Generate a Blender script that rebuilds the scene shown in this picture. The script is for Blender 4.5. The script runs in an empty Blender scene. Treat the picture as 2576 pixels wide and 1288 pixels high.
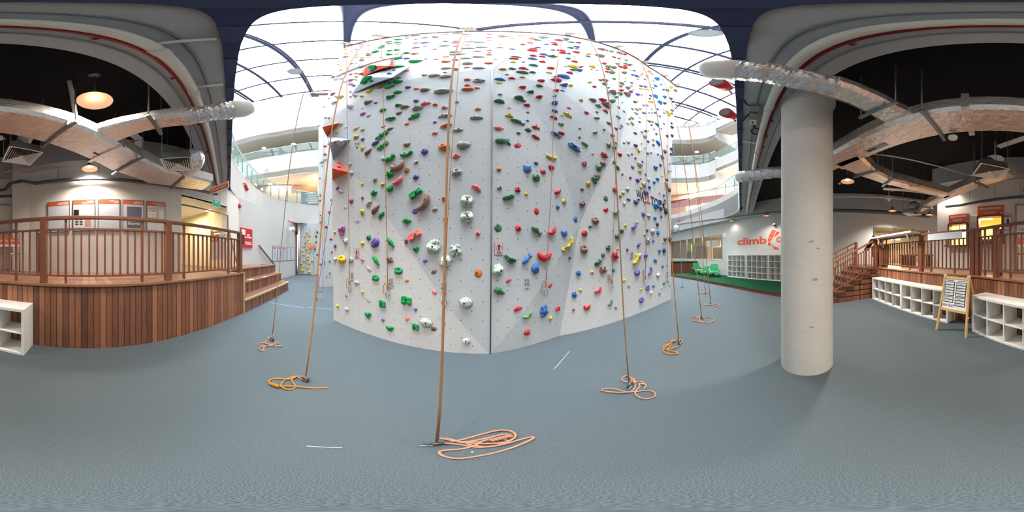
import bpy, bmesh, math, random
from math import sin, cos, tan, pi, radians, hypot, atan2, sqrt
from mathutils import Vector, Matrix, noise
from mathutils.bvhtree import BVHTree

SC = bpy.context.scene
COL = SC.collection
V = Vector
EYE = 1.5                      # height of the camera above the mat floor
random.seed(4)

# ---------------------------------------------------------------- surveying helpers
def dirv(x, y):
    a = (x - 1288) / 2576 * 2 * pi
    p = (644 - y) / 1288 * pi
    return V((cos(p) * sin(a), cos(p) * cos(a), sin(p)))

def at_z(x, y, z=0.0):
    d = dirv(x, y); t = (z - EYE) / d.z
    return V((d.x * t, d.y * t, z))

def at_d(x, y, dist):
    d = dirv(x, y); t = dist / hypot(d.x, d.y)
    return V((d.x * t, d.y * t, EYE + d.z * t))

def at_w(x, y, p, q):
    d = dirv(x, y); n = V((q[1] - p[1], p[0] - q[0], 0))
    t = (p[0] * n.x + p[1] * n.y) / (d.x * n.x + d.y * n.y)
    return V((d.x * t, d.y * t, EYE + d.z * t))

# ---------------------------------------------------------------- materials
def lin(c):
    return tuple(((v / 255) / 12.92 if v / 255 <= 0.04045 else ((v / 255 + 0.055) / 1.055) ** 2.4) for v in c) + (1.0,)

MATS = {}
def mat(name, rgb, rough=0.6, metal=0.0, var=0.06, scale=6.0, bump=0.0, bscale=60.0, spec=0.4, emit=None, estr=0.0):
    if name in MATS: return MATS[name]
    m = bpy.data.materials.new(name); m.use_nodes = True
    nt = m.node_tree; b = nt.nodes['Principled BSDF']
    c = lin(rgb)
    b.inputs['Roughness'].default_value = rough
    b.inputs['Metallic'].default_value = metal
    b.inputs['Specular IOR Level'].default_value = spec
    tc = nt.nodes.new('ShaderNodeTexCoord')
    nz = nt.nodes.new('ShaderNodeTexNoise'); nz.inputs['Scale'].default_value = scale; nz.inputs['Detail'].default_value = 4
    nt.links.new(tc.outputs['Object'], nz.inputs['Vector'])
    mx = nt.nodes.new('ShaderNodeMix'); mx.data_type = 'RGBA'
    mx.inputs[6].default_value = tuple(v * (1 - var) for v in c[:3]) + (1,)
    mx.inputs[7].default_value = tuple(min(1, v * (1 + var)) for v in c[:3]) + (1,)
    nt.links.new(nz.outputs['Fac'], mx.inputs[0])
    nt.links.new(mx.outputs[2], b.inputs['Base Color'])
    if bump:
        n2 = nt.nodes.new('ShaderNodeTexNoise'); n2.inputs['Scale'].default_value = bscale; n2.inputs['Detail'].default_value = 3
        nt.links.new(tc.outputs['Object'], n2.inputs['Vector'])
        bp = nt.nodes.new('ShaderNodeBump'); bp.inputs['Strength'].default_value = bump; bp.inputs['Distance'].default_value = 0.02
        nt.links.new(n2.outputs['Fac'], bp.inputs['Height']); nt.links.new(bp.outputs['Normal'], b.inputs['Normal'])
    if emit:
        b.inputs['Emission Color'].default_value = lin(emit); b.inputs['Emission Strength'].default_value = estr
    MATS[name] = m
    return m

def node(nt, t, **kw):
    n = nt.nodes.new(t)
    for k, v in kw.items(): setattr(n, k, v)
    return n
def math_(nt, op, a, b=None):
    n = node(nt, 'ShaderNodeMath', operation=op)
    for i, v in enumerate((a, b)):
        if v is None: continue
        if isinstance(v, (int, float)): n.inputs[i].default_value = v
        else: nt.links.new(v, n.inputs[i])
    return n.outputs[0]

def plank_mat(name, cols, width, gap=0.05, rough=0.5, grain=1.0, off=0.0):
    """boards across U of the metric UV map, each with a tone of its own"""
    m = bpy.data.materials.new(name); m.use_nodes = True; nt = m.node_tree; b = nt.nodes['Principled BSDF']
    uv = node(nt, 'ShaderNodeUVMap'); sp = node(nt, 'ShaderNodeSeparateXYZ'); nt.links.new(uv.outputs[0], sp.inputs[0])
    u = math_(nt, 'DIVIDE', math_(nt, 'ADD', sp.outputs[0], 100 + off), width)
    idx = math_(nt, 'FLOOR', u); fr = math_(nt, 'FRACT', u)
    wn = node(nt, 'ShaderNodeTexWhiteNoise', noise_dimensions='1D'); nt.links.new(idx, wn.inputs['W'])
    rp = node(nt, 'ShaderNodeValToRGB'); rp.color_ramp.interpolation = 'LINEAR'
    els = rp.color_ramp.elements
    while len(els) < len(cols): els.new(0.5)
    for i, c in enumerate(cols):
        els[i].position = i / (len(cols) - 1); els[i].color = lin(c)
    # fine grain along the board
    mp = node(nt, 'ShaderNodeCombineXYZ')
    nt.links.new(math_(nt, 'MULTIPLY', sp.outputs[0], 60.0), mp.inputs[0])
    nt.links.new(math_(nt, 'MULTIPLY', sp.outputs[1], 2.5), mp.inputs[1]); nt.links.new(idx, mp.inputs[2])
    nz = node(nt, 'ShaderNodeTexNoise'); nz.inputs['Scale'].default_value = 1.0; nz.inputs['Detail'].default_value = 5
    nt.links.new(mp.outputs[0], nz.inputs['Vector'])
    f = math_(nt, 'ADD', wn.outputs['Value'], math_(nt, 'MULTIPLY', math_(nt, 'SUBTRACT', nz.outputs['Fac'], 0.5), 0.55 * grain))
    nt.links.new(f, rp.inputs['Fac'])
    edge = math_(nt, 'LESS_THAN', math_(nt, 'ABSOLUTE', math_(nt, 'SUBTRACT', fr, 0.5)), 0.5 - gap)
    mx = node(nt, 'ShaderNodeMix', data_type='RGBA'); nt.links.new(edge, mx.inputs[0])
    mx.inputs[6].default_value = lin((26, 16, 12)); nt.links.new(rp.outputs['Color'], mx.inputs[7])
    nt.links.new(mx.outputs[2], b.inputs['Base Color']); b.inputs['Roughness'].default_value = rough
    bp = node(nt, 'ShaderNodeBump'); bp.inputs['Strength'].default_value = 0.5; bp.inputs['Distance'].default_value = 0.004
    nt.links.new(edge, bp.inputs['Height']); nt.links.new(bp.outputs['Normal'], b.inputs['Normal'])
    MATS[name] = m
    return m

def wall_panel_mat(name, rgb):
    """painted climbing plywood: dot grid of bolt holes and faint sheet joints on the metric UV map"""
    m = bpy.data.materials.new(name); m.use_nodes = True; nt = m.node_tree; b = nt.nodes['Principled BSDF']
    uv = node(nt, 'ShaderNodeUVMap'); sp = node(nt, 'ShaderNodeSeparateXYZ'); nt.links.new(uv.outputs[0], sp.inputs[0])
    def dots(ou, ov):
        fu = math_(nt, 'SUBTRACT', math_(nt, 'FRACT', math_(nt, 'ADD', math_(nt, 'DIVIDE', sp.outputs[0], 0.30), 50 + ou)), 0.5)
        fv = math_(nt, 'SUBTRACT', math_(nt, 'FRACT', math_(nt, 'ADD', math_(nt, 'DIVIDE', sp.outputs[1], 0.29), 50 + ov)), 0.5)
        r = math_(nt, 'SQRT', math_(nt, 'ADD', math_(nt, 'MULTIPLY', fu, fu), math_(nt, 'MULTIPLY', fv, fv)))
        return math_(nt, 'LESS_THAN', r, 0.026)
    d = math_(nt, 'MAXIMUM', dots(0, 0), dots(0.5, 0.5))
    jv = math_(nt, 'LESS_THAN', math_(nt, 'FRACT', math_(nt, 'DIVIDE', math_(nt, 'ADD', sp.outputs[1], 49.97), 1.16)), 0.004)
    ju = math_(nt, 'LESS_THAN', math_(nt, 'FRACT', math_(nt, 'DIVIDE', math_(nt, 'ADD', sp.outputs[0], 50.1), 2.4)), 0.0015)
    j = math_(nt, 'MULTIPLY', math_(nt, 'MAXIMUM', jv, ju), 0.22)
    tc = node(nt, 'ShaderNodeTexCoord'); nz = node(nt, 'ShaderNodeTexNoise'); nz.inputs['Scale'].default_value = 1.7; nz.inputs['Detail'].default_value = 6
    nt.links.new(tc.outputs['Object'], nz.inputs['Vector'])
    c = lin(rgb)
    m1 = node(nt, 'ShaderNodeMix', data_type='RGBA'); nt.links.new(nz.outputs['Fac'], m1.inputs[0])
    m1.inputs[6].default_value = tuple(v * 0.93 for v in c[:3]) + (1,); m1.inputs[7].default_value = tuple(v * 1.06 for v in c[:3]) + (1,)
    m2 = node(nt, 'ShaderNodeMix', data_type='RGBA'); nt.links.new(math_(nt, 'MAXIMUM', math_(nt, 'MULTIPLY', d, 0.93), j), m2.inputs[0])
    nt.links.new(m1.outputs[2], m2.inputs[6]); m2.inputs[7].default_value = lin((24, 26, 30))
    nt.links.new(m2.outputs[2], b.inputs['Base Color']); b.inputs['Roughness'].default_value = 0.75
    b.inputs['Specular IOR Level'].default_value = 0.2
    n2 = node(nt, 'ShaderNodeTexNoise'); n2.inputs['Scale'].default_value = 120; nt.links.new(tc.outputs['Object'], n2.inputs['Vector'])
    bp = node(nt, 'ShaderNodeBump'); bp.inputs['Strength'].default_value = 0.12; bp.inputs['Distance'].default_value = 0.01
    nt.links.new(n2.outputs['Fac'], bp.inputs['Height']); nt.links.new(bp.outputs['Normal'], b.inputs['Normal'])
    MATS[name] = m
    return m

def speckle_mat(name, a, c, scale, rough=0.95, thr=(0.42, 0.62), big=0.12):
    m = bpy.data.materials.new(name); m.use_nodes = True; nt = m.node_tree; b = nt.nodes['Principled BSDF']
    tc = node(nt, 'ShaderNodeTexCoord')
    nz = node(nt, 'ShaderNodeTexNoise'); nz.inputs['Scale'].default_value = scale; nz.inputs['Detail'].default_value = 2
    nt.links.new(tc.outputs['Object'], nz.inputs['Vector'])
    rp = node(nt, 'ShaderNodeValToRGB'); rp.color_ramp.elements[0].position = thr[0]; rp.color_ramp.elements[1].position = thr[1]
    rp.color_ramp.elements[0].color = lin(a); rp.color_ramp.elements[1].color = lin(c)
    nt.links.new(nz.outputs['Fac'], rp.inputs['Fac'])
    n2 = node(nt, 'ShaderNodeTexNoise'); n2.inputs['Scale'].default_value = 0.9; n2.inputs['Detail'].default_value = 5
    nt.links.new(tc.outputs['Object'], n2.inputs['Vector'])
    hs = node(nt, 'ShaderNodeHueSaturation'); nt.links.new(rp.outputs['Color'], hs.inputs['Color'])
    nt.links.new(math_(nt, 'ADD', 1 - big / 2, math_(nt, 'MULTIPLY', n2.outputs['Fac'], big)), hs.inputs['Value'])
    nt.links.new(hs.outputs['Color'], b.inputs['Base Color']); b.inputs['Roughness'].default_value = rough
    b.inputs['Specular IOR Level'].default_value = 0.15
    bp = node(nt, 'ShaderNodeBump'); bp.inputs['Strength'].default_value = 0.12; bp.inputs['Distance'].default_value = 0.002
    nt.links.new(nz.outputs['Fac'], bp.inputs['Height']); nt.links.new(bp.outputs['Normal'], b.inputs['Normal'])
    MATS[name] = m
    return m

def marble_mat(name, a, c, scale=9.0, dist=3.0):
    m = bpy.data.materials.new(name); m.use_nodes = True; nt = m.node_tree; b = nt.nodes['Principled BSDF']
    tc = node(nt, 'ShaderNodeTexCoord'); nz = node(nt, 'ShaderNodeTexNoise'); nz.inputs['Scale'].default_value = 2.6
    nz.inputs['Detail'].default_value = 6; nz.inputs['Distortion'].default_value = dist
    oi = node(nt, 'ShaderNodeObjectInfo'); ad = node(nt, 'ShaderNodeVectorMath', operation='ADD')
    nt.links.new(tc.outputs['Object'], ad.inputs[0]); nt.links.new(oi.outputs['Random'], ad.inputs[1])
    nt.links.new(ad.outputs[0], nz.inputs['Vector'])
    rp = node(nt, 'ShaderNodeValToRGB'); e = rp.color_ramp.elements
    e[0].position = 0.42; e[0].color = lin(c); e[1].position = 0.5; e[1].color = lin(a)
    nt.links.new(nz.outputs['Fac'], rp.inputs['Fac']); nt.links.new(rp.outputs['Color'], b.inputs['Base Color'])
    b.inputs['Roughness'].default_value = 0.6
    MATS[name] = m
    return m

def foil_mat(name, rgb, rough, wr, wscale):
    m = mat(name, rgb, rough, 0.78, 0.08, 5, 0, 1)
    nt = m.node_tree; b = nt.nodes['Principled BSDF']
    tc = node(nt, 'ShaderNodeTexCoord'); nz = node(nt, 'ShaderNodeTexNoise'); nz.inputs['Scale'].default_value = wscale
    nz.inputs['Detail'].default_value = 6; nz.inputs['Distortion'].default_value = 0.4
    nt.links.new(tc.outputs['Object'], nz.inputs['Vector'])
    bp = node(nt, 'ShaderNodeBump'); bp.inputs['Strength'].default_value = wr; bp.inputs['Distance'].default_value = 0.03
    nt.links.new(nz.outputs['Fac'], bp.inputs['Height']); nt.links.new(bp.outputs['Normal'], b.inputs['Normal'])
    return m

def glass_mat(name, tint, refl=0.08, solid=0.06):
    m = bpy.data.materials.new(name); m.use_nodes = True; nt = m.node_tree
    nt.nodes.remove(nt.nodes['Principled BSDF'])
    out = nt.nodes['Material Output']
    tr = node(nt, 'ShaderNodeBsdfTransparent'); tr.inputs[0].default_value = tint
    gl = node(nt, 'ShaderNodeBsdfGlossy'); gl.inputs['Roughness'].default_value = 0.03; gl.inputs[0].default_value = (0.9, 1, 0.97, 1)
    df = node(nt, 'ShaderNodeBsdfDiffuse'); df.inputs[0].default_value = (0.75, 0.85, 0.83, 1)
    a = node(nt, 'ShaderNodeMixShader'); a.inputs[0].default_value = refl
    nt.links.new(tr.outputs[0], a.inputs[1]); nt.links.new(gl.outputs[0], a.inputs[2])
    c = node(nt, 'ShaderNodeMixShader'); c.inputs[0].default_value = solid
    nt.links.new(a.outputs[0], c.inputs[1]); nt.links.new(df.outputs[0], c.inputs[2])
    nt.links.new(c.outputs[0], out.inputs[0])
    MATS[name] = m
    return m

def emis(name, rgb, s):
    return mat(name, rgb, 0.5, 0, 0.0, 5, emit=rgb, estr=s)

# ---------------------------------------------------------------- mesh building
ROOTM = {}
class MB:
    def __init__(s): s.v = []; s.f = []; s.smooth = []
    def add(s, vs, fs, smooth=False):
        o = len(s.v); s.v += [V(p) for p in vs]
        for f in fs: s.f.append([i + o for i in f]); s.smooth.append(smooth)
        return s
    def obox(s, c, x, y, z, sx, sy, sz):
        c = V(c); x = V(x).normalized() * sx / 2; y = V(y).normalized() * sy / 2; z = V(z).normalized() * sz / 2
        vs = [c + a * x + b * y + d * z for a in (-1, 1) for b in (-1, 1) for d in (-1, 1)]
        fs = [(0, 1, 3, 2), (4, 6, 7, 5), (0, 4, 5, 1), (2, 3, 7, 6), (0, 2, 6, 4), (1, 5, 7, 3)]
        return s.add(vs, fs)
    def box(s, c, sx, sy, sz, rz=0.0):
        return s.obox(c, (cos(rz), sin(rz), 0), (-sin(rz), cos(rz), 0), (0, 0, 1), sx, sy, sz)
    def bar(s, p, q, w, h, up=(0, 0, 1)):
        p = V(p); q = V(q); d = (q - p); L = d.length; d.normalize(); up = V(up)
        side = d.cross(up)
        if side.length < 1e-4: side = d.cross(V((0, 1, 0)))
        side.normalize(); u = side.cross(d)
        return s.obox((p + q) / 2, d, side, u, L, w, h)
    def tube(s, pts, r, n=8, cap=True):
        pts = [V(p) for p in pts]; N = len(pts); rs = r if isinstance(r, (list, tuple)) else [r] * N
        o = []; prev = None
        for i, p in enumerate(pts):
            d = (pts[min(i + 1, N - 1)] - pts[max(i - 1, 0)]).normalized()
            if prev is None:
                a = V((0, 0, 1)) if abs(d.z) < 0.9 else V((1, 0, 0))
                x = d.cross(a).normalized()
            else:
                x = (prev - d * prev.dot(d)).normalized()
            prev = x; y = d.cross(x)
            o += [p + (x * cos(2 * pi * k / n) + y * sin(2 * pi * k / n)) * rs[i] for k in range(n)]
        fs = [(i * n + k, i * n + (k + 1) % n, (i + 1) * n + (k + 1) % n, (i + 1) * n + k) for i in range(N - 1) for k in range(n)]
        s.add(o, fs, True)
        if cap:
            b = len(s.v) - len(o)
            s.f.append([b + k for k in range(n)][::-1]); s.smooth.append(False)
            s.f.append([b + (N - 1) * n + k for k in range(n)]); s.smooth.append(False)
        return s
    def lathe(s, prof, c=(0, 0, 0), n=24, axis=(0, 0, 1), smooth=True):
        c = V(c); z = V(axis).normalized(); x = z.orthogonal().normalized(); y = z.cross(x)
        o = [c + z * h + (x * cos(2 * pi * k / n) + y * sin(2 * pi * k / n)) * r for r, h in prof for k in range(n)]
        N = len(prof)
        fs = [(i * n + k, i * n + (k + 1) % n, (i + 1) * n + (k + 1) % n, (i + 1) * n + k) for i in range(N - 1) for k in range(n)]
        return s.add(o, fs, smooth)
    def cyl(s, p, q, r, n=12): return s.tube([p, q], r, n)
    def prism(s, poly, z0, z1):
        n = len(poly)
        a = sum(poly[i][0] * poly[(i + 1) % n][1] - poly[(i + 1) % n][0] * poly[i][1] for i in range(n))
        if a < 0: poly = poly[::-1]
        vs = [(p[0], p[1], z0) for p in poly] + [(p[0], p[1], z1) for p in poly]
        fs = [list(range(n))[::-1], [n + i for i in range(n)]] + [(i, (i + 1) % n, n + (i + 1) % n, n + i) for i in range(n)]
        return s.add(vs, fs)
    def wall(s, p, q, z0, z1, t=0.1, side=1):
        """slab standing on plan line p-q; thickness away to the left (side=1) of p->q"""
        p = V((p[0], p[1], 0)); q = V((q[0], q[1], 0)); d = (q - p).normalized(); n = V((-d.y, d.x, 0)) * side
        return s.obox((p + q) / 2 + n * t / 2 + V((0, 0, (z0 + z1) / 2)), d, n, (0, 0, 1), (q - p).length, t, z1 - z0)
    def strip(s, pts, z0, z1, t=0.12, side=1, zz=None):
        for i in range(len(pts) - 1): s.wall(pts[i], pts[i + 1], z0, z1, t, side)
        return s
    def ball(s, c, r, sub=2, sc=(1, 1, 1)):
        bm = bmesh.new(); bmesh.ops.create_icosphere(bm, subdivisions=sub, radius=1)
        s.add([V((v.co.x * r * sc[0], v.co.y * r * sc[1], v.co.z * r * sc[2])) + V(c) for v in bm.verts], [[v.index for v in f.verts] for f in bm.faces], True)
        bm.free(); return s
    def poly(s, pts): return s.add(pts, [list(range(len(pts)))])
    def build(s, name, m, parent=None, world=True, udir=None, bevel=0.0):
        me = bpy.data.meshes.new(name)
        vs = s.v
        me.from_pydata([tuple(v) for v in vs], [], s.f)
        me.polygons.foreach_set('use_smooth', s.smooth)
        uvl = me.uv_layers.new(name='UVMap')
        ud = V(udir).normalized() if udir else None
        for p in me.polygons:
            n = p.normal
            if abs(n.z) > 0.75:
                t = ud or V((1, 0, 0)); b = V((-t.y, t.x, 0))
            else:
                t = V((-n.y, n.x, 0)).normalized(); b = V((0, 0, 1))
            for li in p.loop_indices:
                co = vs[me.loops[li].vertex_index]
                uvl.data[li].uv = (co.dot(t), co.dot(b))
        if parent is not None and world:
            me.transform(ROOTM[parent.name].inverted())
        if m is not None: me.materials.append(m)
        o = bpy.data.objects.new(name, me); COL.objects.link(o)
        if parent is not None:
            o.parent = parent; ROOTM[o.name] = ROOTM[parent.name]
        else: ROOTM[o.name] = Matrix()
        if bevel:
            md = o.modifiers.new('edge', 'BEVEL'); md.width = bevel; md.segments = 2; md.limit_method = 'ANGLE'
        return o

def tag(o, label, cat, group=None):
    o['label'] = label; o['category'] = cat
    if group: o['group'] = group
    return o
def thing(name, label, cat, loc=(0, 0, 0), rz=0.0, group=None):
    o = bpy.data.objects.new(name, None); COL.objects.link(o); o.empty_display_size = 0.1
    o.location = loc; o.rotation_euler = (0, 0, rz)
    ROOTM[o.name] = Matrix.Translation(loc) @ Matrix.Rotation(rz, 4, 'Z')
    return tag(o, label, cat, group)
def struct(o):
    o['kind'] = 'structure'; return o
def dup(root, loc, rz, label=None, group=None):
    r = root.copy(); COL.objects.link(r); r.location = loc; r.rotation_euler = (0, 0, rz)
    ROOTM[r.name] = Matrix.Translation(loc) @ Matrix.Rotation(rz, 4, 'Z')
    if label: r['label'] = label
    if group: r['group'] = group
    for ch in list(root.children):
        c = ch.copy(); COL.objects.link(c); c.parent = r; ROOTM[c.name] = ROOTM[r.name]
        for g in list(ch.children):
            d = g.copy(); COL.objects.link(d); d.parent = c
    return r

def text(s, size, m, org, xd, parent, name='lettering', up=(0, 0, 1), align='LEFT', fit=None, ext=0.002, valign='BOTTOM', bold=0.0, space=1.0):
    cu = bpy.data.curves.new('t', 'FONT'); cu.body = s; cu.size = 1.0; cu.extrude = 0.0; cu.align_x = align; cu.align_y = valign
    cu.resolution_u = 3; cu.offset = bold; cu.space_line = 0.85; cu.space_character = space
    ob = bpy.data.objects.new('t', cu); COL.objects.link(ob)
    dg = bpy.context.evaluated_depsgraph_get(); dg.update()
    me = bpy.data.meshes.new_from_object(ob.evaluated_get(dg))
    bpy.data.objects.remove(ob)
    xs = [v.co.x for v in me.vertices] or [0]
    k = size if fit is None else fit / max(1e-6, max(xs) - min(xs))
    ky = size
    xd = V(xd).normalized(); up = V(up).normalized(); n = xd.cross(up)
    mb = MB()
    mb.add([V(org) + xd * v.co.x * k + up * v.co.y * ky + n * ext for v in me.vertices], [list(p.vertices) for p in me.polygons])
    bpy.data.meshes.remove(me)
    return mb.build(name, m, parent)

def board(mb, p, q, z0, z1, t=0.02, off=0.0):
    """flat panel between plan points p (left as seen) and q (right), standing proud towards the viewer"""
    p = V((p[0], p[1], 0)); q = V((q[0], q[1], 0)); r = (q - p).normalized(); n = r.cross(V((0, 0, 1)))
    c = (p + q) / 2 + n * (off + t / 2) + V((0, 0, (z0 + z1) / 2))
    mb.obox(c, r, n, (0, 0, 1), (q - p).length, t, z1 - z0)
    return r, n

# ---------------------------------------------------------------- palette
white = mat('white_paint', (186, 186, 185), 0.7, var=0.02, bump=0.03, bscale=80)
gymwhite = mat('white_gym_wall', (196, 196, 194), 0.75, var=0.04, scale=3, bump=0.06, bscale=50)
offwhite = mat('gym_wall_paint', (222, 219, 210), 0.75, var=0.03, bump=0.04, bscale=60)
cream = mat('cream_mall_wall', (160, 151, 138), 0.7, var=0.03)
soffit = mat('soffit_paint', (168, 170, 172), 0.85, var=0.05, scale=2, bump=0.1, bscale=30)
mallsoffit = mat('mall_soffit', (172, 164, 152), 0.8, var=0.02)
black = mat('black_ceiling', (9, 9, 11), 0.9, var=0.3)
darkedge = mat('dark_edge_cladding', (42, 52, 84), 0.6, var=0.2, scale=3)
concrete = mat('column_plaster', (196, 195, 190), 0.8, var=0.08, scale=3, bump=0.25, bscale=14)
scuff = mat('bare_plaster_scuff', (156, 150, 138), 0.9, var=0.2, scale=40)
floor_m = speckle_mat('rubber_floor', (68, 77, 82), (95, 106, 111), 260)
turf = speckle_mat('green_turf', (2, 44, 24), (10, 76, 44), 150, big=0.2)
WOOD = [(98, 60, 46), (142, 92, 66), (116, 74, 54), (168, 112, 80), (150, 98, 70)]
clad = plank_mat('timber_cladding', WOOD, 0.09)
deckm = plank_mat('deck_boards', [(120, 84, 66), (140, 98, 76), (128, 90, 70), (150, 108, 84)], 0.12, 0.03)
stepwood = plank_mat('step_boards', [(92, 66, 54), (118, 86, 68), (100, 74, 60)], 0.1, 0.03)
rail_m = mat('railing_hardwood', (122, 76, 56), 0.45, var=0.25, scale=9, bump=0.1, bscale=50)
trimwood = mat('light_timber_edge', (150, 104, 72), 0.5, var=0.2, scale=12)
paletrim = mat('pale_timber_nosing', (176, 142, 98), 0.55, var=0.15, scale=12)
ply = mat('stained_plywood', (112, 62, 42), 0.6, var=0.3, scale=18)
whitelam = mat('white_laminate', (232, 232, 228), 0.35, var=0.01)
pine = mat('pine_wood', (206, 168, 112), 0.5, var=0.12, scale=14)
orange = mat('orange_board', (214, 98, 58), 0.5, var=0.03)
redm = mat('red_enamel', (196, 34, 40), 0.4, var=0.05)
redpipe = mat('red_pipe_paint', (122, 16, 24), 0.5, var=0.1)
whitepipe = mat('white_pipe_paint', (206, 204, 194), 0.5, var=0.03)
conduit = mat('grey_conduit', (120, 124, 128), 0.5, var=0.1)
galv = mat('galvanised_steel', (128, 134, 138), 0.4, 0.8, var=0.1)
darkgalv = mat('dark_cable_tray', (92, 97, 104), 0.6, 0.2, var=0.2)
steel = mat('bright_steel', (190, 192, 196), 0.25, 1.0, var=0.05)
blackm = mat('black_rubber', (18, 18, 20), 0.5)
txtw = mat('white_lettering', (244, 242, 238), 0.6, var=0.0)
txtk = mat('dark_lettering', (48, 52, 58), 0.6, var=0.0)
txtr = mat('red_lettering', (206, 60, 54), 0.6, var=0.0)
greenplastic = mat('green_plastic', (16, 124, 72), 0.4, var=0.03)
foil = foil_mat('foil_insulation', (232, 224, 216), 0.22, 0.45, 12)
crumple = foil_mat('crumpled_foil', (206, 208, 212), 0.2, 1.0, 16)
glass = glass_mat('balustrade_glass', (0.86, 0.95, 0.93, 1))
roofglass = glass_mat('skylight_film', (0.97, 0.98, 1, 1), 0.02, 0.02)
winglass = glass_mat('window_glass', (0.95, 0.94, 0.9, 1), 0.05, 0.02)
ribm = mat('roof_steel', (66, 72, 100), 0.5, 0.2, var=0.05)
SKY = 18.5; EXPO = 0.8
# ================================================================ SETTING
mb = MB(); mb.poly([(-24, -16, 0), (24, -16, 0), (24, 24, 0), (-24, 24, 0)]); struct(mb.build('floor', floor_m))

# ---------------------------------------------------------------- climbing tower
XY = lambda v: (v.x, v.y)
wA = at_z(839, 805); wB = at_z(1231.5, 890); wB3 = at_z(1407, 845); wB5 = at_z(1687.7, 752.7)
wC = at_w(834, 385, XY(wA), XY(wB)); wD = at_d(813, 315, 3.88)
wF = at_w(1238.5, 176, XY(wA), XY(wB))
wM = at_w(1456, 570, XY(wB3), XY(wB5)); wG = at_w(1559, 367, XY(wB3), XY(wB5)); wJ = at_w(1689, 395, XY(wB3), XY(wB5))
TOPZ = 13.4
wE = at_z(868, 119.5, TOPZ); wT1 = at_z(1420, 90, TOPZ); wT2 = at_z(1633, 171, TOPZ); wT3 = at_z(1703, 221, TOPZ)
pw = wall_panel_mat('pale_wall_panel', (204, 206, 206)); pg = wall_panel_mat('grey_wall_panel', (186, 193, 197))
tower = thing('climbing_wall', 'tall faceted grey and white climbing wall rising from the blue floor into the skylight', 'climbing wall', (wB.x, wB.y, 0))
FACETS = []     # (verts, region phrase)
BV, BF, BR = [], [], []
def facet(pts, m, phrase, th=0.05, sub=None):
    pts = [V(p) for p in pts]
    n = V((0, 0, 0))
    for i in range(len(pts)): n += pts[i].cross(pts[(i + 1) % len(pts)])
    n.normalize()
    if n.y > 0 and abs(n.y) > 0.05: pts = pts[::-1]; n = -n
    k = len(pts)
    mb = MB(); mb.add(pts + [p - n * th for p in pts], [list(range(k)), [k + i for i in range(k)][::-1]] + [(i, k + i, k + (i + 1) % k, (i + 1) % k) for i in range(k)])
    o = mb.build('wall_panel', m, tower)
    b = len(BV); BV.extend(pts)
    for i in range(1, k - 1): BF.append((b, b + i, b + i + 1)); BR.append(phrase)
    return o
facet([wA, wB, wC], pw, 'white lower left panel')
facet([wC, wB, wF, wD], pg, 'grey left panel')
facet([wD, wF, wE], pw, 'white upper left panel'); facet([wF, wT1, wE], pw, 'white upper left panel')
facet([wB, wB3, wM], pg, 'grey middle panel'); facet([wB, wM, wF], pg, 'grey middle panel')
facet([wF, wM, wG], pg, 'grey middle panel')
facet([wF, wG, wT2, wT1], pg, 'grey upper middle panel')
facet([wB3, wB5, wJ, wG, wM], pw, 'white right panel')
facet([wG, wJ, wT3, wT2], pw, 'white upper right panel')
# returns to the back of the tower, plain
bk = 4.5
mb = MB()
for a, b in ((wA, wC), (wC, wD), (wD, wE), (wB5, wJ), (wJ, wT3)):
    mb.poly([a, b, V((b.x * 0.9, b.y + bk, b.z)), V((a.x * 0.9, a.y + bk, a.z))])
mb.poly([wE, wT1, wT2, wT3, V((wT3.x * 0.9, wT3.y + bk, TOPZ)), V((wE.x * 0.9, wE.y + bk, TOPZ))])
mb.build('side_return', pw, tower)
mb = MB()
for a, b in ((wE, wT1), (wT1, wT2), (wT2, wT3)):
    mb.bar(a + V((0, 0.0, 0.03)), b + V((0, 0.0, 0.03)), 0.12, 0.05)
o = mb.build('top_capping', mat('brown_capping', (108, 84, 78), 0.6), tower)
mb = MB()
off = V((0.0, -0.012, 0.0))
mb.tube([at_w(1237.5, 460, XY(wA), XY(wB)) + off, wF + off, wF.lerp(wT1, 0.5) + off * 2, wT1 + off], 0.011, 6)
o = mb.build('corner_bead', mat('white_corner_bead', (246, 247, 248), 0.4), tower)
o['label'] = 'bright white corner bead'
mb = MB(); mb.tube([wB + V((0.01, -0.006, 0.0)), at_w(1237.5, 460, XY(wA), XY(wB)) + off], 0.008, 6)
mb.build('corner_joint', mat('dark_corner_joint', (66, 70, 74), 0.6), tower)

# wing of the wall further back on the left
g0 = V((-7.24, 2.92, 0)); g1 = V((-6.0, 5.62, 0))
wing = thing('climbing_wall', 'narrow white climbing wall standing behind the left edge of the main tower', 'climbing wall', g0)
mb = MB(); mb.prism([XY(g0), XY(g1), (-7.2, 6.4), (-7.75, 3.2)], 0, TOPZ); mb.build('wall_panel', pw, wing)
b0 = len(BV); BV.extend([g0, g1, g1 + V((0, 0, TOPZ)), g0 + V((0, 0, TOPZ))]); BF.extend([(b0, b0 + 1, b0 + 2), (b0, b0 + 2, b0 + 3)]); BR.extend(['narrow white wall at the far left'] * 2)
mb = MB(); mb.bar(g0 + V((-0.2, -.3, TOPZ + .03)), g1 + V((0, 0, TOPZ + .03)), 0.3, 0.08); mb.build('top_capping', MATS['brown_capping'], wing)

WALLBVH = BVHTree.FromPolygons(BV, BF)
EYEV = V((0, 0, EYE))
def hit_wall(x, y, bvh=None):
    d = dirv(x, y)
    loc, nor, idx, dist = (bvh or WALLBVH).ray_cast(EYEV, d)
    if loc is None: return None
    if nor.dot(d) > 0: nor = -nor
    return loc, nor, idx

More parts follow.
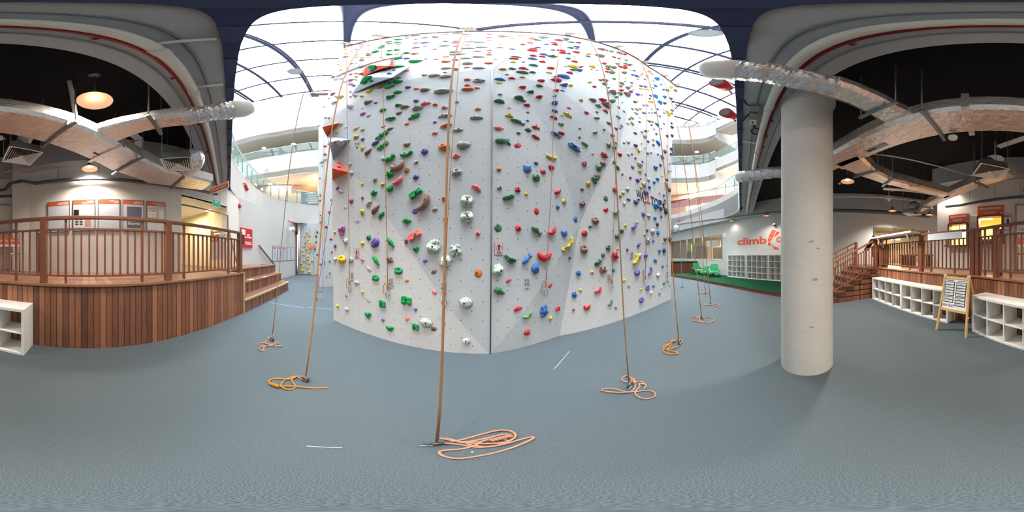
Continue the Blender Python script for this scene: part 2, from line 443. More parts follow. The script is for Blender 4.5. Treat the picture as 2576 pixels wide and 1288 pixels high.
# big angular volumes bolted on the wall
def tile(ox, oy, sz, pts): return [(ox + x * sz / 1288, oy + y * sz / 1288) for x, y in pts]
def volume(label, base, apex, out, m, up=None):
    pts = []
    for p in base:
        h = hit_wall(*p); x = p[0]; ok = lambda q: q is not None and 'narrow' not in BR[q[2]]
        while not ok(h): x += 2; h = hit_wall(x, p[1])
        if x != p[0]: h = (at_d(p[0], p[1], hypot(h[0].x, h[0].y)), h[1], h[2])
        pts.append(h)
    n = sum((h[1] for h in pts), V((0, 0, 0))).normalized()
    ph = [h[0] for h in pts]
    c = sum(ph, V((0, 0, 0))) / len(ph)
    aps = []
    for ap in apex:
        d = dirv(*ap); t = (c + n * out - EYEV).dot(n) / d.dot(n); aps.append(EYEV + d * t)
    bm = bmesh.new()
    for p in ph + [q - n * 0.02 for q in ph] + aps: bm.verts.new(p)
    r = bmesh.ops.convex_hull(bm, input=bm.verts)
    for v in [v for v in bm.verts if not v.link_faces]: bm.verts.remove(v)
    bm.verts.index_update()
    mb = MB(); mb.add([v.co.copy() for v in bm.verts], [[v.index for v in f.verts] for f in bm.faces]); bm.free()
    o = mb.build('climbing_volume', m); tag(o, label, 'climbing volume')
    b = len(BV); BV.extend(mb.v)
    for f in mb.f:
        for i in range(1, len(f) - 1): BF.append((b + f[0], b + f[i], b + f[i + 1])); BR.append('v:' + label)
    return o
vor = mat('orange_volume_paint', (226, 96, 66), 0.7, var=0.06, scale=8, bump=0.1, bscale=80)
vbl = mat('blue_grey_volume_paint', (160, 176, 192), 0.7, var=0.06, scale=8, bump=0.1, bscale=80)
vgr = mat('slate_volume_paint', (142, 152, 160), 0.7, var=0.06, scale=8, bump=0.1, bscale=80)
T = lambda pts: tile(800, 260, 220, pts)
volume('orange angular volume on the left edge of the wall, above the blue grey one', T([(285, 270), (328, 285), (128, 482), (90, 420)]), T([(62, 350)]), 0.30, vor)
volume('blue grey pyramid volume on the left edge between two orange volumes', T([(132, 482), (476, 536), (222, 834)]), T([(170, 570)]), 0.38, vbl)
volume('orange pyramid volume on the left edge, below the blue grey one', T([(305, 850), (458, 1020), (212, 1128)]), T([(210, 957)]), 0.34, vor)
T = lambda pts: tile(800, 70, 220, pts)
volume('large orange volume high on the upper left of the wall, above a slate one', T([(632, 660), (740, 548), (1085, 458), (1110, 566), (650, 720)]), T([(712, 562), (1050, 560)]), 0.34, vor)
volume('large slate blue volume high on the upper left of the wall, below the orange one', T([(632, 738), (1045, 605), (1350, 574), (1128, 732), (865, 812), (500, 976)]), T([(690, 733), (1090, 730)]), 0.30, vbl)
WALLBVH_ALL = BVHTree.FromPolygons(BV, BF)
# lettered strip across the upper left
sp = [hit_wall(*p) for p in T([(285, 705), (1242, 415)])]
p, q = sp[0][0], sp[1][0]; n = sp[0][1]
d = (q - p).normalized(); upv = n.cross(d).normalized()
bnr = thing('sign_strip', 'long grey lettered strip slanting across the upper left of the climbing wall', 'sign', p)
mb = MB(); mb.obox((p + q) / 2 + n * 0.03, d, n, upv, (q - p).length, 0.05, 0.34); mb.build('board', mat('sign_strip_grey', (150, 158, 168), 0.6), bnr)
text('CLIMB', 0.24, txtk, p + d * 0.35 - upv * 0.1 + n * 0.056, d, bnr, up=upv, fit=(q - p).length * 0.27)

# ---------------------------------------------------------------- the beam edge over the camera, soffit and black ceiling
EX = V((0.986, 0.1667, 0)).normalized(); EN = V((-EX.y, EX.x, 0))
def bl(t, s, z): return V((0, 0, 0)) + EX * t - EN * s + V((0, 0, z))
ZS = 4.1; ZC = 4.75
def band(name, s0, s1, z0, z1, m, t0=-7.2, t1=9.4):
    mb = MB(); mb.prism([XY(bl(t0, s0, 0)), XY(bl(t1, s0, 0)), XY(bl(t1, s1, 0)), XY(bl(t0, s1, 0))], z0, z1)
    return struct(mb.build(name, m))
edge = band('trim_1', -0.055, 0.03, ZS - 0.02, ZS + 0.5, darkedge)
band('beam', 0.03, 0.70, ZS, ZC + 0.2, soffit, -6.6)
mb = MB(); mb.prism([XY(bl(-12, 0.70, 0)), XY(bl(14, 0.70, 0)), XY(bl(14, 14, 0)), XY(bl(-12, 14, 0))], ZC, ZC + 0.2); struct(mb.build('ceiling', black))
mb = MB()
for t in [k * 0.55 for k in range(-12, 17)]:
    mb.obox(bl(t, -0.012, ZS - 0.03), EX, EN, (0, 0, 1), 0.26, 0.088, 0.03)
struct(mb.build('trim_2', mat('slate_edge_tiles', (52, 62, 94), 0.6, var=0.2)))

# ---------------------------------------------------------------- atrium rings
L2L = [(-4.9, -0.82), (-5.5, -0.9), (-6.1, -0.9), (-6.8, -0.82), (-7.5, -0.68), (-8.2, -0.5), (-8.8, -0.28), (-9.5, 0.02), (-10.2, 0.42), (-10.9, 0.95), (-11.45, 1.58), (-11.85, 2.3), (-12.1, 3.08), (-12.25, 4.0), (-12.2, 4.87), (-11.9, 7), (-11, 10)]
L2R = [(8.2, 1.40), (9.0, 1.66), (9.6, 2.05), (10.45, 2.84), (11.2, 3.7), (11.85, 4.73), (12.5, 5.8), (13.05, 7.0), (13.4, 8.1), (13.5, 9.2), (13.3, 11), (12.5, 13)]
def offset(pts, d):
    out = []
    for i, p in enumerate(pts):
        a = V(pts[max(i - 1, 0)]); b = V(pts[min(i + 1, len(pts) - 1)]); t = (b - a).normalized()
        out.append((p[0] - t.y * d, p[1] + t.x * d))
    return out
def ribbon(mb, pts, z0, z1, t, side):
    """curved upright slab following plan points, thickness to one side"""
    o = offset(pts, t * side); n = len(pts)
    vs = [(p[0], p[1], z0) for p in pts] + [(p[0], p[1], z1) for p in pts] + [(p[0], p[1], z0) for p in o] + [(p[0], p[1], z1) for p in o]
    fs = []
    for i in range(n - 1):
        fs += [(i, i + 1, n + i + 1, n + i), (2 * n + i, 3 * n + i, 3 * n + i + 1, 2 * n + i + 1), (n + i, n + i + 1, 3 * n + i + 1, 3 * n + i), (i, 2 * n + i, 2 * n + i + 1, i + 1)]
    fs += [(0, n, 3 * n, 2 * n), (n - 1, 3 * n - 1, 4 * n - 1, 2 * n - 1)]
    fs[-1] = (n - 1, 2 * n - 1 + 0, 4 * n - 1, 3 * n - 1)
    return mb.add(vs, fs)
def slab(mb, pts, out, z0, z1): return ribbon(mb, pts, z0, z1, abs(out), 1 if out > 0 else -1)
L34L = [(-16.6, -3.3), (-15.6, -1.3), (-14.85, 0.4), (-14.2, 1.95), (-13.3, 3.4), (-12.4, 4.9), (-11.6, 7), (-10.8, 10)]
L34R = [(11.2, 13), (12.0, 10.6), (13.1, 8.9), (13.9, 7.6), (14.35, 6.4), (14.3, 5.4), (14.0, 4.65)]
def fascia(pts, z0, z1, side, name='balcony'):
    mb = MB(); ribbon(mb, pts, z0, z1, 0.15, side); return struct(mb.build(name, white))
# level 2
fascia(L2L[1:], ZS, 5.72, 1); fascia(L2R, ZS, 5.72, -1)
mb = MB(); mb.prism([XY(bl(-6.2, -.055, 0)), XY(bl(9.4, -.055, 0)), XY(bl(9.4, 0.1, 0)), XY(bl(-6.2, 0.1, 0))], ZS + 0.5, 5.72); struct(mb.build('balcony', white))
def slabs(pts, out, z0, z1, m):
    mb = MB(); ribbon(mb, pts, z0, z1, abs(out), 1 if out > 0 else -1); return struct(mb.build('floor_slab', m))
slabs(L2L[2:], 0, ZS, ZS, white) if 0 else None
L2LS = [(-4.9, -0.75)] + L2L[1:]
# slab of level 2 behind its fascia (the far side of each curve)
mb = MB(); mb.prism([XY(bl(-5.5, 0.68, 0))] + [(p[0] - 0.05, p[1] - 0.02) for p in L2L[1:]] + [(-18, 10), (-18, -6), (-9, -6), XY(bl(-7.2, 0.68, 0))], ZS + 0.03, 5.3); struct(mb.build('floor_slab', soffit))
mb = MB(); mb.prism([XY(bl(8.2, 0.68, 0)), XY(bl(8.3, 0.0, 0))] + L2R[1:] + [(20, 13), (20, -1.5), (13, -2), XY(bl(10.0, 0.68, 0))], ZS + 0.03, 5.3); struct(mb.build('floor_slab', soffit))
# levels 3 and 4
def level(pts, side, z0, z1, depth=5.5, fz=None):
    fascia(pts, z0, z1, side)
    mb = MB(); o = offset(pts, depth * side)
    mb.prism([p for p in pts] + o[::-1], z0 + 0.02, z0 + 0.6); struct(mb.build('floor_slab', mallsoffit))
level(L34L, 1, 9.1, 11.65); level(L34L, 1, 14.6, 22.4)
level(L34R, 1, 9.1, 11.45); level(L34R, 1, 14.6, 17.4)
# the corner on the right turns back; a shallower landing front comes forward beyond it
for z0, z1, zm in ((9.1, 11.45, 9.83), (14.6, 17.4, 15.7)):
    mb = MB(); mb.wall((14.0, 4.65), (17.2, 3.05), z0, z1, 0.15, 1); struct(mb.build('balcony', white))
    mb = MB(); mb.prism([(14.2, 4.75), (17.3, 3.2), (20, 4), (19.5, 8), (14.5, 6.4)], z0 + 0.04, z0 + 0.5); struct(mb.build('floor_slab', mallsoffit))
    land = [(13.95, 4.6), (13.4, 3.5), (12.9, 2.6), (12.2, 1.7), (11.4, 0.9)]
    mb = MB(); ribbon(mb, land, zm, z1, 0.15, 1); struct(mb.build('balcony', white))
    mb = MB(); mb.prism(land + [(13.0, 0.2), (14.4, 1.8), (15.2, 3.4), (14.6, 4.3)], zm + 0.02, zm + 0.4); struct(mb.build('floor_slab', mallsoffit))
# outer shell of the mall
shellL = [(-20.5, -7), (-19.5, -2), (-18.5, 2), (-17, 6), (-15.6, 10)]
mb = MB(); mb.strip(shellL, 4.1, 23.6, 0.2, 1); struct(mb.build('wall_west', cream))
mb = MB(); mb.strip([(-16, 9.5), (-10, 15), (0, 17), (10, 16), (18, 12.5)], 0, 23.6, 0.2, 1); struct(mb.build('wall_north', white))
mb = MB(); mb.strip([(18, 12.8), (19, 8), (20, 4), (21, -3)], 4.1, 23.6, 0.2, 1); struct(mb.build('wall_east', cream))
SB = 9.0  # unseen south wall; setback chosen for the daylight it lets onto the tower
mb = MB(); mb.strip([XY(bl(-22, SB, 0)), XY(bl(23, SB, 0))], 5.7, 23.6, 0.2, -1); struct(mb.build('wall_south', white))
mb = MB(); mb.prism([XY(bl(-22, SB + 1, 0)), XY(bl(23, SB + 1, 0)), XY(bl(22, 0.1, 0)), XY(bl(-21, 0.1, 0))], 5.3, 5.7); struct(mb.build('floor_slab', white))
# level 2 back wall, and shops seen through the glass
mb = MB(); mb.strip([(-17.2, -4), (-16.4, 0.5), (-15.8, 4), (-14.6, 9)], 5.3, 9.2, 0.2, 1); struct(mb.build('wall_shopfront', mat('brown_shopfront', (88, 74, 62), 0.6, var=0.15, scale=2)))
mb = MB(); mb.strip([(16.2, 12), (17.0, 8.4), (16.6, 5.5), (16.3, 2.5), (16.6, -1)], 5.3, 9.2, 0.2, -1); struct(mb.build('wall_shopfront', mat('beige_shopfront', (150, 132, 114), 0.6, var=0.1, scale=2)))

def balustrade(pts, z, h, label, side, step=1, frame=True):
    t = thing('glass_balustrade', label, 'balustrade', (pts[0][0], pts[0][1], z))
    q = offset(pts, 0.06 * side)
    for i in range(0, len(q) - 1):
        a, b = V(q[i]), V(q[i + 1]); e = (b - a).normalized() * 0.03
        MBp = MB(); MBp.wall(a + e, b - e, z + 0.05, z + h, 0.015, 1); MBp.build('glass_panel', glass, t)
    for p in q: MB().box((p[0], p[1], z + 0.45), 0.05, 0.05, 0.9).build('post', galv, t)
    MB().tube([(p[0], p[1], z + h - 0.12) for p in q], 0.028, 8).build('handrail', steel, t)
    return t
balustrade(L2L[1:], 5.72, 1.2, 'curving glass balustrade on the first balcony left of the tower', -1)
balustrade(L2R, 5.72, 1.2, 'curving glass balustrade on the first balcony right of the tower', -1)
balustrade(L34L[:-1], 11.65, 1.2, 'straight glass balustrade on the second balcony left of the tower', 1)
balustrade(L34R[1:], 11.45, 1.2, 'curving glass balustrade on the second balcony right of the tower', -1)
balustrade(land, 17.4, 1.2, 'glass balustrade on the topmost landing beside the beam at the right', 1)
balustrade(land, 11.45, 1.2, 'glass balustrade on the middle landing beside the beam at the right', 1)
balustrade(L34R[1:], 17.4, 1.3, 'curving glass balustrade on the top balcony right of the tower', -1)

# ---------------------------------------------------------------- skylight
RU = V((0.857, -0.515, 0)); RV = V((0.515, 0.857, 0)); RZ = 24.0
def rp_(u, v, z=RZ): return RU * u + RV * v + V((0, 0, z))
sky = thing('skylight', 'white glazed atrium skylight with a grid of blue grey steel ribs', 'skylight', (0, 0, RZ))
inb = lambda u, v: True
for k in range(-7, 8):
    v = 0.1 + 2.9 * k
    a, b = rp_(-23, v), rp_(23, v)
    if k % 2:
        mb = MB(); mb.tube([a, b], 0.16, 8); mb.tube([a + V((0, 0, -0.75)), b + V((0, 0, -0.75))], 0.12, 8)
        for u in range(-22, 23, 4): mb.tube([rp_(u, v), rp_(u, v, RZ - 0.75)], 0.04, 6)
        mb.build('truss', ribm, sky)
    else: MB().tube([a, b], 0.14, 8).build('rib', ribm, sky)
for k in range(-8, 9):
    u = -0.28 + 2.72 * k
    MB().tube([rp_(u, -23), rp_(u, 23)], 0.10 if k not in (0, 1) else 0.13, 8).build('purlin', ribm, sky)
mb = MB(); mb.poly([rp_(-24, -24, RZ + 0.2), rp_(24, -24, RZ + 0.2), rp_(24, 24, RZ + 0.2), rp_(-24, 24, RZ + 0.2)]); mb.build('glazing', roofglass, sky)
mb = MB(); mb.poly([rp_(-24, -24, 23.6), rp_(24, -24, 23.6), rp_(24, -8, 23.6), rp_(-24, -8, 23.6)]) if 0 else None
# ================================================================ CLIMBING HOLDS
# surveyed hold lists, one block per measured square of the wall: colour, shape, x, y, w, h, tilt
HOLDS = {
(800, 660, 220): """W p 752 98 85 50 40;G j 847 228 110 90;G j 1185 122 128 110;W p 573 298 82 55;Y n 658 435 38 52;M n 418 488 32 38;W s 745 567 80 60;G v 955 610 85 95;Y n 292 640 36 48;W b 425 687 65 55;G t 742 775 95 95;U n 955 845 55 42;G t 1060 972 120 80;R n 127 208 20 22;l n 173 153 28 28""",
(1020, 680, 220): """O s 20 150 65 45;N s 420 25 110 70 -30;P s 430 322 85 52;G v 20 440 145 115;U s 150 575 58 52;P s 25 710 65 60 30;E b 305 762 200 150 15;G v 152 830 90 90;N s 418 865 105 75 -25;O n 570 785 38 55;E b 888 470 205 170 15;E b 900 1035 115 85;O s 1070 45 135 140 -20""",
(1240, 680, 220): """E s 75 0 175 200 30;B k 620 -25 120 180;R p 232 150 72 60 -30;g d 90 310 180 120 15;R s 843 230 75 55 -30;R p 368 565 130 65 -15;l c 512 668 135 78 -20;B t 748 600 115 185;R j 952 568 75 70;Y n 843 706 48 60;R b 502 917 100 82;B t 1198 360 78 95;B j 1258 40 75 78;N n 1187 578 45 45;Y n 1288 290 45 50""",
(1460, 640, 240): """g t 238 105 90 105 -30;N t 305 208 100 100;Y n 156 240 38 45;g n 448 215 30 45;R c 238 490 92 70 -25;Y n 588 350 40 36;l n 650 428 32 38;g c 402 658 55 68 -45;R c 85 715 92 72;N n 478 720 28 36;Y c 742 70 75 130 -60;U s 766 245 85 92;U c 938 225 48 85 -60;R s 1024 100 22 22;C n 1108 160 32 36;K n 1165 155 14 20;W s 1048 275 50 60;C n 1126 390 34 36;U j 907 450 55 72;C n 985 427 34 40;Y n 812 472 28 30;W p 952 512 34 55 -30;Y n 1093 458 14 24;C n 1066 530 26 30;U j 820 615 65 78;K n 1170 250 16 26;K n 1180 372 14 24;N n 1200 425 14 28""",
(800, 460, 220): """M b 288 80 48 52;W p 343 130 68 62 40;M b 492 268 60 70;W s 405 360 40 75;Y b 655 432 58 82;U n 658 222 36 42;W b 752 307 80 75 -30;N b 850 400 105 130 -45;G t 940 478 85 110 -45;W s 585 560 90 72 20;M t 353 710 98 145;Y n 250 730 32 40;W s 412 860 65 110 20;G t 752 808 75 80;U j 842 885 130 140 -45;Y s 658 892 58 68;G d 1075 880 115 145 45;U n 255 930 38 55 30;W n 258 1125 55 55;Y j 352 1128 120 130;W b 487 1130 72 85;M p 656 1133 48 72 30;G d 860 1150 115 130 45;N t 1062 1138 105 95;G j 828 145 92 95;G b 1058 80 92 105;Y b 953 25 58 52;Y p 655 20 40 60;l b 35 180 26 50;R n 30 260 28 30;l b 193 248 24 44;R n 168 432 36 46;R n 36 480 22 22;l n 38 577 34 28;R s 117 648 42 40;l s 40 743 34 40;R p 190 828 46 28;R b 203 1018 26 40;l n 173 1153 32 34;R p 35 1195 32 22""",
(1020, 460, 220): """G v 155 165 145 150 -35;N c 285 300 200 235 -60;U s 142 420 100 95 -20;G d 28 565 120 105 -10;S n 435 392 75 52;O b 575 235 78 85;O n 588 530 65 65;E j 900 265 190 180 20;E j 900 500 195 180;P p 1055 78 160 110 45;P b 1067 750 75 72;P v 140 780 155 155 -30;N s 12 860 60 95;G t 157 982 100 90;U n 290 1147 72 48;E j 412 945 215 240 20;E t 742 995 185 180;E s 592 1160 215 185 -30""",
(1240, 460, 220): """S j 97 70 75 90;g b 230 215 150 125 -25;R j 365 98 82 85;Y n 490 170 50 45;R s 643 420 82 118;R p 962 132 92 95 -40;Y s 1050 275 72 72;B n 955 360 48 62;g s 75 665 128 130 20;R s 375 668 92 98;g f 640 705 130 150 35;R c 868 722 108 125 -35;B s 1218 540 72 98;B s 1052 742 98 95;Y c 1132 890 85 165 -55;Y s 1045 985 65 75;N n 1130 1100 38 52;R c 752 1088 205 135;B f 492 1115 125 165 -45;g t 242 1125 170 150 30""",
(1460, 440, 240): """N s 22 190 50 55;N j 25 388 78 108;R b 463 205 58 62;W k 633 195 48 55;Y s 578 243 45 45;N n 537 292 32 36;g f 650 330 50 40;g s 343 320 72 85;W s 592 387 38 62;R s 345 470 75 52 -25;g c 482 512 75 75 -30;N j 198 618 95 105;g f 133 697 50 45;R b 53 788 75 82;Y n 606 683 32 48;U c 722 697 58 85 -45;Y n 766 645 22 40;g b 555 757 58 60;g b 494 826 65 68;U b 768 75 48 50;N b 230 18 75 50;g t 190 70 90 95;Y b 107 123 60 75;R n 673 38 34 32;R n 811 54 20 24;W b 920 68 38 40;C j 1040 55 42 48;C n 993 102 34 40;C n 930 165 38 42;W b 855 133 62 62;Y n 816 170 32 42;U b 880 243 62 65;N n 1165 66 38 44;W p 1158 130 40 70 45;N b 1192 200 40 70;Y n 1064 248 16 26;C n 1124 278 26 36;W b 785 323 42 40;U b 745 368 60 60;W n 873 362 38 40;C n 1076 352 30 40;K c 1127 375 40 80 -60;C t 1010 420 55 85;C n 1046 425 26 50;N n 1082 448 40 80;K b 1147 490 42 90;Y n 1162 448 12 20;U s 850 532 50 65;W b 920 558 45 45;C n 1005 585 38 42;C p 1093 560 28 48;K b 1037 665 38 52;U n 900 747 28 42;W b 974 760 50 65;C j 1046 775 45 52;Y s 868 806 34 34;W t 908 885 65 75;C n 984 888 28 36;N n 1140 862 42 62;K b 1203 870 36 75;Y n 1113 912 14 28;C n 1066 1022 38 48;K b 1127 1020 48 65;U p 785 937 50 68 -50;g j 373 985 68 72;Y n 504 1000 28 28;U n 632 1008 30 42;N b 303 1082 48 65;R t 462 1095 90 115;W b 792 1092 55 75;U b 882 1090 52 55;C t 1007 1152 45 48;N j 45 1002 100 130;W n 437 742 18 36;Y n 1101 18 16 26""",
(800, 260, 220): """Y n 115 213 32 30;W n 165 217 40 32;W s 485 55 82 65 -20;W s 340 308 62 55;W s 412 347 58 55 -30;Y j 280 425 58 62;Y p 565 373 92 45;W b 658 390 62 52;Y p 567 495 82 55;M b 660 528 56 52;W t 578 610 52 110;Y b 655 663 52 72;N p 748 715 90 82 -40;U b 847 593 82 72 -20;U s 960 343 70 50 -15;N p 1065 373 110 55 -10;G w 945 475 155 120 -30;G w 957 630 135 120 -30;M b 660 157 82 52;W p 747 183 70 40 -15;Y s 655 72 42 36;G b 957 105 102 68;G t 1065 237 130 95 20;G j 1187 33 92 62;N b 1190 147 85 58;W s 948 810 48 75;G q 1058 815 175 90 -15;N c 1180 940 210 130 -10;G t 1065 1045 120 115;P c 1185 1152 125 118 -30;S b 840 1122 55 68;W b 475 900 42 60;W b 497 1032 58 60;M b 152 598 30 65;W b 308 578 100 65;M b 300 932 62 42;R p 90 55 30 22;R p 18 333 44 18;R b 105 632 54 30;R b 103 752 50 36;E p 105 830 62 46 -10;E p 57 862 62 46 -10;R n 62 928 18 18;R n 28 1102 24 20;R n 110 1178 28 28""",
(1020, 260, 220): """N p -5 58 138 55;S j 178 75 165 85 -8;P p 300 10 160 50 -10;O b 437 27 78 42;P p 578 68 105 45 -15;G t 135 205 155 115 -25;P b 20 305 75 45;S k 580 188 215 75 -8;U n 433 280 58 48;O t 600 335 155 95 -20;P b 435 443 95 58;S p 770 395 165 75 -8;O b 1067 90 98 75;S p 1050 212 200 85;O j 568 645 165 125 -15;S p 860 622 210 115 8;N p 25 612 105 60;U b 282 712 110 90;P p 750 775 120 75 -15;G q 20 752 185 75 -8;E n 155 870 65 52;O b 20 985 80 85;U s 155 1085 102 80;S j 755 1010 155 120 -5""",
(1240, 260, 220): """P s 240 68 65 60;R p 502 35 102 52 10;R s 1122 68 80 50 25;B b 905 12 80 40;B p 913 115 100 58 15;O n 513 133 50 40;Y p 248 185 135 80 5;Y n 1012 180 40 30;Y p 1108 175 155 60 35;R p 898 212 100 70 30;g f 365 275 195 105 20;B n 510 258 50 32;R f 632 355 120 72;g b 518 395 98 68 15;P p 93 372 140 78 -5;B n 378 440 65 42;R p 632 505 90 72 30;g f 140 555 225 115 -10;R s 365 620 110 100 30;l t 997 312 85 60 15;R b 1005 440 105 68 15;B f 933 462 108 98 35;B t 1198 655 120 150 30;Y c 862 800 160 58;B n 635 883 62 48;R b 858 943 82 72;B s 508 962 130 125;R s 740 1010 85 68;g s 640 1095 122 118 30;O n 88 977 70 58;l n 1278 370 40 50;N n 1275 500 40 45""",
(1460, 240, 240): """Y p 5 75 45 40 30;N p 165 73 100 50 15;R p 297 78 85 55 25;l b 418 82 65 55;N p 345 145 102 75 20;l t 235 148 60 45 20;l t 220 228 45 42;R p 85 238 68 48 15;R p 340 220 65 48 20;N s 518 163 55 52 20;N n 562 98 22 14;N p 592 221 38 22;l n 475 28 34 40;N p 630 5 55 25;l b 220 310 62 78 -30;l b 510 295 55 42 15;N p 388 380 72 46;W p 555 413 36 46 30;l n 535 443 26 24;R s 483 450 52 46;N n 320 464 34 36;l b 200 505 65 78 -40;R s 433 541 52 44;N s 382 670 70 78;Y s 480 640 50 36;l j 457 705 55 58;l b 58 660 62 66 30;Y n 165 790 32 28;R t 320 810 95 68;N b 302 928 72 65;g s 250 975 90 105 20;M b 52 922 68 85;R s 530 797 60 55;g n 453 905 36 46;g p 498 978 60 58 40;N n 566 1066 26 36;U p 730 92 45 28;Y n 765 84 24 22;Y n 928 92 36 24;Y p 967 94 42 26;U n 932 47 26 22;U p 942 6 45 22;C p 1005 18 58 40 35;C p 1128 28 40 40 40;C p 1065 102 50 44 35;K n 1128 108 40 34;K n 1212 46 44 30;K n 1243 90 30 34;U s 852 134 40 34;W b 892 135 42 32;U p 702 189 38 24 25;W b 758 188 62 38;Y n 802 185 34 26;U n 965 187 18 14;C n 1040 188 30 28;C n 1125 196 14 22;W b 752 245 60 36;U s 852 238 42 38;W n 884 238 30 26;U n 928 238 22 18;Y n 966 236 32 24;C n 1007 237 38 28;C n 1126 240 24 20;N n 1232 205 38 38;N n 1230 245 30 34;Y p 1178 248 68 85 50;W b 695 305 58 42;U n 660 322 32 24;Y n 798 301 30 18;U n 795 360 32 32;C n 1067 283 32 26;W p 640 384 50 32;Y c 695 380 44 45 40;U s 925 349 46 36;Y j 966 352 42 44;C n 957 402 28 28;C p 1030 398 50 48 35;C n 1125 386 28 22;K n 1226 380 28 42;K n 1230 430 40 50;U b 740 512 50 38;W s 830 495 40 44;U n 880 484 40 36;Y n 916 480 18 20;W n 988 456 30 26;C n 1092 452 24 22;C n 1023 522 26 26;W b 868 555 50 45;K b 1168 550 34 38;K b 1233 542 34 44;W s 645 630 55 52;l n 588 646 32 22;U b 742 675 52 44;Y n 825 650 20 24;U n 912 624 36 26;Y n 980 602 28 22;C p 1048 650 62 48 35;C n 983 672 32 28;C n 869 715 18 16;Y n 1168 682 14 18;W b 647 795 36 38;U n 695 796 24 26;Y c 788 748 36 52;U n 907 786 26 28;W n 950 775 24 30;N b 1137 758 40 56;K n 1222 726 34 36;C n 1046 800 22 24;C p 1104 842 42 55 40;R n 741 850 28 26;K n 1218 796 28 30;W b 798 932 66 66;U n 830 900 30 34;U s 707 970 50 38;Y j 802 1022 44 50;C t 1012 980 55 56;C n 1078 940 34 36;N n 1204 925 14 20;W b 1188 1022 28 40;W n 1225 1020 14 28;U n 882 1070 28 24""",
(800, 70, 220): """Y p 420 317 58 20;M p 648 240 65 20;N p 573 315 55 12;W p 655 280 40 40;Y p 755 262 62 14;Y p 765 325 50 16;N n 760 350 24 8;N p 502 350 50 10;Y p 418 385 50 20;W p 580 380 60 14;W p 572 402 72 18;W p 575 432 72 20;N p 745 380 62 20;N p 755 405 90 26;N p 415 430 75 26;Y p 660 443 72 22;N p 657 480 75 28;W p 758 432 65 18;Y n 315 498 28 10;U n 302 538 28 10;N p 502 532 42 24;W p 572 522 48 22;W p 343 560 42 16;Y p 340 622 58 22;W p 412 620 48 22;N b 648 583 75 36;Y n 285 683 40 20;M b 490 690 48 26;Y b 568 677 46 34;W b 573 727 42 36;M b 232 730 48 30;W b 275 763 52 30;W p 357 748 75 32 -20;Y n 568 770 32 34;M b 488 778 76 36;W p 410 797 56 26;W b 483 832 62 36;M b 537 858 46 46;Y n 183 928 26 16;M b 226 980 54 36 -20;W s 285 1020 40 52;Y b 343 1023 75 38;Y n 168 1045 24 22;M n 485 1020 32 28;W s 562 1008 62 62;Y n 650 1015 48 40;W n 485 948 36 32;W p 250 1105 90 36;Y c 757 945 102 50 -20;N p 748 1103 105 62 -25;U n 853 1108 54 28;G p 1050 210 105 22;G p 1195 177 110 28;G p 1185 220 118 22;N p 1065 235 85 16;N p 1200 241 100 14;U p 960 262 80 16;G p 960 275 85 20;G p 940 297 100 28;U p 865 337 75 16;G b 855 360 115 32;G p 1068 340 92 26;G p 1180 330 105 32;G p 1060 397 92 36;N p 1195 393 110 26;G n 1275 385 30 28;U p 955 443 80 22;G b 1180 458 132 42;G b 822 582 110 55;U p 805 637 70 36;U b 655 682 46 40;N p 1075 592 80 24;G p 1190 580 180 40 -12;N b 1120 628 62 28;U b 1055 682 75 36;N p 1200 740 85 30;G b 720 770 180 60;G b 790 785 50 45;G t 945 808 125 62 -10;U p 1068 812 80 26;G b 1187 802 138 72 -15;N p 935 873 120 52;G b 1052 875 150 62;G b 1177 957 128 52;G t 1078 1030 112 72 -20""",
(1020, 60, 220): """U p 35 183 90 14;N p 155 177 145 18;U p 25 218 70 12;U p 165 228 75 12;U p 288 208 118 14;N p 445 187 118 14;N p 448 205 108 16;P p 600 156 110 12;S p 780 140 190 26;S p 900 158 180 14;P p 925 190 75 10;O p 1240 154 95 16;P p 1235 206 110 16;O p 1237 243 80 12;N p 597 261 100 18;P p 757 260 120 20;N p 750 283 160 20;S p 950 265 150 18;S p 1095 273 200 24;P p 172 284 115 18;U p 295 283 135 22;N p 298 330 90 16;U p 160 355 130 22;S p 580 328 175 30;P p 750 333 112 22;P p 930 315 120 14;O n 438 377 65 20;S p 920 365 230 28;S p 1125 348 195 24;S p 735 417 190 32;S p 770 452 250 32;O p 1065 407 118 20;P p 1243 395 90 22;S n 1238 427 70 12;O p 1235 458 105 28;G b 35 438 85 36;P p 150 445 125 38 -12;U p 25 515 100 32;U n 302 518 50 16;G p 165 560 205 60 -15;S n 447 523 85 18;P p 603 487 105 18;P b 733 537 100 34;O p 603 563 145 40 -8;S p 895 512 170 28;S p 1080 492 190 34;S b 912 593 165 48;O c 1222 585 135 34;S p 605 660 180 36;P b 745 680 95 48;P p 910 646 112 22;S p 1083 657 205 40;N p 288 760 85 30 -10;O n 583 720 58 22;S b 425 770 185 52;S b 595 785 205 56;P p 30 693 80 24 -8;O b 912 830 110 42;S t 1082 850 190 70;P b 912 913 95 42;O b 915 970 180 58;P p 1060 950 90 36 -15;U b 40 943 90 42;P b 162 963 85 36;N p 293 982 155 65 -12;S p 562 1005 295 88 -5;U b 160 1143 78 48;S n 757 1157 65 34""",
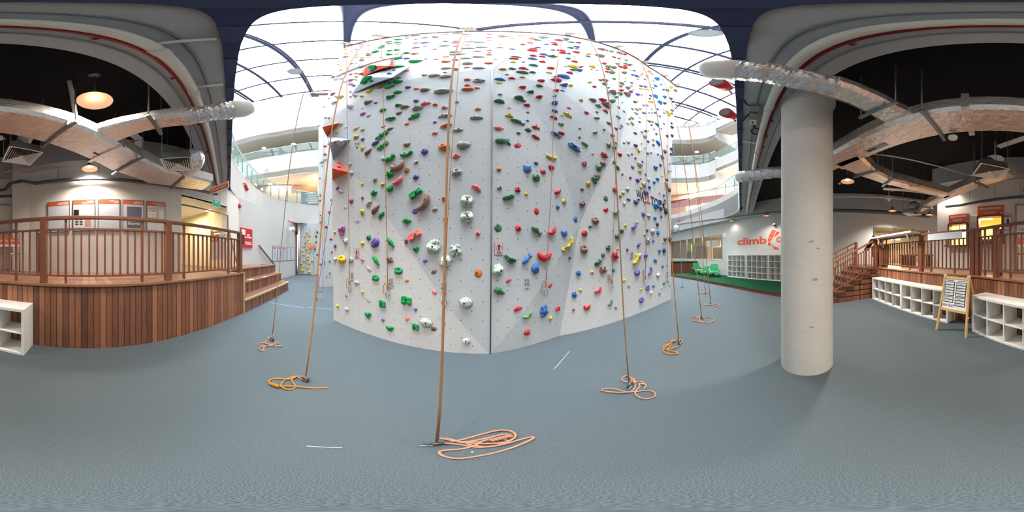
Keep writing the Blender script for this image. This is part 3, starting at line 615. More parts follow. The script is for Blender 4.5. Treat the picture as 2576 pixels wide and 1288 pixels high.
(1240, 60, 220): """P n 130 168 60 14;S p 170 184 220 18;O p 130 198 100 14;Y p 425 180 150 14;Y p 285 213 110 14;Y p 590 197 90 14;Y p 752 170 130 14;B p 740 200 185 16;g p 735 215 90 14;R p 590 226 140 18;g p 665 243 135 20;S n 113 302 50 10;R p 550 285 100 18;Y n 437 295 44 16;R p 437 311 90 22;O n 558 318 44 8;O p 108 353 112 18;B p 288 375 105 18;g p 1070 225 100 22;R p 970 247 140 28;B p 1065 242 75 18;g p 1145 273 110 22;R p 1245 280 90 24;R p 895 285 108 20;R p 905 310 108 28;B p 782 306 78 20;B p 660 354 92 24;R p 592 373 125 28;R p 580 398 165 36;Y n 755 385 55 14;g p 875 390 65 24;g p 1132 358 90 28;B p 1225 343 100 32;B n 1230 370 55 16;R p 1000 398 138 30;R p 1018 434 100 36;g p 1110 443 70 26;R p 1222 423 112 32;Y n 1198 488 48 14;B p 748 453 138 30;R p 592 476 112 36;R p 727 486 115 28;g t 862 485 130 46;g p 350 490 160 22;R p 310 517 148 36;S p 45 521 85 16;g p 1102 515 72 28;R p 1195 560 102 32;B p 587 522 142 38;R p 725 563 108 36;B n 447 566 44 18;Y b 295 570 85 32;g p 595 615 145 38;Y n 1063 630 50 18;Y p 1180 638 165 52 15;R b 1275 643 45 42;g p 1172 683 80 40;B b 1255 690 90 46;R b 843 658 108 40;R f 448 663 152 48;g p 288 668 120 38;O b 140 678 120 44;g p 435 720 200 48 12;g p 582 722 108 40;R p 1128 725 108 40;Y p 825 722 98 26;S n 202 750 58 24;B p 1045 785 195 60 12;B p 935 787 82 36;R p 280 805 118 40;O p 437 792 92 28;B p 108 822 175 50;R b 925 836 158 62 12;R b 702 845 105 48;Y p 95 875 98 26;B s 1038 912 105 72 25;Y n 1137 913 66 38;g p 685 920 112 46 12;R b 430 942 102 52 10;B s 1025 985 100 56;R b 925 987 72 48;g k 547 1013 105 70;S n 103 1045 70 36;B n 908 1070 50 46;R b 673 1085 88 66;g f 392 1118 150 100 30;B t 903 1172 85 66;g p 98 1148 168 66 12""",
(1460, 80, 250): """N p 262 230 88 30 8;R n 333 245 40 14;l p 393 257 58 24;N p 505 280 80 26;R n 563 294 44 24;Y p 103 293 66 28;B p 95 322 68 20;N p 245 315 115 38 12;R p 433 332 52 18;R n 491 347 36 16;l n 586 371 42 18;R p 298 414 58 28;l b 470 418 46 26;l p 573 415 42 26;N b 620 432 42 34;B n 220 432 22 10;Y p 150 455 82 34 15;l p 350 457 74 40 15;N p 420 467 66 36;R p 512 457 58 24;R n 568 447 40 26;R p 563 472 50 36;B n 140 489 26 12;N n 211 501 28 14;R p 345 487 58 26;N n 400 497 32 14;R n 336 519 46 20;l b 395 533 66 42;l b 556 533 54 36;Y n 645 496 30 12;U n 690 505 32 18;U p 668 562 34 26;U b 715 574 40 28;W b 747 586 34 24;Y n 737 617 34 16;Y n 580 608 24 14;l n 577 645 24 14;R n 254 629 46 22;N p 318 636 76 36;l p 310 683 62 42 15;N n 360 728 28 24;Y n 113 660 42 34;R n 175 716 46 30;l p 433 615 48 26;N p 537 677 62 30;l p 520 711 46 24;U n 658 664 32 20;N p 605 731 46 38 20;W p 656 704 42 28;Y n 682 750 24 14;R b 520 762 40 36;l n 358 789 42 28;N p 410 795 72 60 25;l p 505 808 50 42 20;N p 597 818 66 50 20;U p 645 784 42 38 20;W n 812 487 26 14;W n 785 560 30 26;Y n 797 537 26 14;Y p 883 516 42 28;W b 918 546 48 28;U n 858 572 34 20;W n 848 597 30 16;Y n 873 594 26 16;U n 830 617 30 14;C p 985 616 60 40 20;W n 946 638 36 20;N n 905 691 20 12;C p 968 705 46 28 15;C n 1040 685 24 16;U b 777 704 42 24;U b 832 714 38 24;Y n 862 714 24 16;W n 900 720 32 20;C n 938 730 30 16;Y p 777 742 46 24;W n 825 745 36 18;Y n 865 750 40 20;C n 1070 753 30 26;K n 1117 762 36 32;Y b 1167 722 40 32;N n 1225 766 46 28;Y n 1167 775 14 14;U b 735 815 46 30;W n 785 820 38 24;l n 457 853 30 36""",
}
HCOL = {'G': ('green', (12, 146, 74)), 'g': ('dark green', (58, 116, 78)), 'l': ('pale green', (98, 152, 98)), 'R': ('red', (198, 38, 48)), 'O': ('orange brown', (196, 112, 52)),
        'P': ('salmon pink', (238, 112, 112)), 'M': ('mauve pink', (176, 98, 156)), 'U': ('violet', (104, 88, 168)), 'B': ('blue', (58, 108, 178)), 'C': ('bright blue', (18, 128, 204)),
        'Y': ('yellow', (210, 184, 40)), 'W': ('pale grey', (188, 186, 182)), 'N': ('brown', (138, 106, 98)), 'K': ('charcoal', (74, 78, 84)), 'E': ('white marbled', None), 'S': ('grey stone', None)}
HM = {}
for k, (nm, c) in HCOL.items():
    if c: HM[k] = mat('hold_' + nm.replace(' ', '_'), c, 0.62, var=0.1, scale=5, bump=0.15, bscale=40)
HM['E'] = marble_mat('hold_white_marbled', (206, 214, 208), (92, 134, 112)); HM['S'] = marble_mat('hold_grey_stone', (156, 162, 156), (104, 116, 108))
SHN = {'b': 'rounded', 'j': 'scooped', 'p': 'slim tapering', 's': 'angular', 'c': 'crescent', 't': 'knobbly', 'w': 'butterfly shaped', 'v': 'toy truck shaped', 'f': 'fish tailed', 'n': 'small round', 'q': 'caterpillar shaped', 'k': 'ribbed', 'd': 'crocodile shaped'}

def ico(sub=2):
    bm = bmesh.new(); bmesh.ops.create_icosphere(bm, subdivisions=sub, radius=1); vs = [v.co.copy() for v in bm.verts]; fs = [[v.index for v in f.verts] for f in bm.faces]; bm.free(); return vs, fs
IV2, IF2 = ico(2); IV3, IF3 = ico(3)
def norm_mesh(vs):
    lo = [min(v[i] for v in vs) for i in range(3)]; hi = [max(v[i] for v in vs) for i in range(3)]
    return [V(((v.x - (lo[0] + hi[0]) / 2) / (hi[0] - lo[0]), (v.y - (lo[1] + hi[1]) / 2) / (hi[1] - lo[1]), max(0, v.z) / hi[2] - 0.04)) for v in vs]
def proto(shape, seed):
    r = random.Random(seed * 77 + ord(shape)); mb = MB(); o = V((r.random() * 50, r.random() * 50, r.random() * 50))
    if shape in 'bjpnk':
        vs = []
        for v in (IV3 if shape in 'jk' else IV2):
            w = v.copy()
            if shape == 'p':
                tpr = 1 - 0.45 * (w.x + 1) / 2; w.y *= tpr; w.z *= tpr; w.y += 0.25 * w.x * w.x * (1 if seed % 2 else -1)
            k = 1 + 0.22 * noise.noise(v * 1.3 + o) + (0.1 * noise.noise(v * 3 + o) if shape != 'n' else 0)
            if shape == 'k': k *= 1 + 0.10 * sin(9 * atan2(v.x, v.y + 1.4))
            w *= k
            if shape == 'j':
                dd = ((v.x - 0.05) ** 2 / 0.30 + (v.y - 0.35) ** 2 / 0.12)
                if v.z > 0: w.z -= 0.75 * math.exp(-dd * 1.6)
                if v.z > 0: w.z += 0.25 * math.exp(-((v.y + 0.25) ** 2) / 0.06)
            vs.append(w)
        mb.add(vs, IF3 if shape in 'jk' else IF2, True)
    elif shape == 's':
        bm = bmesh.new()
        n = 9 + seed
        for i in range(n):
            a = 2 * pi * i / n + r.uniform(-.3, .3); bm.verts.new((cos(a) * r.uniform(.7, 1), sin(a) * r.uniform(.7, 1), 0))
        for i in range(4):
            a = r.random() * 6.3; bm.verts.new((cos(a) * r.uniform(.1, .5), sin(a) * r.uniform(.1, .5) - 0.2, r.uniform(.6, 1)))
        bmesh.ops.convex_hull(bm, input=bm.verts)
        for v in [v for v in bm.verts if not v.link_faces]: bm.verts.remove(v)
        bmesh.ops.bevel(bm, geom=bm.edges[:], offset=0.07, segments=1, affect='EDGES')
        bm.verts.index_update(); mb.add([v.co.copy() for v in bm.verts], [[v.index for v in f.verts] for f in bm.faces], False); bm.free()
    elif shape == 'c':
        pts = [V((cos(a) * 1.0, -sin(a) * 0.85 + 0.2, 0.28)) for a in [pi * (0.02 + 0.96 * i / 12) for i in range(13)]]
        mb.tube(pts, [0.12 + 0.34 * sin(pi * (0.06 + 0.9 * i / 12)) ** 0.8 for i in range(13)], 12)
    elif shape == 't':
        mb.ball((0, 0, 0.1), 0.72, 2, (1, 0.9, 0.8))
        for i in range(6):
            a = 2 * pi * i / 6 + r.uniform(-.4, .4); d = r.uniform(.55, .8); mb.ball((cos(a) * d, sin(a) * d, r.uniform(.1, .5)), r.uniform(.24, .4), 2)
        mb.ball((r.uniform(-.3, .3), r.uniform(-.2, .3), 0.62), 0.34, 2)
    elif shape == 'w':
        for sx in (-1, 1):
            for cy, rr in ((0.35, 0.5), (-0.35, 0.4)):
                mb.ball((sx * 0.55, cy, 0.15), rr, 2, (1.05, 0.95, 0.42)); mb.ball((sx * 0.62, cy, 0.30), rr * 0.5, 2, (1, 1, 0.4))
        mb.tube([(0, -0.8, 0.3), (0, -0.3, 0.42), (0, 0.3, 0.48), (0, 0.75, 0.38)], [0.12, 0.2, 0.24, 0.16], 10)
    elif shape == 'v':
        mb.obox((0, 0.12, 0.3), (1, 0, 0), (0, 1, 0), (0, 0, 1), 1.7, 0.62, 0.6)
        mb.obox((-0.42, 0.52, 0.3), (1, 0, 0), (0, 1, 0), (0, 0, 1), 0.72, 0.5, 0.56); mb.obox((0.4, 0.48, 0.3), (1, 0, 0), (0, 1, 0), (0, 0, 1), 0.8, 0.22, 0.5)
        for x in (-0.5, 0.5):
            mb.lathe([(0.02, 0.72), (0.15, 0.74), (0.17, 0.66), (0.3, 0.66), (0.38, 0.58), (0.38, 0)], (x, -0.32, 0), 16, (0, 0, 1), True)
        mb.obox((0.02, 0.55, 0.5), (1, 0, 0), (0, 1, 0), (0, 0, 1), 0.08, 0.3, 0.3)
    elif shape == 'f':
        mb.tube([(-1, 0, 0.15), (-0.7, 0, 0.22), (-0.2, 0, 0.28), (0.25, 0, 0.24), (0.55, 0.02, 0.16), (0.7, 0.05, 0.12)], [0.12, 0.36, 0.46, 0.32, 0.14, 0.1], 12)
        for s in (-1, 1): mb.tube([(0.62, 0, 0.14), (0.85, 0.22 * s, 0.14), (1.05, 0.48 * s, 0.1)], [0.12, 0.16, 0.05], 10)
        mb.tube([(-0.2, 0.3, 0.25), (0.1, 0.6, 0.15)], [0.18, 0.05], 8)
    elif shape == 'q':
        for i in range(6):
            t = i / 5; mb.ball((-0.85 + 1.7 * t, -0.28 * sin(pi * t) + 0.12, 0.25), 0.30 + 0.05 * (i % 2), 2)
        for s in (-1, 1): mb.tube([(-0.95, 0.25, 0.4), (-1.08, 0.38 + 0.1 * s, 0.5)], 0.06, 6)
    elif shape == 'd':
        mb.tube([(-1, 0.1, 0.2), (-0.6, 0.14, 0.32), (-0.15, 0.1, 0.36), (0.35, -0.02, 0.28), (0.75, -0.12, 0.2), (1.02, -0.14, 0.12)], [0.26, 0.42, 0.46, 0.34, 0.24, 0.12], 12)
        for x in (-0.7, -0.3, 0.1): mb.ball((x, 0.42, 0.34), 0.2, 1)
        mb.tube([(-0.2, -0.2, 0.2), (-0.1, -0.62, 0.1)], [0.2, 0.08], 8)
    mb.v = norm_mesh(mb.v)
    me = bpy.data.meshes.new('hold_' + shape); me.from_pydata([tuple(v) for v in mb.v], [], mb.f); me.polygons.foreach_set('use_smooth', mb.smooth)
    return me
PROTO = {}
for sh in SHN:
    for sd in range(4 if sh in 'bjpsn' else (2 if sh == 't' else 1)): PROTO[(sh, sd)] = proto(sh, sd)
HMESH = {}
def hold_mesh(sh, sd, ck):
    k = (sh, sd, ck)
    if k not in HMESH:
        me = PROTO[(sh, sd)].copy(); me.materials.append(HM[ck]); HMESH[k] = me
    return HMESH[k]
boltme = MB().lathe([(0.0, 1.0), (0.5, 1.0), (0.5, 0.0)], (0, 0, 0), 10, (0, 0, 1), False)
boltm = bpy.data.meshes.new('bolt'); boltm.from_pydata([tuple(v) for v in boltme.v], [], boltme.f); boltm.materials.append(mat('bolt_hole_dark', (26, 26, 28), 0.7))

HL = []
rr = random.Random(9)
KPX = 2 * pi / 2576
for (ox, oy, sz), txt in HOLDS.items():
    k = sz / 1288
    for it in txt.split(';'):
        a = it.split(); ck, sh = a[0], a[1]; x, y, w, h = [float(q) for q in a[2:6]]; tilt = float(a[6]) if len(a) > 6 else 0.0
        px, py, pw_, ph_ = ox + x * k, oy + y * k, w * k, h * k
        ht = hit_wall(px, py, WALLBVH_ALL)
        if ht is None: continue
        loc, n, idx = ht
        up = V((0, 0, 1)); u = (up.cross(n)).normalized(); v = n.cross(u).normalized()
        if u.dot(V((cos(atan2(loc.x, loc.y)), -sin(atan2(loc.x, loc.y)), 0))) < 0: u, v = -u, -v
        dh = hypot(loc.x, loc.y); el = atan2(loc.z - EYE, dh); sl = (loc - EYEV).length
        eaz = V((loc.y / dh, -loc.x / dh, 0))
        W = dh * pw_ * KPX / max(abs(u.dot(eaz)), 0.55)
        eel = V((-sin(el) * loc.x / dh, -sin(el) * loc.y / dh, cos(el)))
        H = sl * ph_ * KPX / max(abs(v.dot(eel)), 0.45)
        if el > 0.75:
            H = min(max(H * 0.7, 0.42 * W), 0.95 * W)
        else:
            H = min(H, 2.2 * W)
        D = (0.42 if sh not in 'n' else 0.5) * min(W, H)
        if sh == 'w': D *= 0.7
        if el > 0.9:
            D = min(max(D, sl * ph_ * KPX * 0.75), 0.22)
        D = max(D, 0.02)
        HL.append(dict(ck=ck, sh=sh, px=px, py=py, W=W, H=H, D=D, loc=loc, n=n, u=u, v=v, tilt=tilt if el < 1.0 else tilt * 0.5, area=pw_ * ph_, reg=BR[idx], el=el))
HL.sort(key=lambda h: -h['area'])

# ---- words that single each hold out
def hgt(z):
    if z < 0.5: return 'near the floor'
    if z < 1.0: return 'at knee height'
    if z < 1.6: return 'at chest height'
    if z < 2.2: return 'just above head height'
    return None
used = {}
def nb_word(h, o):
    dx, dy = o['px'] - h['px'], o['py'] - h['py']
    if abs(dx) > abs(dy): return 'left of' if dx > 0 else 'right of'
    return 'above' if dy > 0 else 'below'
def hname(o): return ('%s %s' % (HCOL[o['ck']][0], SHN[o['sh']].split()[0] if o['sh'] in 'bjpscnkt' else SHN[o['sh']])).strip()
def hold_label(h):
    size = 'large ' if h['W'] * h['H'] > 0.035 else ''
    me = '%s%s %s hold' % (size, HCOL[h['ck']][0], SHN[h['sh']])
    me = me.replace('large pale grey small', 'pale grey').replace('large ' + HCOL[h['ck']][0] + ' small', HCOL[h['ck']][0])
    reg = h['reg']
    if reg.startswith('v:'): reg = 'orange volume' if 'orange' in reg else 'blue grey volume'
    ds = sorted((o for o in HL if o is not h), key=lambda o: (o['px'] - h['px']) ** 2 + (o['py'] - h['py']) ** 2)
    cands = []
    a, b, c = ds[0], ds[1], ds[2]
    hg = hgt(h['loc'].z)
    for o in (a, b, c):
        cands.append('%s on %s, %s %s one' % (me, reg, nb_word(h, o), hname(o)))
    for i, o in enumerate(ds[:7]):
        for o2 in ds[:7][i + 1:]:
            if nb_word(h, o) != nb_word(h, o2):
                cands.append('%s, %s %s one and %s %s one' % (me, nb_word(h, o), hname(o), nb_word(h, o2), hname(o2)))
    if hg: cands.insert(0, '%s on %s %s' % (me, reg, hg))
    for s in cands:
        n = len(s.split())
        if s not in used and 4 <= n <= 16: used[s] = 1; return s
    for o in ds[:20]:
        s = '%s %s %s one on %s' % (me, nb_word(h, o), hname(o), reg)
        if s not in used and len(s.split()) <= 16: used[s] = 1; return s
    return cands[0]

NIND = 300
rest = MB(); restm = []
def hmat(h):
    a = -radians(h['tilt']); u = h['u'] * cos(a) + h['v'] * sin(a); v = -h['u'] * sin(a) + h['v'] * cos(a)
    ta = abs(radians(h['tilt']))
    W, H = h['W'], h['H']
    if 0.3 < ta < 1.35 and h['sh'] in 'pcdfqbvwt':
        # turn the upright bounding size into length and breadth along the tilted axes
        L = max(hypot(W, H) * 0.92, max(W, H)); S = max(0.45 * L, min(W, H) * 0.62)
        W, H = (L, S)
    n = h['n']
    return Matrix(((u.x * W, v.x * H, n.x * h['D'], h['loc'].x), (u.y * W, v.y * H, n.y * h['D'], h['loc'].y), (u.z * W, v.z * H, n.z * h['D'], h['loc'].z), (0, 0, 0, 1)))
for i, h in enumerate(HL):
    nsd = 4 if h['sh'] in 'bjpsn' else (2 if h['sh'] == 't' else 1)
    sd = rr.randrange(nsd); M_ = hmat(h)
    if i < NIND:
        o = bpy.data.objects.new('climbing_hold', hold_mesh(h['sh'], sd, h['ck'])); COL.objects.link(o); o.matrix_world = M_
        tag(o, hold_label(h), 'climbing hold', 'climbing holds bolted on the wall')
        if h['area'] > 130 and h['el'] < 0.95:
            bo = bpy.data.objects.new('bolt', boltm); COL.objects.link(bo); bo.parent = o
            me = o.data; bx, by = rr.uniform(-.15, .15), rr.uniform(-.05, .2)
            zt = max((v.co.z for v in me.vertices if hypot(v.co.x - bx, v.co.y - by) < 0.16), default=0.8)
            bo.matrix_local = Matrix.Translation((bx, by, zt - 0.10)) @ Matrix.Diagonal((0.026 / h['W'], 0.026 / h['H'], 0.12, 1)); bo['label'] = 'dark bolt hole'
    else:
        me = PROTO[(h['sh'], sd)]
        rest.add([M_ @ v.co for v in me.vertices], [list(p.vertices) for p in me.polygons], True); restm.append((len(me.polygons), h['ck']))
o = rest.build('climbing_hold_field', None); o['kind'] = 'stuff'; tag(o, 'the many smaller coloured holds scattered over the upper climbing wall', 'climbing holds')
slots = {}
mi = []
for n, ck in restm:
    if ck not in slots: slots[ck] = len(slots); o.data.materials.append(HM[ck])
    mi += [slots[ck]] * n
o.data.polygons.foreach_set('material_index', mi)

# red lettering and warning plates on the wall
def wall_plate(name, label, cat, px, py, w, h, m):
    loc, n, _ = hit_wall(px, py); up = V((0, 0, 1)); u = up.cross(n).normalized(); v = n.cross(u)
    t = thing(name, label, cat, loc); MB().obox(loc + n * 0.004, u, v, n, w, h, 0.008).build('plate', m, t)
    return t, loc + n * 0.009, u, v, n
for px, py, lab in ((1254.5, 625, 'white warning sign with a red ringed hand, right of the corner joint'), (898, 637, 'white warning sign with a red ringed hand low on the white left panel'), (1588.7, 641, 'small white warning sign with a red ringed hand on the right panel')):
    t, c, u, v, n = wall_plate('warning_sign', lab, 'sign', px, py, 0.115, 0.18, mat('red_sign_border', (206, 96, 100), 0.5))
    MB().obox(c, u, v, n, 0.10, 0.165, 0.003).build('face', mat('pale_sign_face', (214, 214, 218), 0.5), t)
    MB().lathe([(0.042, 0.003), (0.042, 0.005), (0.034, 0.005), (0.034, 0.003)], c + v * 0.012, 24, n, False).build('prohibition_ring', txtr, t)
    MB().ball(c + v * 0.008 + n * 0.003, 0.016, 2, (1, 1, 1)).build('hand_symbol', txtk, t) if 0 else None
    mb = MB(); mb.obox(c + v * 0.0 + n * 0.004, u, v, n, 0.026, 0.03, 0.002)
    for k in range(4): mb.obox(c + u * (-0.0105 + k * 0.007) + v * (0.026 + (0.004 if k in (1, 2) else 0)) + n * 0.004, u, v, n, 0.0055, 0.026, 0.002)
    mb.build('hand_symbol', txtk, t)
    text('WARNING', 0.02, txtk, c + v * 0.058 - u * 0.04 + n * 0.003, u, t, up=v, fit=0.08)
    mb = MB()
    for k in range(3): mb.obox(c - v * (0.046 + k * 0.012) + n * 0.003, u, v, n, 0.075 - 0.02 * (k == 2), 0.004, 0.002)
    mb.build('small_print', txtk, t)
for px, py, lab in ((886, 695, 'rating plate beside the leftmost knotted rope'), (984, 711, 'rating plate behind the knotted rope over the green truck hold'), (1117, 722, 'rating plate behind the nearest rope'), (1325.5, 711.5, 'rating plate left of the rope above the blue knobbly hold'), (1531.5, 699, 'rating plate beside the rope right of the red crescent hold'), (1618, 686, 'rating plate beside the rope over the violet hold')):
    t, c, u, v, n = wall_plate('rating_plate', 'small clear ' + lab, 'plate', px, py, 0.075, 0.165, mat('clear_plate', (176, 184, 188), 0.3))
    mb = MB()
    for k in range(6): mb.obox(c + u * 0.012 + v * (0.05 - k * 0.019) + n * 0.001, u, v, n, 0.04, 0.004, 0.001)
    mb.build('printed_lines', txtk, t)
    for k, cc in enumerate((redm, MATS['hold_yellow'], blackm)): MB().obox(c - u * 0.026 + v * (0.04 - k * 0.03) + n * 0.001, u, v, n, 0.012, 0.025, 0.001).build('colour_bar', cc, t)
p = hit_wall(1601, 500)[0]; q = hit_wall(1673, 527)[0]
n = hit_wall(1601, 500)[1]; xd = (q - p).normalized(); xd = V((xd.x, xd.y, 0)).normalized(); up = V((0, 0, 1))
lg = thing('painted_lettering', 'bold dark grey and red painted lettering on the white right panel', 'lettering', p)
Lw = (q - p).length; zb = hit_wall(1602, 507)[0].z; hh = 0.30
p = V((p.x, p.y, zb))
text('WA', hh * 1.25, txtk, p + n * 0.003, xd, lg, fit=Lw * 0.22, bold=0.03)
text('LL', hh * 1.25, txtr, p + n * 0.003 + xd * Lw * 0.24, xd, lg, fit=Lw * 0.17, bold=0.03)
text('TOPIA', hh * 1.25, txtk, p + n * 0.003 + xd * Lw * 0.43, xd, lg, fit=Lw * 0.57, bold=0.03)
# ================================================================ GYM GROUND FLOOR WALLS
C1 = (-7.15, -0.76)
PW0, PW1 = (-0.8, -4.42), (-4.02, -1.98)            # poster wall
L1D = V((0.8615, -0.5077, 0)); L1N = V((-0.5077, -0.8615, 0))   # along the deck front, and back from it
def l1(t, s, z=0.0): return V((-4.08, -0.33, z)) + L1D * t + L1N * s
L1LEN = 5.92
cor = l1(L1LEN, 0)                                   # deck corner post by the board
L2E = V((4.60, -3.72, 0))
L2D = (L2E - V((cor.x, cor.y, 0))).normalized(); L2N = V((L2D.y, -L2D.x, 0))
L2LEN = (L2E - V((cor.x, cor.y, 0))).length
def l2(t, s, z=0.0): return V((cor.x, cor.y, z)) + L2D * t + L2N * s
DZ = 1.08
FW0, FW1 = (14.5, 9.7), (3.5, -11.8)                 # long far wall with the big orange lettering
mb = MB(); mb.wall(C1, (-12.72, 3.2), 0, ZS + 0.1, 0.2, 1); struct(mb.build('wall_left', gymwhite))
mb = MB(); mb.wall(C1, (-5.72, -1.02), 0, ZS + 0.1, 0.2, -1); struct(mb.build('wall_return', offwhite))
mb = MB(); mb.wall(PW1, PW0, DZ - 0.3, ZC, 0.2, -1); struct(mb.build('wall_posters', offwhite))
mb = MB(); mb.prism([(-0.36, -4.62), (-0.80, -4.42), (-1.0, -4.9), (-0.36, -5.2)], DZ - 0.3, ZC); struct(mb.build('wall_pilaster', offwhite))
mb = MB()
for x0, x1, z0, z1 in ((2.95, 2.45, .8, ZC), (2.45, 1.79, .8, 1.85), (2.45, 1.79, 2.58, ZC), (1.79, 1.43, .8, ZC), (1.43, .655, .8, 1.93), (1.43, .655, 2.77, ZC), (.655, -.4, .8, ZC)):
    mb.wall((x0, -5.01), (x1, -5.01), z0, z1, 0.2, 1)
RW0, RW1 = (2.95, -5.02), (-0.4, -5.0)
# booth end wall turning away
mb.wall((2.95, -5.02), (3.6, -9.5), DZ - 0.3, ZC, 0.2, -1); o = mb.build('wall_booth', offwhite); struct(o)
# far wall in pieces around its two windows
def fw(t, z=0.0):
    p = V((FW0[0], FW0[1], z)); q = V((FW1[0], FW1[1], z)); return p + (q - p).normalized() * t
def fwt(px):
    h = at_w(px, 600, FW0, FW1); return (V((h.x, h.y, 0)) - V((FW0[0], FW0[1], 0))).length
tA0, tA1 = 0.3, fwt(1816); tB0, tB1 = fwt(2199), fwt(2338)
FL = (V(FW1) - V(FW0)).length
WZ0, WZ1 = 1.25, 3.05; WY0, WY1 = 1.1, 3.05
mb = MB()
def fwall(t0, t1, z0, z1): mb.wall(XY(fw(t0)), XY(fw(t1)), z0, z1, 0.18, 1)
fwall(tA1, tB0, 0, ZC); fwall(tB1, FL, 0, ZC)
fwall(-1.5, tA1, WZ1, ZC); fwall(-1.5, tA1, 0, WZ0); fwall(tB0, tB1, WY1, ZC); fwall(tB0, tB1, 0, WY0)
struct(mb.build('wall_right', mat('cool_gym_wall', (196, 198, 197), 0.75, var=0.03)))
# lit rooms behind those windows
room = mat('shop_interior', (168, 138, 96), 0.8, var=0.1, scale=2)
def fwo(t, o, z=0.0):
    p = fw(t, z); d = (fw(1) - fw(0)).normalized(); return p + V((-d.y, d.x, 0)) * o
mb = MB()
for t0, t1 in ((-9, tA1 + 2), (tB0 - 2, tB1 + 2)):
    mb.wall(XY(fwo(t0, 5)), XY(fwo(t1, 5)), 0, 4, 0.1, 1); mb.wall(XY(fwo(t1, 0.2)), XY(fwo(t1, 5)), 0, 4, 0.1, -1); mb.wall(XY(fwo(t0, 0.2)), XY(fwo(t0, 5)), 0, 4, 0.1, 1)
    mb.prism([XY(fwo(t0, .2)), XY(fwo(t1, .2)), XY(fwo(t1, 5)), XY(fwo(t0, 5))], 3.6, 3.7)
struct(mb.build('wall_shop', room))
for i, (t0, t1, z0, z1) in enumerate(((-1.5, tA1, WZ0, WZ1), (tB0, tB1, WY0, WY1))):
    d = (fw(1) - fw(0)).normalized()
    w = MB(); w.wall(XY(fwo(t0, 0.08)), XY(fwo(t1, 0.08)), z0, z1, 0.012, 1); o = struct(w.build('window_%d' % (i + 1), winglass))
    f = MB()
    n = int((t1 - t0) / 1.05)
    for k in range(n + 1):
        c = fwo(t0 + (t1 - t0) * k / n, -0.04); f.box((c.x, c.y, (z0 + z1) / 2), 0.05, 0.05, z1 - z0)
    f.build('window_frame', galv, o)
    g = MB()
    for k in range(12): g.wall(XY(fwo(t0, -0.05)), XY(fwo(t1, -0.05)), z0 + (z1 - z0) * k / 14 + 0.05, z0 + (z1 - z0) * k / 14 + 0.058, 0.006, 1)
    for k in range(int((t1 - t0) / 0.09)):
        c = fwo(t0 + 0.09 * k, -0.06); g.box((c.x, c.y, z0 + (z1 - z0) * 0.42), 0.004, 0.004, (z1 - z0) * 0.84)
    g.build('mesh_screen', galv, o)
    # pieces of furniture and glow inside
for t, z, w, h, c, o_ in ((tA1 - 2.6, 2.55, 1.5, 0.5, (196, 192, 200), 0.8), (tA1 - 2.4, 1.75, 1.7, 1.0, (92, 76, 62), 1.4), (tA1 - 4.6, 1.8, 1.6, 1.3, (74, 64, 56), 1.2), (tA1 - 5.6, 2.3, 0.5, 0.7, (96, 150, 60), 1.0), (tA1 - 5.9, 1.6, 0.8, 0.8, (60, 56, 60), 1.0), (tB0 + 1.1, 2.85, 1.6, 0.25, (176, 178, 178), 3.5), (tB0 + 1.5, 1.5, 1.4, 0.8, (150, 120, 80), 3.5)):
    p0, p1 = fwo(t, o_), fwo(t + w, o_); b = MB(); b.wall(XY(p0), XY(p1), z - h / 2, z + h / 2, 0.1, 1)
    o = b.build('shop_display', mat('display_%d' % c[0], c, 0.6)); tag(o, 'blurred shop display panel seen through the %s mesh window' % ('right' if t > tA1 else 'left'), 'display', 'shop displays behind the %s mesh window' % ('right' if t > tA1 else 'left'))
lampm = emis('warm_downlight', (255, 226, 170), 9)
def downlight(c, r, label, grp='recessed downlights'):
    o = MB().lathe([(0, 0.0), (r, 0.0), (r * 1.25, 0.012), (r * 1.25, 0.02), (0, 0.02)], (c[0], c[1], c[2] - 0.02), 16).build('downlight', lampm)
    return tag(o, label, 'downlight', grp)
for i, (t, o_) in enumerate(((tA1 - 2.2, 1.5), (tA1 - 3.9, 1.6), (tA1 - 4.2, 3.0), (tA1 - 6.4, 2.4), (tB0 + 1.3, 1.2), (tB0 + 0.9, 2.6), (tB0 + 2.2, 2.0))):
    c = fwo(t, o_, 3.6); downlight(c, 0.09, 'warm round ceiling downlight in the shop behind the %s mesh window' % ('right' if t > tA1 + 2 else 'left'), 'shop downlights')

# mesh-side signs and fittings on the far wall
def fwplate(name, label, cat, px0, px1, z0, z1, m, t=0.012):
    a, b = at_w(px0, 600, FW0, FW1), at_w(px1, 600, FW0, FW1)
    r = thing(name, label, cat, (a.x, a.y, z0)); w = MB(); rd, n = board(w, (a.x, a.y), (b.x, b.y), z0, z1, t, 0.0); w.build('panel', m, r); return r, a, b, rd, n
# big orange lettering
a = at_w(1855, 600, FW0, FW1); b = at_w(1927, 600, FW0, FW1); rd = (V((b.x, b.y, 0)) - V((a.x, a.y, 0))).normalized(); n = rd.cross(V((0, 0, 1)))
org = V((a.x, a.y, at_w(1890, 619.5, FW0, FW1).z)) + n * 0.004
logo = thing('emblem_lettering', 'large orange lowercase lettering and faceted hand emblem on the far right wall', 'lettering', org)
oram = mat('orange_wall_letter', (216, 92, 58), 0.6, var=0.0)
text('climb', (at_w(1890, 597, FW0, FW1).z - org.z) * 1.12, oram, org, rd, logo, fit=(b - a).length * 1.02, bold=0.035)
c0 = at_w(1952.5, 619, FW0, FW1)
text('central', (at_w(1890, 597, FW0, FW1).z - org.z) * 1.12, oram, V((c0.x, c0.y, org.z + 0.06)) + n * 0.004, rd, logo, bold=0.035)
def emb(pts):
    return [at_w(1840 + x / 8.05, 560 + y / 8.05, FW0, FW1) + n * 0.005 for x, y in pts]
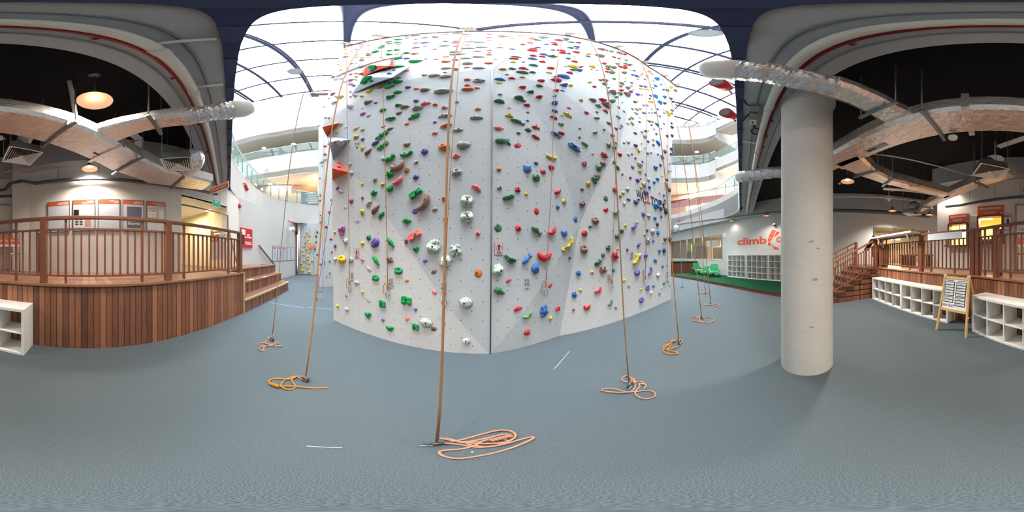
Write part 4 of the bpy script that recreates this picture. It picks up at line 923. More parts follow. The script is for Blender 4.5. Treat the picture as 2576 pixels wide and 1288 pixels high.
for pts, m in (([(828, 135), (905, 165), (838, 318), (750, 290)], oram), ([(918, 172), (980, 205), (855, 315)], txtr), ([(745, 302), (832, 330), (788, 378), (738, 376)], oram), ([(742, 395), (790, 395), (805, 472), (740, 466)], oram), ([(812, 425), (845, 478), (842, 540)], txtr), ([(855, 476), (958, 515), (948, 553), (853, 543)], oram)):
    w = MB(); w.poly(emb(pts)); o = w.build('emblem_facet', m, logo)
o = MB().lathe([(0.0, 0.03), (0.15, 0.03), (0.16, 0.0)], at_w(1822, 592, FW0, FW1), 24, n, False).build('clock', whitelam); tag(o, 'round white wall clock beside the mesh window on the far right wall', 'clock')
c = at_w(1951, 567, FW0, FW1) + n * 0.12
cam_ = thing('security_camera', 'small dome security camera hanging above the orange emblem', 'camera', c)
MB().tube([c + V((0, 0, 0.1)), c + V((0, 0, 1.1))], 0.008, 6).build('stem', galv, cam_); MB().lathe([(0.0, 0.12), (0.09, 0.1), (0.1, 0.0), (0.0, 0.0)], c, 16).build('housing', whitelam, cam_); MB().ball(c, 0.08, 2).build('dome', blackm, cam_)

# ---------------------------------------------------------------- green play platform with shelves and chairs
pf = [at_z(1688, 691, 0.13), at_z(1750, 700.5, 0.13), at_z(1850, 719, 0.13), at_z(1964, 738.5, 0.13), V((4.62, -1.55, 0.13))]
e0, e1 = fwo(tA0 - 1, -0.02), fwo(fwt(2190), -0.02)
pfp = [V((11.0, 9.0, 0.13))] + pf
play = thing('play_platform', 'low green turf platform with a stained plywood edge along the far right wall', 'platform', (pf[2].x, pf[2].y, 0))
MB().prism([XY(p) for p in pfp] + [(6.2, -1.55), XY(e1), XY(e0)], 0.10, 0.13).build('turf', turf, play)
w = MB()
for i in range(len(pfp) - 1): w.wall(XY(pfp[i]), XY(pfp[i + 1]), 0, 0.125, 0.05, 1)
w.build('edge_board', ply, play)
bench = thing('bench_box', 'stained plywood bench box topped with green turf at the end of the play platform', 'bench', at_z(1700, 688, .13))
ba = at_d(1688, 680, 12.6); bb = at_w(1757, 660, FW0, FW1) + V((-.12, .06, 0))
w = MB(); w.prism([(ba.x, ba.y), (bb.x, bb.y), (bb.x + 1.0, bb.y + 2.0), (ba.x + .8, ba.y + 1.4)], 0.13, 1.0); w.build('box', ply, bench)
w = MB(); w.prism([(ba.x - .03, ba.y - .03), (bb.x, bb.y - 0.05), (bb.x + 1.0, bb.y + 2.0), (ba.x + .8, ba.y + 1.4)], 1.0, 1.06); w.build('turf_top', turf, bench)

def shelf(name, label, o, xd, n, rows, cols, cell=0.335, depth=0.39, t=0.038, ti=0.016, group=None, z=0.0):
    """open cube shelving; o = front left foot as seen, xd along the front, n towards the viewer"""
    W = cols * cell + (cols - 1) * ti + 2 * t; Hh = rows * cell + (rows - 1) * ti + 2 * t
    o = V((o[0], o[1], z)); xd = V(xd); n = V(n)
    r = thing(name, label, 'shelf', o + xd * W / 2 - n * depth / 2, 0, group)
    zz = V((0, 0, 1))
    def bx(mb, x0, x1, z0, z1, d0=0.0):
        mb.obox(o + xd * (x0 + x1) / 2 + zz * (z0 + z1) / 2 - n * (depth / 2 + d0 / 2), xd, n, zz, x1 - x0, depth - d0, z1 - z0)
    m = MB(); bx(m, 0, W, Hh - t, Hh); m.build('top_panel', whitelam, r)
    m = MB(); bx(m, 0, W, 0, t); m.build('bottom_panel', whitelam, r)
    for x in (0, W - t): m = MB(); bx(m, x, x + t, t, Hh - t); m.build('side_panel', whitelam, r)
    for k in range(1, rows): zk = t + k * cell + (k - 1) * ti; m = MB(); bx(m, t, W - t, zk, zk + ti, 0.004); m.build('shelf_board', whitelam, r)
    for k in range(1, cols):
        xk = t + k * cell + (k - 1) * ti; m = MB(); bx(m, xk, xk + ti, t, Hh - t, 0.002); m.build('divider', whitelam, r)
    return r, W, Hh
s0 = at_w(1840, 640, FW0, FW1)
fd = (fw(1) - fw(0)).normalized(); fn = fd.cross(V((0, 0, 1)))
for k, lab in enumerate(('tall white cube shelf under the orange lettering, nearest the window', 'tall white cube shelf under the orange lettering, second from the window', 'tall white cube shelf half hidden behind the round column')):
    oo = V((s0.x, s0.y, 0)) + fd * (1.5 * k) + fn * 0.41
    shelf('cube_shelf', lab, oo, fd, fn, 4, 4, 0.33, group='tall cube shelves', z=0.13)
sh_o = V((4.46, -3.32, 0)); xd = V((-0.9957, 0.0926, 0)); nn = xd.cross(V((0, 0, 1)))
shelf('cube_shelf', 'low white cube shelf against the deck front, nearest the timber stairs', sh_o, xd, nn, 2, 4, group='low cube shelves')
shelf('cube_shelf', 'low white cube shelf against the deck front, behind the A-frame board', sh_o + xd * 1.465, xd, nn, 2, 4, group='low cube shelves')
xd1 = -L1D; sh1 = V((0.95, -2.86, 0))
shelf('cube_shelf', 'low white cube shelf with open ends standing alone right of the A-frame board', sh1, xd1, xd1.cross(V((0, 0, 1))), 2, 4, group='low cube shelves')

def lounge_chair(label, c, rz, s=1.0):
    r = thing('lounge_chair', label, 'chair', c, rz, 'green plastic lounge chairs')
    w = MB()
    w.obox((0, 0, 0.33 * s), (0, 1, -0.12), (1, 0, 0), (0, 0.12, 1), 0.62 * s, 0.62 * s, 0.05 * s); w.build('seat', greenplastic, r, world=False)
    w = MB(); w.obox((0, -0.36 * s, 0.58 * s), (0, -0.42, 1), (1, 0, 0), (0, 1, 0.42), 0.6 * s, 0.52 * s, 0.05 * s); w.build('backrest', greenplastic, r, world=False)
    for sx in (-1, 1):
        w = MB(); w.tube([(sx * 0.34 * s, 0.33 * s, 0.36 * s), (sx * 0.36 * s, 0.38 * s, 0.0)], [0.06 * s, 0.04 * s], 8); w.build('leg', greenplastic, r, world=False)
        w = MB(); w.tube([(sx * 0.32 * s, -0.34 * s, 0.42 * s), (sx * 0.36 * s, -0.56 * s, 0.0)], [0.06 * s, 0.04 * s], 8); w.build('leg', greenplastic, r, world=False)
        w = MB(); w.tube([(sx * 0.35 * s, -0.5 * s, 0.5 * s), (sx * 0.36 * s, -0.1 * s, 0.44 * s), (sx * 0.35 * s, 0.34 * s, 0.37 * s)], 0.045 * s, 8); w.build('armrest', greenplastic, r, world=False)
    return r
lounge_chair('green plastic lounge chair on the turf, left one by the bench box', at_d(1756, 690, 12.3).xy.to_3d() + V((0, 0, .13)), radians(140), 0.95)
lounge_chair('small green plastic chair on the turf between two larger ones', at_d(1774, 690, 11.6).xy.to_3d() + V((0, 0, .13)), radians(115), 0.7)
lounge_chair('small green plastic chair on the turf behind the right lounge chair', at_d(1786, 689, 11.7).xy.to_3d() + V((0, 0, .13)), radians(115), 0.7)
lounge_chair('green plastic lounge chair on the turf, right one nearest the white shelves', at_d(1797, 692, 10.8).xy.to_3d() + V((0, 0, .13)), radians(110), 0.95)

# ---------------------------------------------------------------- round column
cc = V((1.915, -0.468, 0))
w = MB(); w.lathe([(0.313, 0), (0.313, 4.02), (0.318, 4.05), (0.318, ZS)], cc, 64); col_ = struct(w.build('column', concrete))
w = MB(); w.lathe([(0.318, 4.06), (0.345, 4.075), (0.35, ZC)], cc, 48); w.build('collar', mat('rough_plaster_collar', (176, 174, 168), 0.9, var=0.15, scale=30, bump=0.6, bscale=40), col_)
rs = random.Random(5)
for px, py, ww, hh in ((2040, 608, 14, 5), (2058, 625, 12, 5), (2051, 703, 20, 6), (2042, 823, 16, 7), (2023, 833, 5, 2), (2046, 607, 5, 4)):
    d = dirv(px, py); dh = V((d.x, d.y)).normalized(); bq = dh.dot(V((cc.x, cc.y))); disc = 0.3136 ** 2 - (V((cc.x, cc.y)).length ** 2 - bq * bq)
    t = bq - sqrt(max(disc, 0)); p = V((dh.x * t, dh.y * t, EYE + d.z / hypot(d.x, d.y) * t)); n = (V((p.x, p.y, 0)) - cc).normalized(); u = V((0, 0, 1)).cross(n)
    pts = []
    for k in range(14):
        a = 2 * pi * k / 14; rj = rs.uniform(.6, 1.1); pts.append(p + n * 0.001 + u * cos(a) * ww * 0.0020 * rj + V((0, 0, sin(a) * hh * 0.0022 * rj)))
    w = MB(); w.poly(pts); w.build('bare_patch', scuff, col_)

# ---------------------------------------------------------------- timber deck
deck = thing('timber_deck', 'raised timber deck clad in vertical brown boards, curving past the shelves', 'deck', l1(2, 0))
poly = [l1(0, 0), cor, L2E, V((7.3, -3.95, 0)), V((5.25, -8, 0)), V((3.45, -8.0, 0)), V((2.98, -4.98, 0)), V((-0.34, -4.97, 0)), V((-0.36, -4.6, 0)), V((-0.8, -4.39, 0)), V((-4.02, -1.96, 0)), V((-4.10, -2.03, 0)) + L1N * 3.1, V((-5.72, -1.02, 0)) + L1N * 3.1, V((-5.70, -1.04, 0)), V((-7.15, -0.74, 0)), V((-7.98, -0.15, 0)), l1(-3.95, 0.85), l1(0, 0.85)]
MB().prism([XY(p) for p in poly], DZ - 0.06, DZ).build('deck_boards', deckm, deck, udir=L1D)
w = MB(); w.wall(XY(l1(0, 0.0)), XY(cor), 0, DZ - 0.03, 0.04, -1); w.wall(XY(cor), XY(L2E), 0, DZ - 0.03, 0.04, -1); w.wall(XY(l1(0, 0.85)), XY(l1(0, 0.0)), 0, DZ - 0.03, 0.04, -1)
w.build('cladding', clad, deck)
w = MB(); w.bar(l1(0, -0.005, DZ - 0.012), l1(L1LEN, -0.005, DZ - 0.012), 0.05, 0.035); w.bar(l2(0, -0.005, DZ - 0.012), l2(L2LEN, -0.005, DZ - 0.012), 0.05, 0.035)
w.build('edge_trim', trimwood, deck)
w = MB(); w.box(l1(-0.03, 0.0, DZ / 2), 0.07, 0.05, DZ + 0.02, atan2(L1D.y, L1D.x)); w.build('corner_trim', paletrim, deck)

def railing(label, A, B, posts, full, gap=0.113, first=True):
    """posts: distances along A-B; balusters between them, those in full run from deck to top rail"""
    A, B = V(A), V(B); d = (B - A).normalized(); L = (B - A).length; rz = atan2(d.y, d.x)
    r = thing('timber_railing', label, 'railing', A)
    zt, zm, zb = DZ + 1.0, DZ + 0.82, DZ + 0.125
    def P(t, z): return A + d * t + V((0, 0, z - A.z))
    MB().bar(P(-0.06, zt), P(L + 0.06, zt), 0.085, 0.05).build('top_rail', rail_m, r, bevel=0.006)
    for i in range(len(posts) - 1):
        a, b = posts[i] + 0.05, posts[i + 1] - 0.05
        MB().bar(P(a, zm), P(b, zm), 0.05, 0.028).build('mid_rail', rail_m, r); MB().bar(P(a, zb), P(b, zb), 0.05, 0.028).build('bottom_rail', rail_m, r)
        n = max(2, round((b - a) / gap)); f = set([3, n - 3]) if n > 9 else set([n // 2])
        for k in range(n):
            t = a + (b - a) * (k + 0.5) / n
            if k in f: MB().box(P(t, (DZ + zt) / 2 - .01), 0.036, 0.036, zt - DZ - 0.04, rz).build('baluster', rail_m, r)
            else: MB().box(P(t, (zm + zb) / 2), 0.026, 0.032, zm - zb, rz).build('baluster', rail_m, r)
    for t in posts:
        MB().box(P(t, (DZ - 0.05 + zt) / 2 - 0.02), 0.10, 0.10, zt - DZ + 0.04, rz).build('post', rail_m, r, bevel=0.004)
    return r
def tl1(px): # distance along the deck front for a picture column at rail height
    h = at_w(px, 600, XY(l1(0, 0.06)), XY(l1(5, 0.06))); return (V((h.x, h.y, 0)) - l1(0, 0.06)).dot(L1D)
def tl2(px):
    h = at_w(px, 600, XY(l2(0, 0.06)), XY(l2(3, 0.06))); return (V((h.x, h.y, 0)) - l2(0, 0.06)).dot(L2D)
railing('long brown timber railing on the deck front, from wide steps to the A-frame board', l1(tl1(603), 0.06, DZ), l1(L1LEN - 0.02, 0.06, DZ), [0.0, tl1(422) - tl1(603), tl1(110) - tl1(603), tl1(2506) - tl1(603), L1LEN - 0.02 - tl1(603)], 0)
railing('brown timber railing along the deck front between the A-frame board and the stairs', l2(0.1, 0.06, DZ), l2(tl2(2216), 0.06, DZ), [tl2(2318) - 0.1, tl2(2216) - 0.1] if 0 else [0.0, tl2(2318) - 0.1, tl2(2216) - 0.1], 0)
# white counter top on brackets along that railing, and a blank white board
ct = thing('counter_shelf', 'white bracketed counter shelf fixed on top of the railing by the stairs', 'shelf', l2(tl2(2250), -0.1, 2.05))
MB().obox(l2((tl2(2212) + tl2(2312)) / 2, -0.12, 2.135), L2D, L2N, (0, 0, 1), abs(tl2(2212) - tl2(2312)) + 0.1, 0.36, 0.05).build('shelf_top', whitelam, ct)
for px in (2226, 2300):
    t = tl2(px); w = MB()
    w.tube([l2(t, 0.0, 2.1), l2(t, 0.0, 1.78), l2(t, -0.26, 2.1)], 0.017, 6); w.build('bracket', whitelam, ct)
w = MB(); a, b = tl2(2422), tl2(2337); w.obox(l2((a + b) / 2, 0.02, 1.98), L2D, L2N, (0, 0, 1), abs(b - a), 0.02, 0.16); o = w.build('white_board', mat('blank_board_white', (226, 230, 236), 0.5)); tag(o, 'blank white strip board fixed under the rail above the low shelves', 'board')

# wide steps at the left end of the deck
steps = thing('timber_steps', 'wide timber steps at the left end of the deck with yellow taped ends', 'steps', l1(-2, 0.4))
ends = [-3.42, -3.65, -3.95]; hs = [0.36, 0.72, 1.08]
yel = mat('yellow_hazard_tape', (228, 190, 30), 0.6)
for k in range(3):
    t0, s0_ = -ends[k], 0.425 * k
    a, b = l1(-0.02, s0_), l1(ends[k], s0_)
    wl = l1(ends[k] - 0.5 + 0.12 * k, s0_ + 1.72 - 0.28 * k); bk_ = [XY(l1(ends[2] + 0.15, 0.86 if k < 2 else 1.0)), XY(l1(-0.02, 0.86 if k < 2 else 1.0))]
    MB().prism([XY(a), XY(b), XY(wl)] + bk_, 0 if k == 0 else hs[k - 1], hs[k] - 0.035).build('riser', clad, steps)
    MB().prism([XY(l1(-0.02, s0_ - 0.02)), XY(l1(ends[k] - 0.02, s0_ - 0.02)), XY(wl)] + bk_, hs[k] - 0.035, hs[k] + (0.002 if k == 2 else 0)).build('tread', stepwood, steps, udir=L1N)
    MB().bar(l1(-0.02, s0_ - 0.02, hs[k] - 0.015), l1(ends[k] - 0.02, s0_ - 0.02, hs[k] - 0.015), 0.05, 0.045).build('nosing', paletrim if k == 0 else trimwood, steps)
    if k < 2: MB().bar(l1(ends[k] - 0.01, s0_, hs[k] + 0.004), l1(ends[k] - 0.05, s0_ + 0.42, hs[k] + 0.004), 0.06, 0.012).build('tape', yel, steps)
for px, py, lab in ((631, 703, 'white sticker on the middle wide step, nearer the deck corner'), (666, 696.5, 'white sticker on the middle wide step, further from the deck corner')):
    p = at_z(px, py, 0.724); o = MB().obox(p, L1D, L1N, (0, 0, 1), 0.30, 0.11, 0.004).build('step_sticker', whitelam); tag(o, lab, 'sticker')
hw = thing('handrail', 'short sloping timber handrail on the white wall above the wide steps', 'handrail', at_w(665, 645, C1, (-12.72, 3.2)))
pa, pb = at_w(647, 617, C1, (-12.72, 3.2)), at_w(685.5, 664.5, C1, (-12.72, 3.2)); wn = V((0.58, 0.81, 0))
MB().bar(pa + wn * 0.1, pb + wn * 0.1, 0.05, 0.07).build('rail', rail_m, hw)
for t in (0.15, 0.85): q = pa.lerp(pb, t); MB().tube([q, q + wn * 0.1], 0.012, 6).build('bracket', galv, hw)

# stairs on the right
st = thing('timber_stairs', 'straight timber stairs rising to the deck beside the low white shelves', 'stairs', (4.6, -2, 0))
for k in range(6):
    y0 = -1.72 - 0.31 * k; z1 = DZ / 6 * (k + 1)
    MB().prism([(4.62, y0), (6.1, y0), (6.1, -3.75), (4.62, -3.75)], z1 - 0.18, z1 - 0.03).build('riser', clad, st)
    MB().prism([(4.58, y0 + 0.03), (6.1, y0 + 0.03), (6.1, y0 - 0.34), (4.58, y0 - 0.34)], z1 - 0.03, z1).build('tread', stepwood, st)
w = MB()
def stair_rail(label, x, y0, y1, zoff):
    r = thing('stair_railing', label, 'railing', (x, y0, 0.2))
    a0, a1 = V((x, y0, 0.18)), V((x, y1, DZ + 0.0))
    for h, wd, hh, nm in ((1.0, 0.075, 0.05, 'top_rail'), (0.82, 0.045, 0.028, 'mid_rail'), (0.10, 0.045, 0.028, 'bottom_rail')):
        MB().bar(a0 + V((0, 0, h)), a1 + V((0, 0, h)), wd, hh).build(nm, rail_m, r)
    n = 17
    for k in range(n):
        p = a0.lerp(a1, (k + 0.5) / n); f = k in (3, 8, 13)
        MB().bar(p + V((0, 0, 0.0 if f else 0.10)), p + V((0, 0, 1.0 if f else 0.82)), 0.026, 0.03, (0, 1, 0)).build('baluster', rail_m, r)
    MB().box((x, y0 + 0.03, 0.62), 0.09, 0.09, 1.2).build('post', rail_m, r); MB().box((x, y1 - 0.03, DZ + 0.5), 0.09, 0.09, 1.04).build('post', rail_m, r)
stair_rail('near sloping timber railing of the stairs, above the stringer', 4.66, -1.75, -3.6, 0)
stair_rail('far sloping timber railing of the stairs, against the grey wall', 6.05, -1.75, -3.6, 0)
w = MB(); w.prism([(4.6, -1.74), (4.62, -1.74), (4.62, -3.75), (4.6, -3.75)], 0, 0.15); w.build('stringer', clad, st)

# menu case and box table at the head of the stairs
mc = thing('menu_case', 'dark box table with pale printed notices at the head of the stairs', 'table', (5.4, -4.35, DZ))
MB().box((5.35, -4.4, DZ + 0.62), 0.95, 0.5, 0.5, -0.4).build('box', mat('dark_table_brown', (84, 52, 42), 0.5), mc)
for dx in (-0.35, 0.35): MB().box((5.35 + dx, -4.4 - dx * 0.4, DZ + 0.19), 0.05, 0.4, 0.38, -0.4).build('leg', blackm, mc)
mn = thing('menu_stand', 'slanted black menu stand leaning above the stairs', 'stand', (5.6, -4.0, DZ))
MB().bar((5.75, -3.95, 1.75), (5.35, -4.15, 2.35), 0.35, 0.04).build('panel', blackm, mn); MB().bar((5.75, -3.95, DZ), (5.75, -3.95, 1.8), 0.05, 0.05, (0, 1, 0)).build('stem', blackm, mn)

# ---------------------------------------------------------------- A-frame board
P0, P1 = V((1.58, -2.66, 0)), V((0.96, -2.58, 0))
af = thing('aframe_board', 'pine A-frame notice board with black bordered lists standing before the low shelves', 'notice board', (P0 + P1) / 2)
ax = (P1 - P0).normalized(); an = ax.cross(V((0, 0, 1)))   # towards the viewer
lean = 0.30; top = 1.12
for q in (P0, P1): MB().bar(q, q - an * lean * 0.72 + V((0, 0, top)) + (ax * 0.05 if q is P0 else -ax * 0.05), 0.032, 0.045, an).build('front_leg', pine, af)
for q in (P0 - an * 0.62, P1 - an * 0.62): MB().bar(q, q + an * 0.38 + V((0, 0, top - 0.02)) + (ax * 0.05 if q.x > 1.2 else -ax * 0.05), 0.03, 0.04, an).build('back_leg', pine, af)
up = (V((0, 0, top)) - an * lean * 0.72).normalized(); fnn = ax.cross(up)
def ab(u, v, o=0.0): return (P0 + P1) / 2 + ax * u + up * v + fnn * o
MB().obox(ab(0, 1.10), ax, fnn, up, 0.56, 0.03, 0.05).build('frame_rail', pine, af); MB().obox(ab(0, 0.47), ax, fnn, up, 0.60, 0.03, 0.05).build('frame_rail', pine, af)
bfc = MB().obox(ab(0, 0.785), ax, fnn, up, 0.53, 0.012, 0.60).build('board_face', mat('whiteboard_face', (226, 232, 240), 0.3), af)
def list_box(cu, v1, n, wd=0.215, rh=0.052):
    hgt_ = n * rh + 0.012
    MB().obox(ab(cu, v1 - hgt_ / 2, 0.008), ax, fnn, up, wd, 0.004, hgt_).build('list_border', mat('list_border_dark', (58, 66, 76), 0.5), bfc)
    w = MB()
    for k in range(n): w.obox(ab(cu, v1 - 0.006 - rh * (k + 0.5), 0.011), ax, fnn, up, wd - 0.03, 0.003, rh - 0.018)
    w.build('list_strip', whitelam, bfc)
    w = MB()
    for k in range(n): w.obox(ab(cu - 0.02, v1 - 0.006 - rh * (k + 0.5), 0.013), ax, fnn, up, (wd - 0.05) * (0.6 + 0.35 * ((k * 7) % 3) / 3), 0.002, 0.005)
    w.build('list_writing', txtk, bfc)
list_box(-0.125, 1.02, 5); list_box(-0.125, 0.735, 2); list_box(0.125, 1.02, 5); list_box(0.125, 0.735, 3)
text('NEW', 0.065, txtr, ab(-0.245, 0.525, 0.009), ax, bfc, up=up, fit=0.11, bold=0.02); text('NEXT', 0.065, mat('blue_lettering', (92, 128, 208), 0.6), ab(-0.12, 0.525, 0.009), ax, bfc, up=up, fit=0.12, bold=0.02)
w = MB()
for cu in (-0.125, 0.125): w.obox(ab(cu, 1.045, 0.009), ax, fnn, up, 0.17, 0.002, 0.01)
w.build('heading_writing', txtk, bfc)
for q in (P0, P1): MB().tube([q - an * 0.06 + V((0, 0, 0.36)), q - an * 0.56 + V((0, 0, 0.36))], 0.004, 6).build('spreader_cord', steel, af)
for q, s in ((P0, 1), (P1, -1)):
    c = q - an * (lean * 0.72) + V((0, 0, top)) + ax * 0.05 * s; MB().box(c, 0.05, 0.05, 0.03).build('hinge', whitelam, af)

# ---------------------------------------------------------------- posters on the left back wall
pr = (V(PW0) - V(PW1)); 
def poster(px0, px1, l1_, l2_, label, extra=None):
    a, b = at_w(px0, 540, PW1, PW0), at_w(px1, 540, PW1, PW0)
    r = thing('poster_board', label, 'poster', (a.x, a.y, 2.12), 0, 'framed poster boards')
    # as seen from the camera the picture runs left to right from a to b
    aa, bb_ = (a.x, a.y), (b.x, b.y)
    w = MB(); rd, n = board(w, aa, bb_, 2.11, 2.95, 0.018); w.build('frame', galv, r)
    w = MB(); e = rd * 0.02; board(w, (aa[0] + e.x, aa[1] + e.y), (bb_[0] - e.x, bb_[1] - e.y), 2.13, 2.93, 0.02); w.build('sheet', mat('poster_sheet', (206, 210, 218), 0.5), r)
    w = MB(); board(w, (aa[0] + e.x, aa[1] + e.y), (bb_[0] - e.x, bb_[1] - e.y), 2.82, 2.93, 0.0215); hd = w.build('header', orange, r)
    L = (V(bb_) - V(aa)).length
    for k, s in enumerate((l1_, l2_)):
        if s: text(s, 0.042, txtw, V((bb_[0], bb_[1], 2.875 - 0.043 * k)) - rd * 0.04 + n * 0.0225, rd, hd, align='RIGHT', fit=min(0.045 * len(s) * 0.62, L * 0.6), bold=0.02)
    def rect(u0, u1, z0, z1, m, nm, o=0.0215):
        w = MB(); p0 = V(aa).to_3d() + rd * L * u0; p1 = V(aa).to_3d() + rd * L * u1; board(w, (p0.x, p0.y), (p1.x, p1.y), z0, z1, o); return w.build(nm, m, r)
    if extra: extra(rect, r, aa, rd, n, L)
def ex2(rect, r, aa, rd, n, L):
    rect(0.05, 0.28, 2.53, 2.68, blackm, 'photo'); rect(0.32, 0.62, 2.52, 2.74, whitelam, 'leaflet'); rect(0.08, 0.48, 2.22, 2.44, whitelam, 'leaflet'); rect(0.55, 0.8, 2.24, 2.45, mat('leaflet_rose', (202, 150, 138), 0.6), 'leaflet')
    for i in range(6): rect(0.12 + 0.19 * (i % 2), 0.26 + 0.19 * (i % 2), 2.40 - 0.06 * (i // 2), 2.435 - 0.06 * (i // 2), txtk, 'stamp', 0.023)
def ex4(rect, r, aa, rd, n, L):
    rect(0.2, 0.88, 2.2, 2.76, mat('slate_photo', (104, 110, 122), 0.5, var=0.35, scale=12), 'photo')
    p = V((aa[0], aa[1], 0)) + rd * L * 0.24 + n * 0.023
    text('Chris', 0.085, txtw, p + V((0, 0, 2.35)), rd, r, bold=0.02, fit=L * 0.36); text('Sharma', 0.085, txtw, p + V((0, 0, 2.27)), rd, r, bold=0.02, fit=L * 0.54)
def ex5(rect, r, aa, rd, n, L):
    rect(0.06, 0.56, 2.48, 2.75, mat('tape_yellow', (206, 184, 60), 0.6), 'notice_border'); rect(0.09, 0.53, 2.5, 2.73, whitelam, 'notice', 0.0225); rect(0.6, 0.94, 2.46, 2.74, mat('notice_pink', (224, 190, 192), 0.6), 'notice_border'); rect(0.63, 0.91, 2.48, 2.72, whitelam, 'notice', 0.0225)
    rect(0.08, 0.46, 2.18, 2.44, whitelam, 'notice'); rect(0.5, 0.92, 2.16, 2.42, whitelam, 'notice')
    p = V((aa[0], aa[1], 0)) + rd * L * 0.12 + n * 0.024; text('WARNING', 0.03, txtk, p + V((0, 0, 2.67)), rd, r, fit=L * 0.36, bold=0.02)
poster(120, 176, 'COURSES &', 'PROGRAMMES', 'poster board with orange header on courses and programmes')
poster(183, 240, 'MEMBER', 'PROMOTIONS', 'poster board with orange header on member promotions and pinned leaflets', ex2)
poster(246, 302, 'EVENTS &', 'NEWS', 'blank poster board with orange header on events and news')
poster(308, 362, 'CLIMBING', 'INSIGHTS', 'poster board with orange header and a dark slate photo sheet', ex4)
poster(368, 416, 'FACILITY MAP', '& RULES', 'poster board with orange header, facility map and hazard striped notice', ex5)

# ---------------------------------------------------------------- passage left of the posters
jamb0, jamb1 = V((-4.08, -2.02, 0)), V((-5.72, -1.02, 0))
pb = [jamb0 + L1N * 3.2, jamb1 + L1N * 3.2]
w = MB(); w.wall(XY(pb[0] + L1D * 0.3), XY(pb[1] - L1D * .1), DZ - .2, 3.4, 0.1, -1); w.wall(XY(jamb0), XY(pb[0]), DZ - .2, 3.4, 0.1, 1); w.wall(XY(jamb1 + L1N * .06), XY(pb[1]), DZ - .2, 3.4, 0.1, -1)
struct(w.build('wall_passage', mat('passage_wall', (214, 206, 176), 0.8)))
w = MB(); w.prism([XY(jamb0 - L1N * 0.02), XY(jamb1 - L1N * .02), XY(pb[1]), XY(pb[0])], 3.3, 3.36); struct(w.build('ceiling_passage', offwhite))
w = MB(); w.tube([jamb0 + V((0, 0, 2.98)) - L1N * 0.03, jamb1 + V((0, 0, 2.98)) - L1N * 0.03, jamb1 + V((0, 0, DZ)) - L1N * .03], 0.025, 6); struct(w.build('door_1', galv))
w = MB(); w.prism([XY(jamb0), XY(jamb1), XY(jamb1 + L1N * .1), XY(jamb0 + L1N * .1)], 3.3, ZC); struct(w.build('wall_lintel', offwhite))
c = at_z(525, 530.5, 3.28); downlight((c.x, c.y, 3.3), 0.09, 'warm round downlight in the passage ceiling beyond the exit sign')
# signs at the passage mouth
def hang_sign(name, label, px0, px1, y0a, y1a, d0, d1, lines, m, size, hang):
    a, b = at_d(px0, y0a, d0), at_d(px1, y0a, d1)
    z1, z0 = a.z, at_d(px0, y1a, d0).z
    r = thing(name, label, 'sign', (a.x, a.y, z0)); w = MB(); rd, n = board(w, (a.x, a.y), (b.x, b.y), z0, z1, 0.02); w.build('panel', whitelam, r)
    e = rd * 0.012; w = MB(); board(w, (a.x + e.x, a.y + e.y), (b.x - e.x, b.y - e.y), z0 + 0.012, z1 - 0.012, 0.0225); fc = w.build('face', m, r)
    L = (V((b.x, b.y)) - V((a.x, a.y))).length; k = len(lines)
    for i, s in enumerate(lines):
        hgt_ = (z1 - z0) / (k + 0.6); text(s, hgt_ * 0.95, txtw, V((a.x, a.y, z1 - hgt_ * (i + 1.05))) + rd * L * 0.5 + n * 0.0245, rd, fc, align='CENTER', fit=L * (0.9 if len(s) > 8 else 0.5) * min(1, len(s) / max(len(q) for q in lines)), bold=0.02)
    for u in (0.12, 0.88):
        p = V((a.x, a.y, z1)) + rd * L * u + n * 0.01; MB().tube([p, V((p.x, p.y, hang))], 0.005, 6).build('hanger', galv, r)
    return r, a, rd, n, L, z0, z1
hang_sign('hanging_sign', 'orange hanging sign for safety briefing meeting point under the beam', 530.5, 576, 473.5, 489, 4.08, 3.64, ['SAFETY BRIEFING', 'MEETING POINT'], orange, 0.1, ZS)
exg = mat('exit_green', (18, 148, 118), 0.5, emit=(18, 148, 118), estr=0.35)
hang_sign('exit_sign', 'green illuminated exit sign hanging over the passage mouth', 534, 553, 500.5, 518, 4.92, 5.11, ['EXIT'], exg, 0.12, 3.9)

# fire hose reel cabinet, bell and notices on the left wall
LW0, LW1 = C1, (-12.72, 3.2)
a, b = at_w(604, 600, LW0, LW1), at_w(633, 600, LW0, LW1)
fh = thing('hose_reel_cabinet', 'red fire hose reel cabinet with white lettering on the white left wall', 'fire cabinet', (a.x, a.y, 1.6))
zt, zb_ = at_w(618, 575, LW0, LW1).z, at_w(618, 623, LW0, LW1).z
w = MB(); rd, n = board(w, (a.x, a.y), (b.x, b.y), zb_, zt, 0.05); dr = w.build('door', redm, fh)
L = (b - a).length
for s, z, f in (('FIRE', 0.60, 0.26), ('HOSEREEL', 0.48, 0.62)): text(s, 0.11, txtw, V((a.x, a.y, zb_ + (zt - zb_) * z)) + rd * L * 0.62 + n * 0.052, rd, dr, align='CENTER', fit=L * f, bold=0.03)
w = MB()
for k in range(3): c = V((a.x, a.y, zb_ + (zt - zb_) * (0.30 - 0.06 * k))) + rd * L * 0.62 + n * 0.052; w.obox(c, rd, n, (0, 0, 1), L * (0.6 - 0.1 * (k == 1)), 0.002, 0.025)
w.build('small_print', txtw, dr)
w = MB(); c = V((a.x, a.y, zb_ + (zt - zb_) * 0.45)) + rd * L * 0.16 + n * 0.052; w.obox(c, rd, n, (0, 0, 1), L * 0.12, 0.004, 0.5); w.build('viewing_slot', blackm, dr)
w = MB(); c = V((a.x, a.y, zb_ + (zt - zb_) * 0.78)) + rd * L * 0.2 + n * 0.054; w.obox(c, rd, n, (0, 0, 1), L * 0.3, 0.004, 0.25); w.build('notice', whitelam, dr)
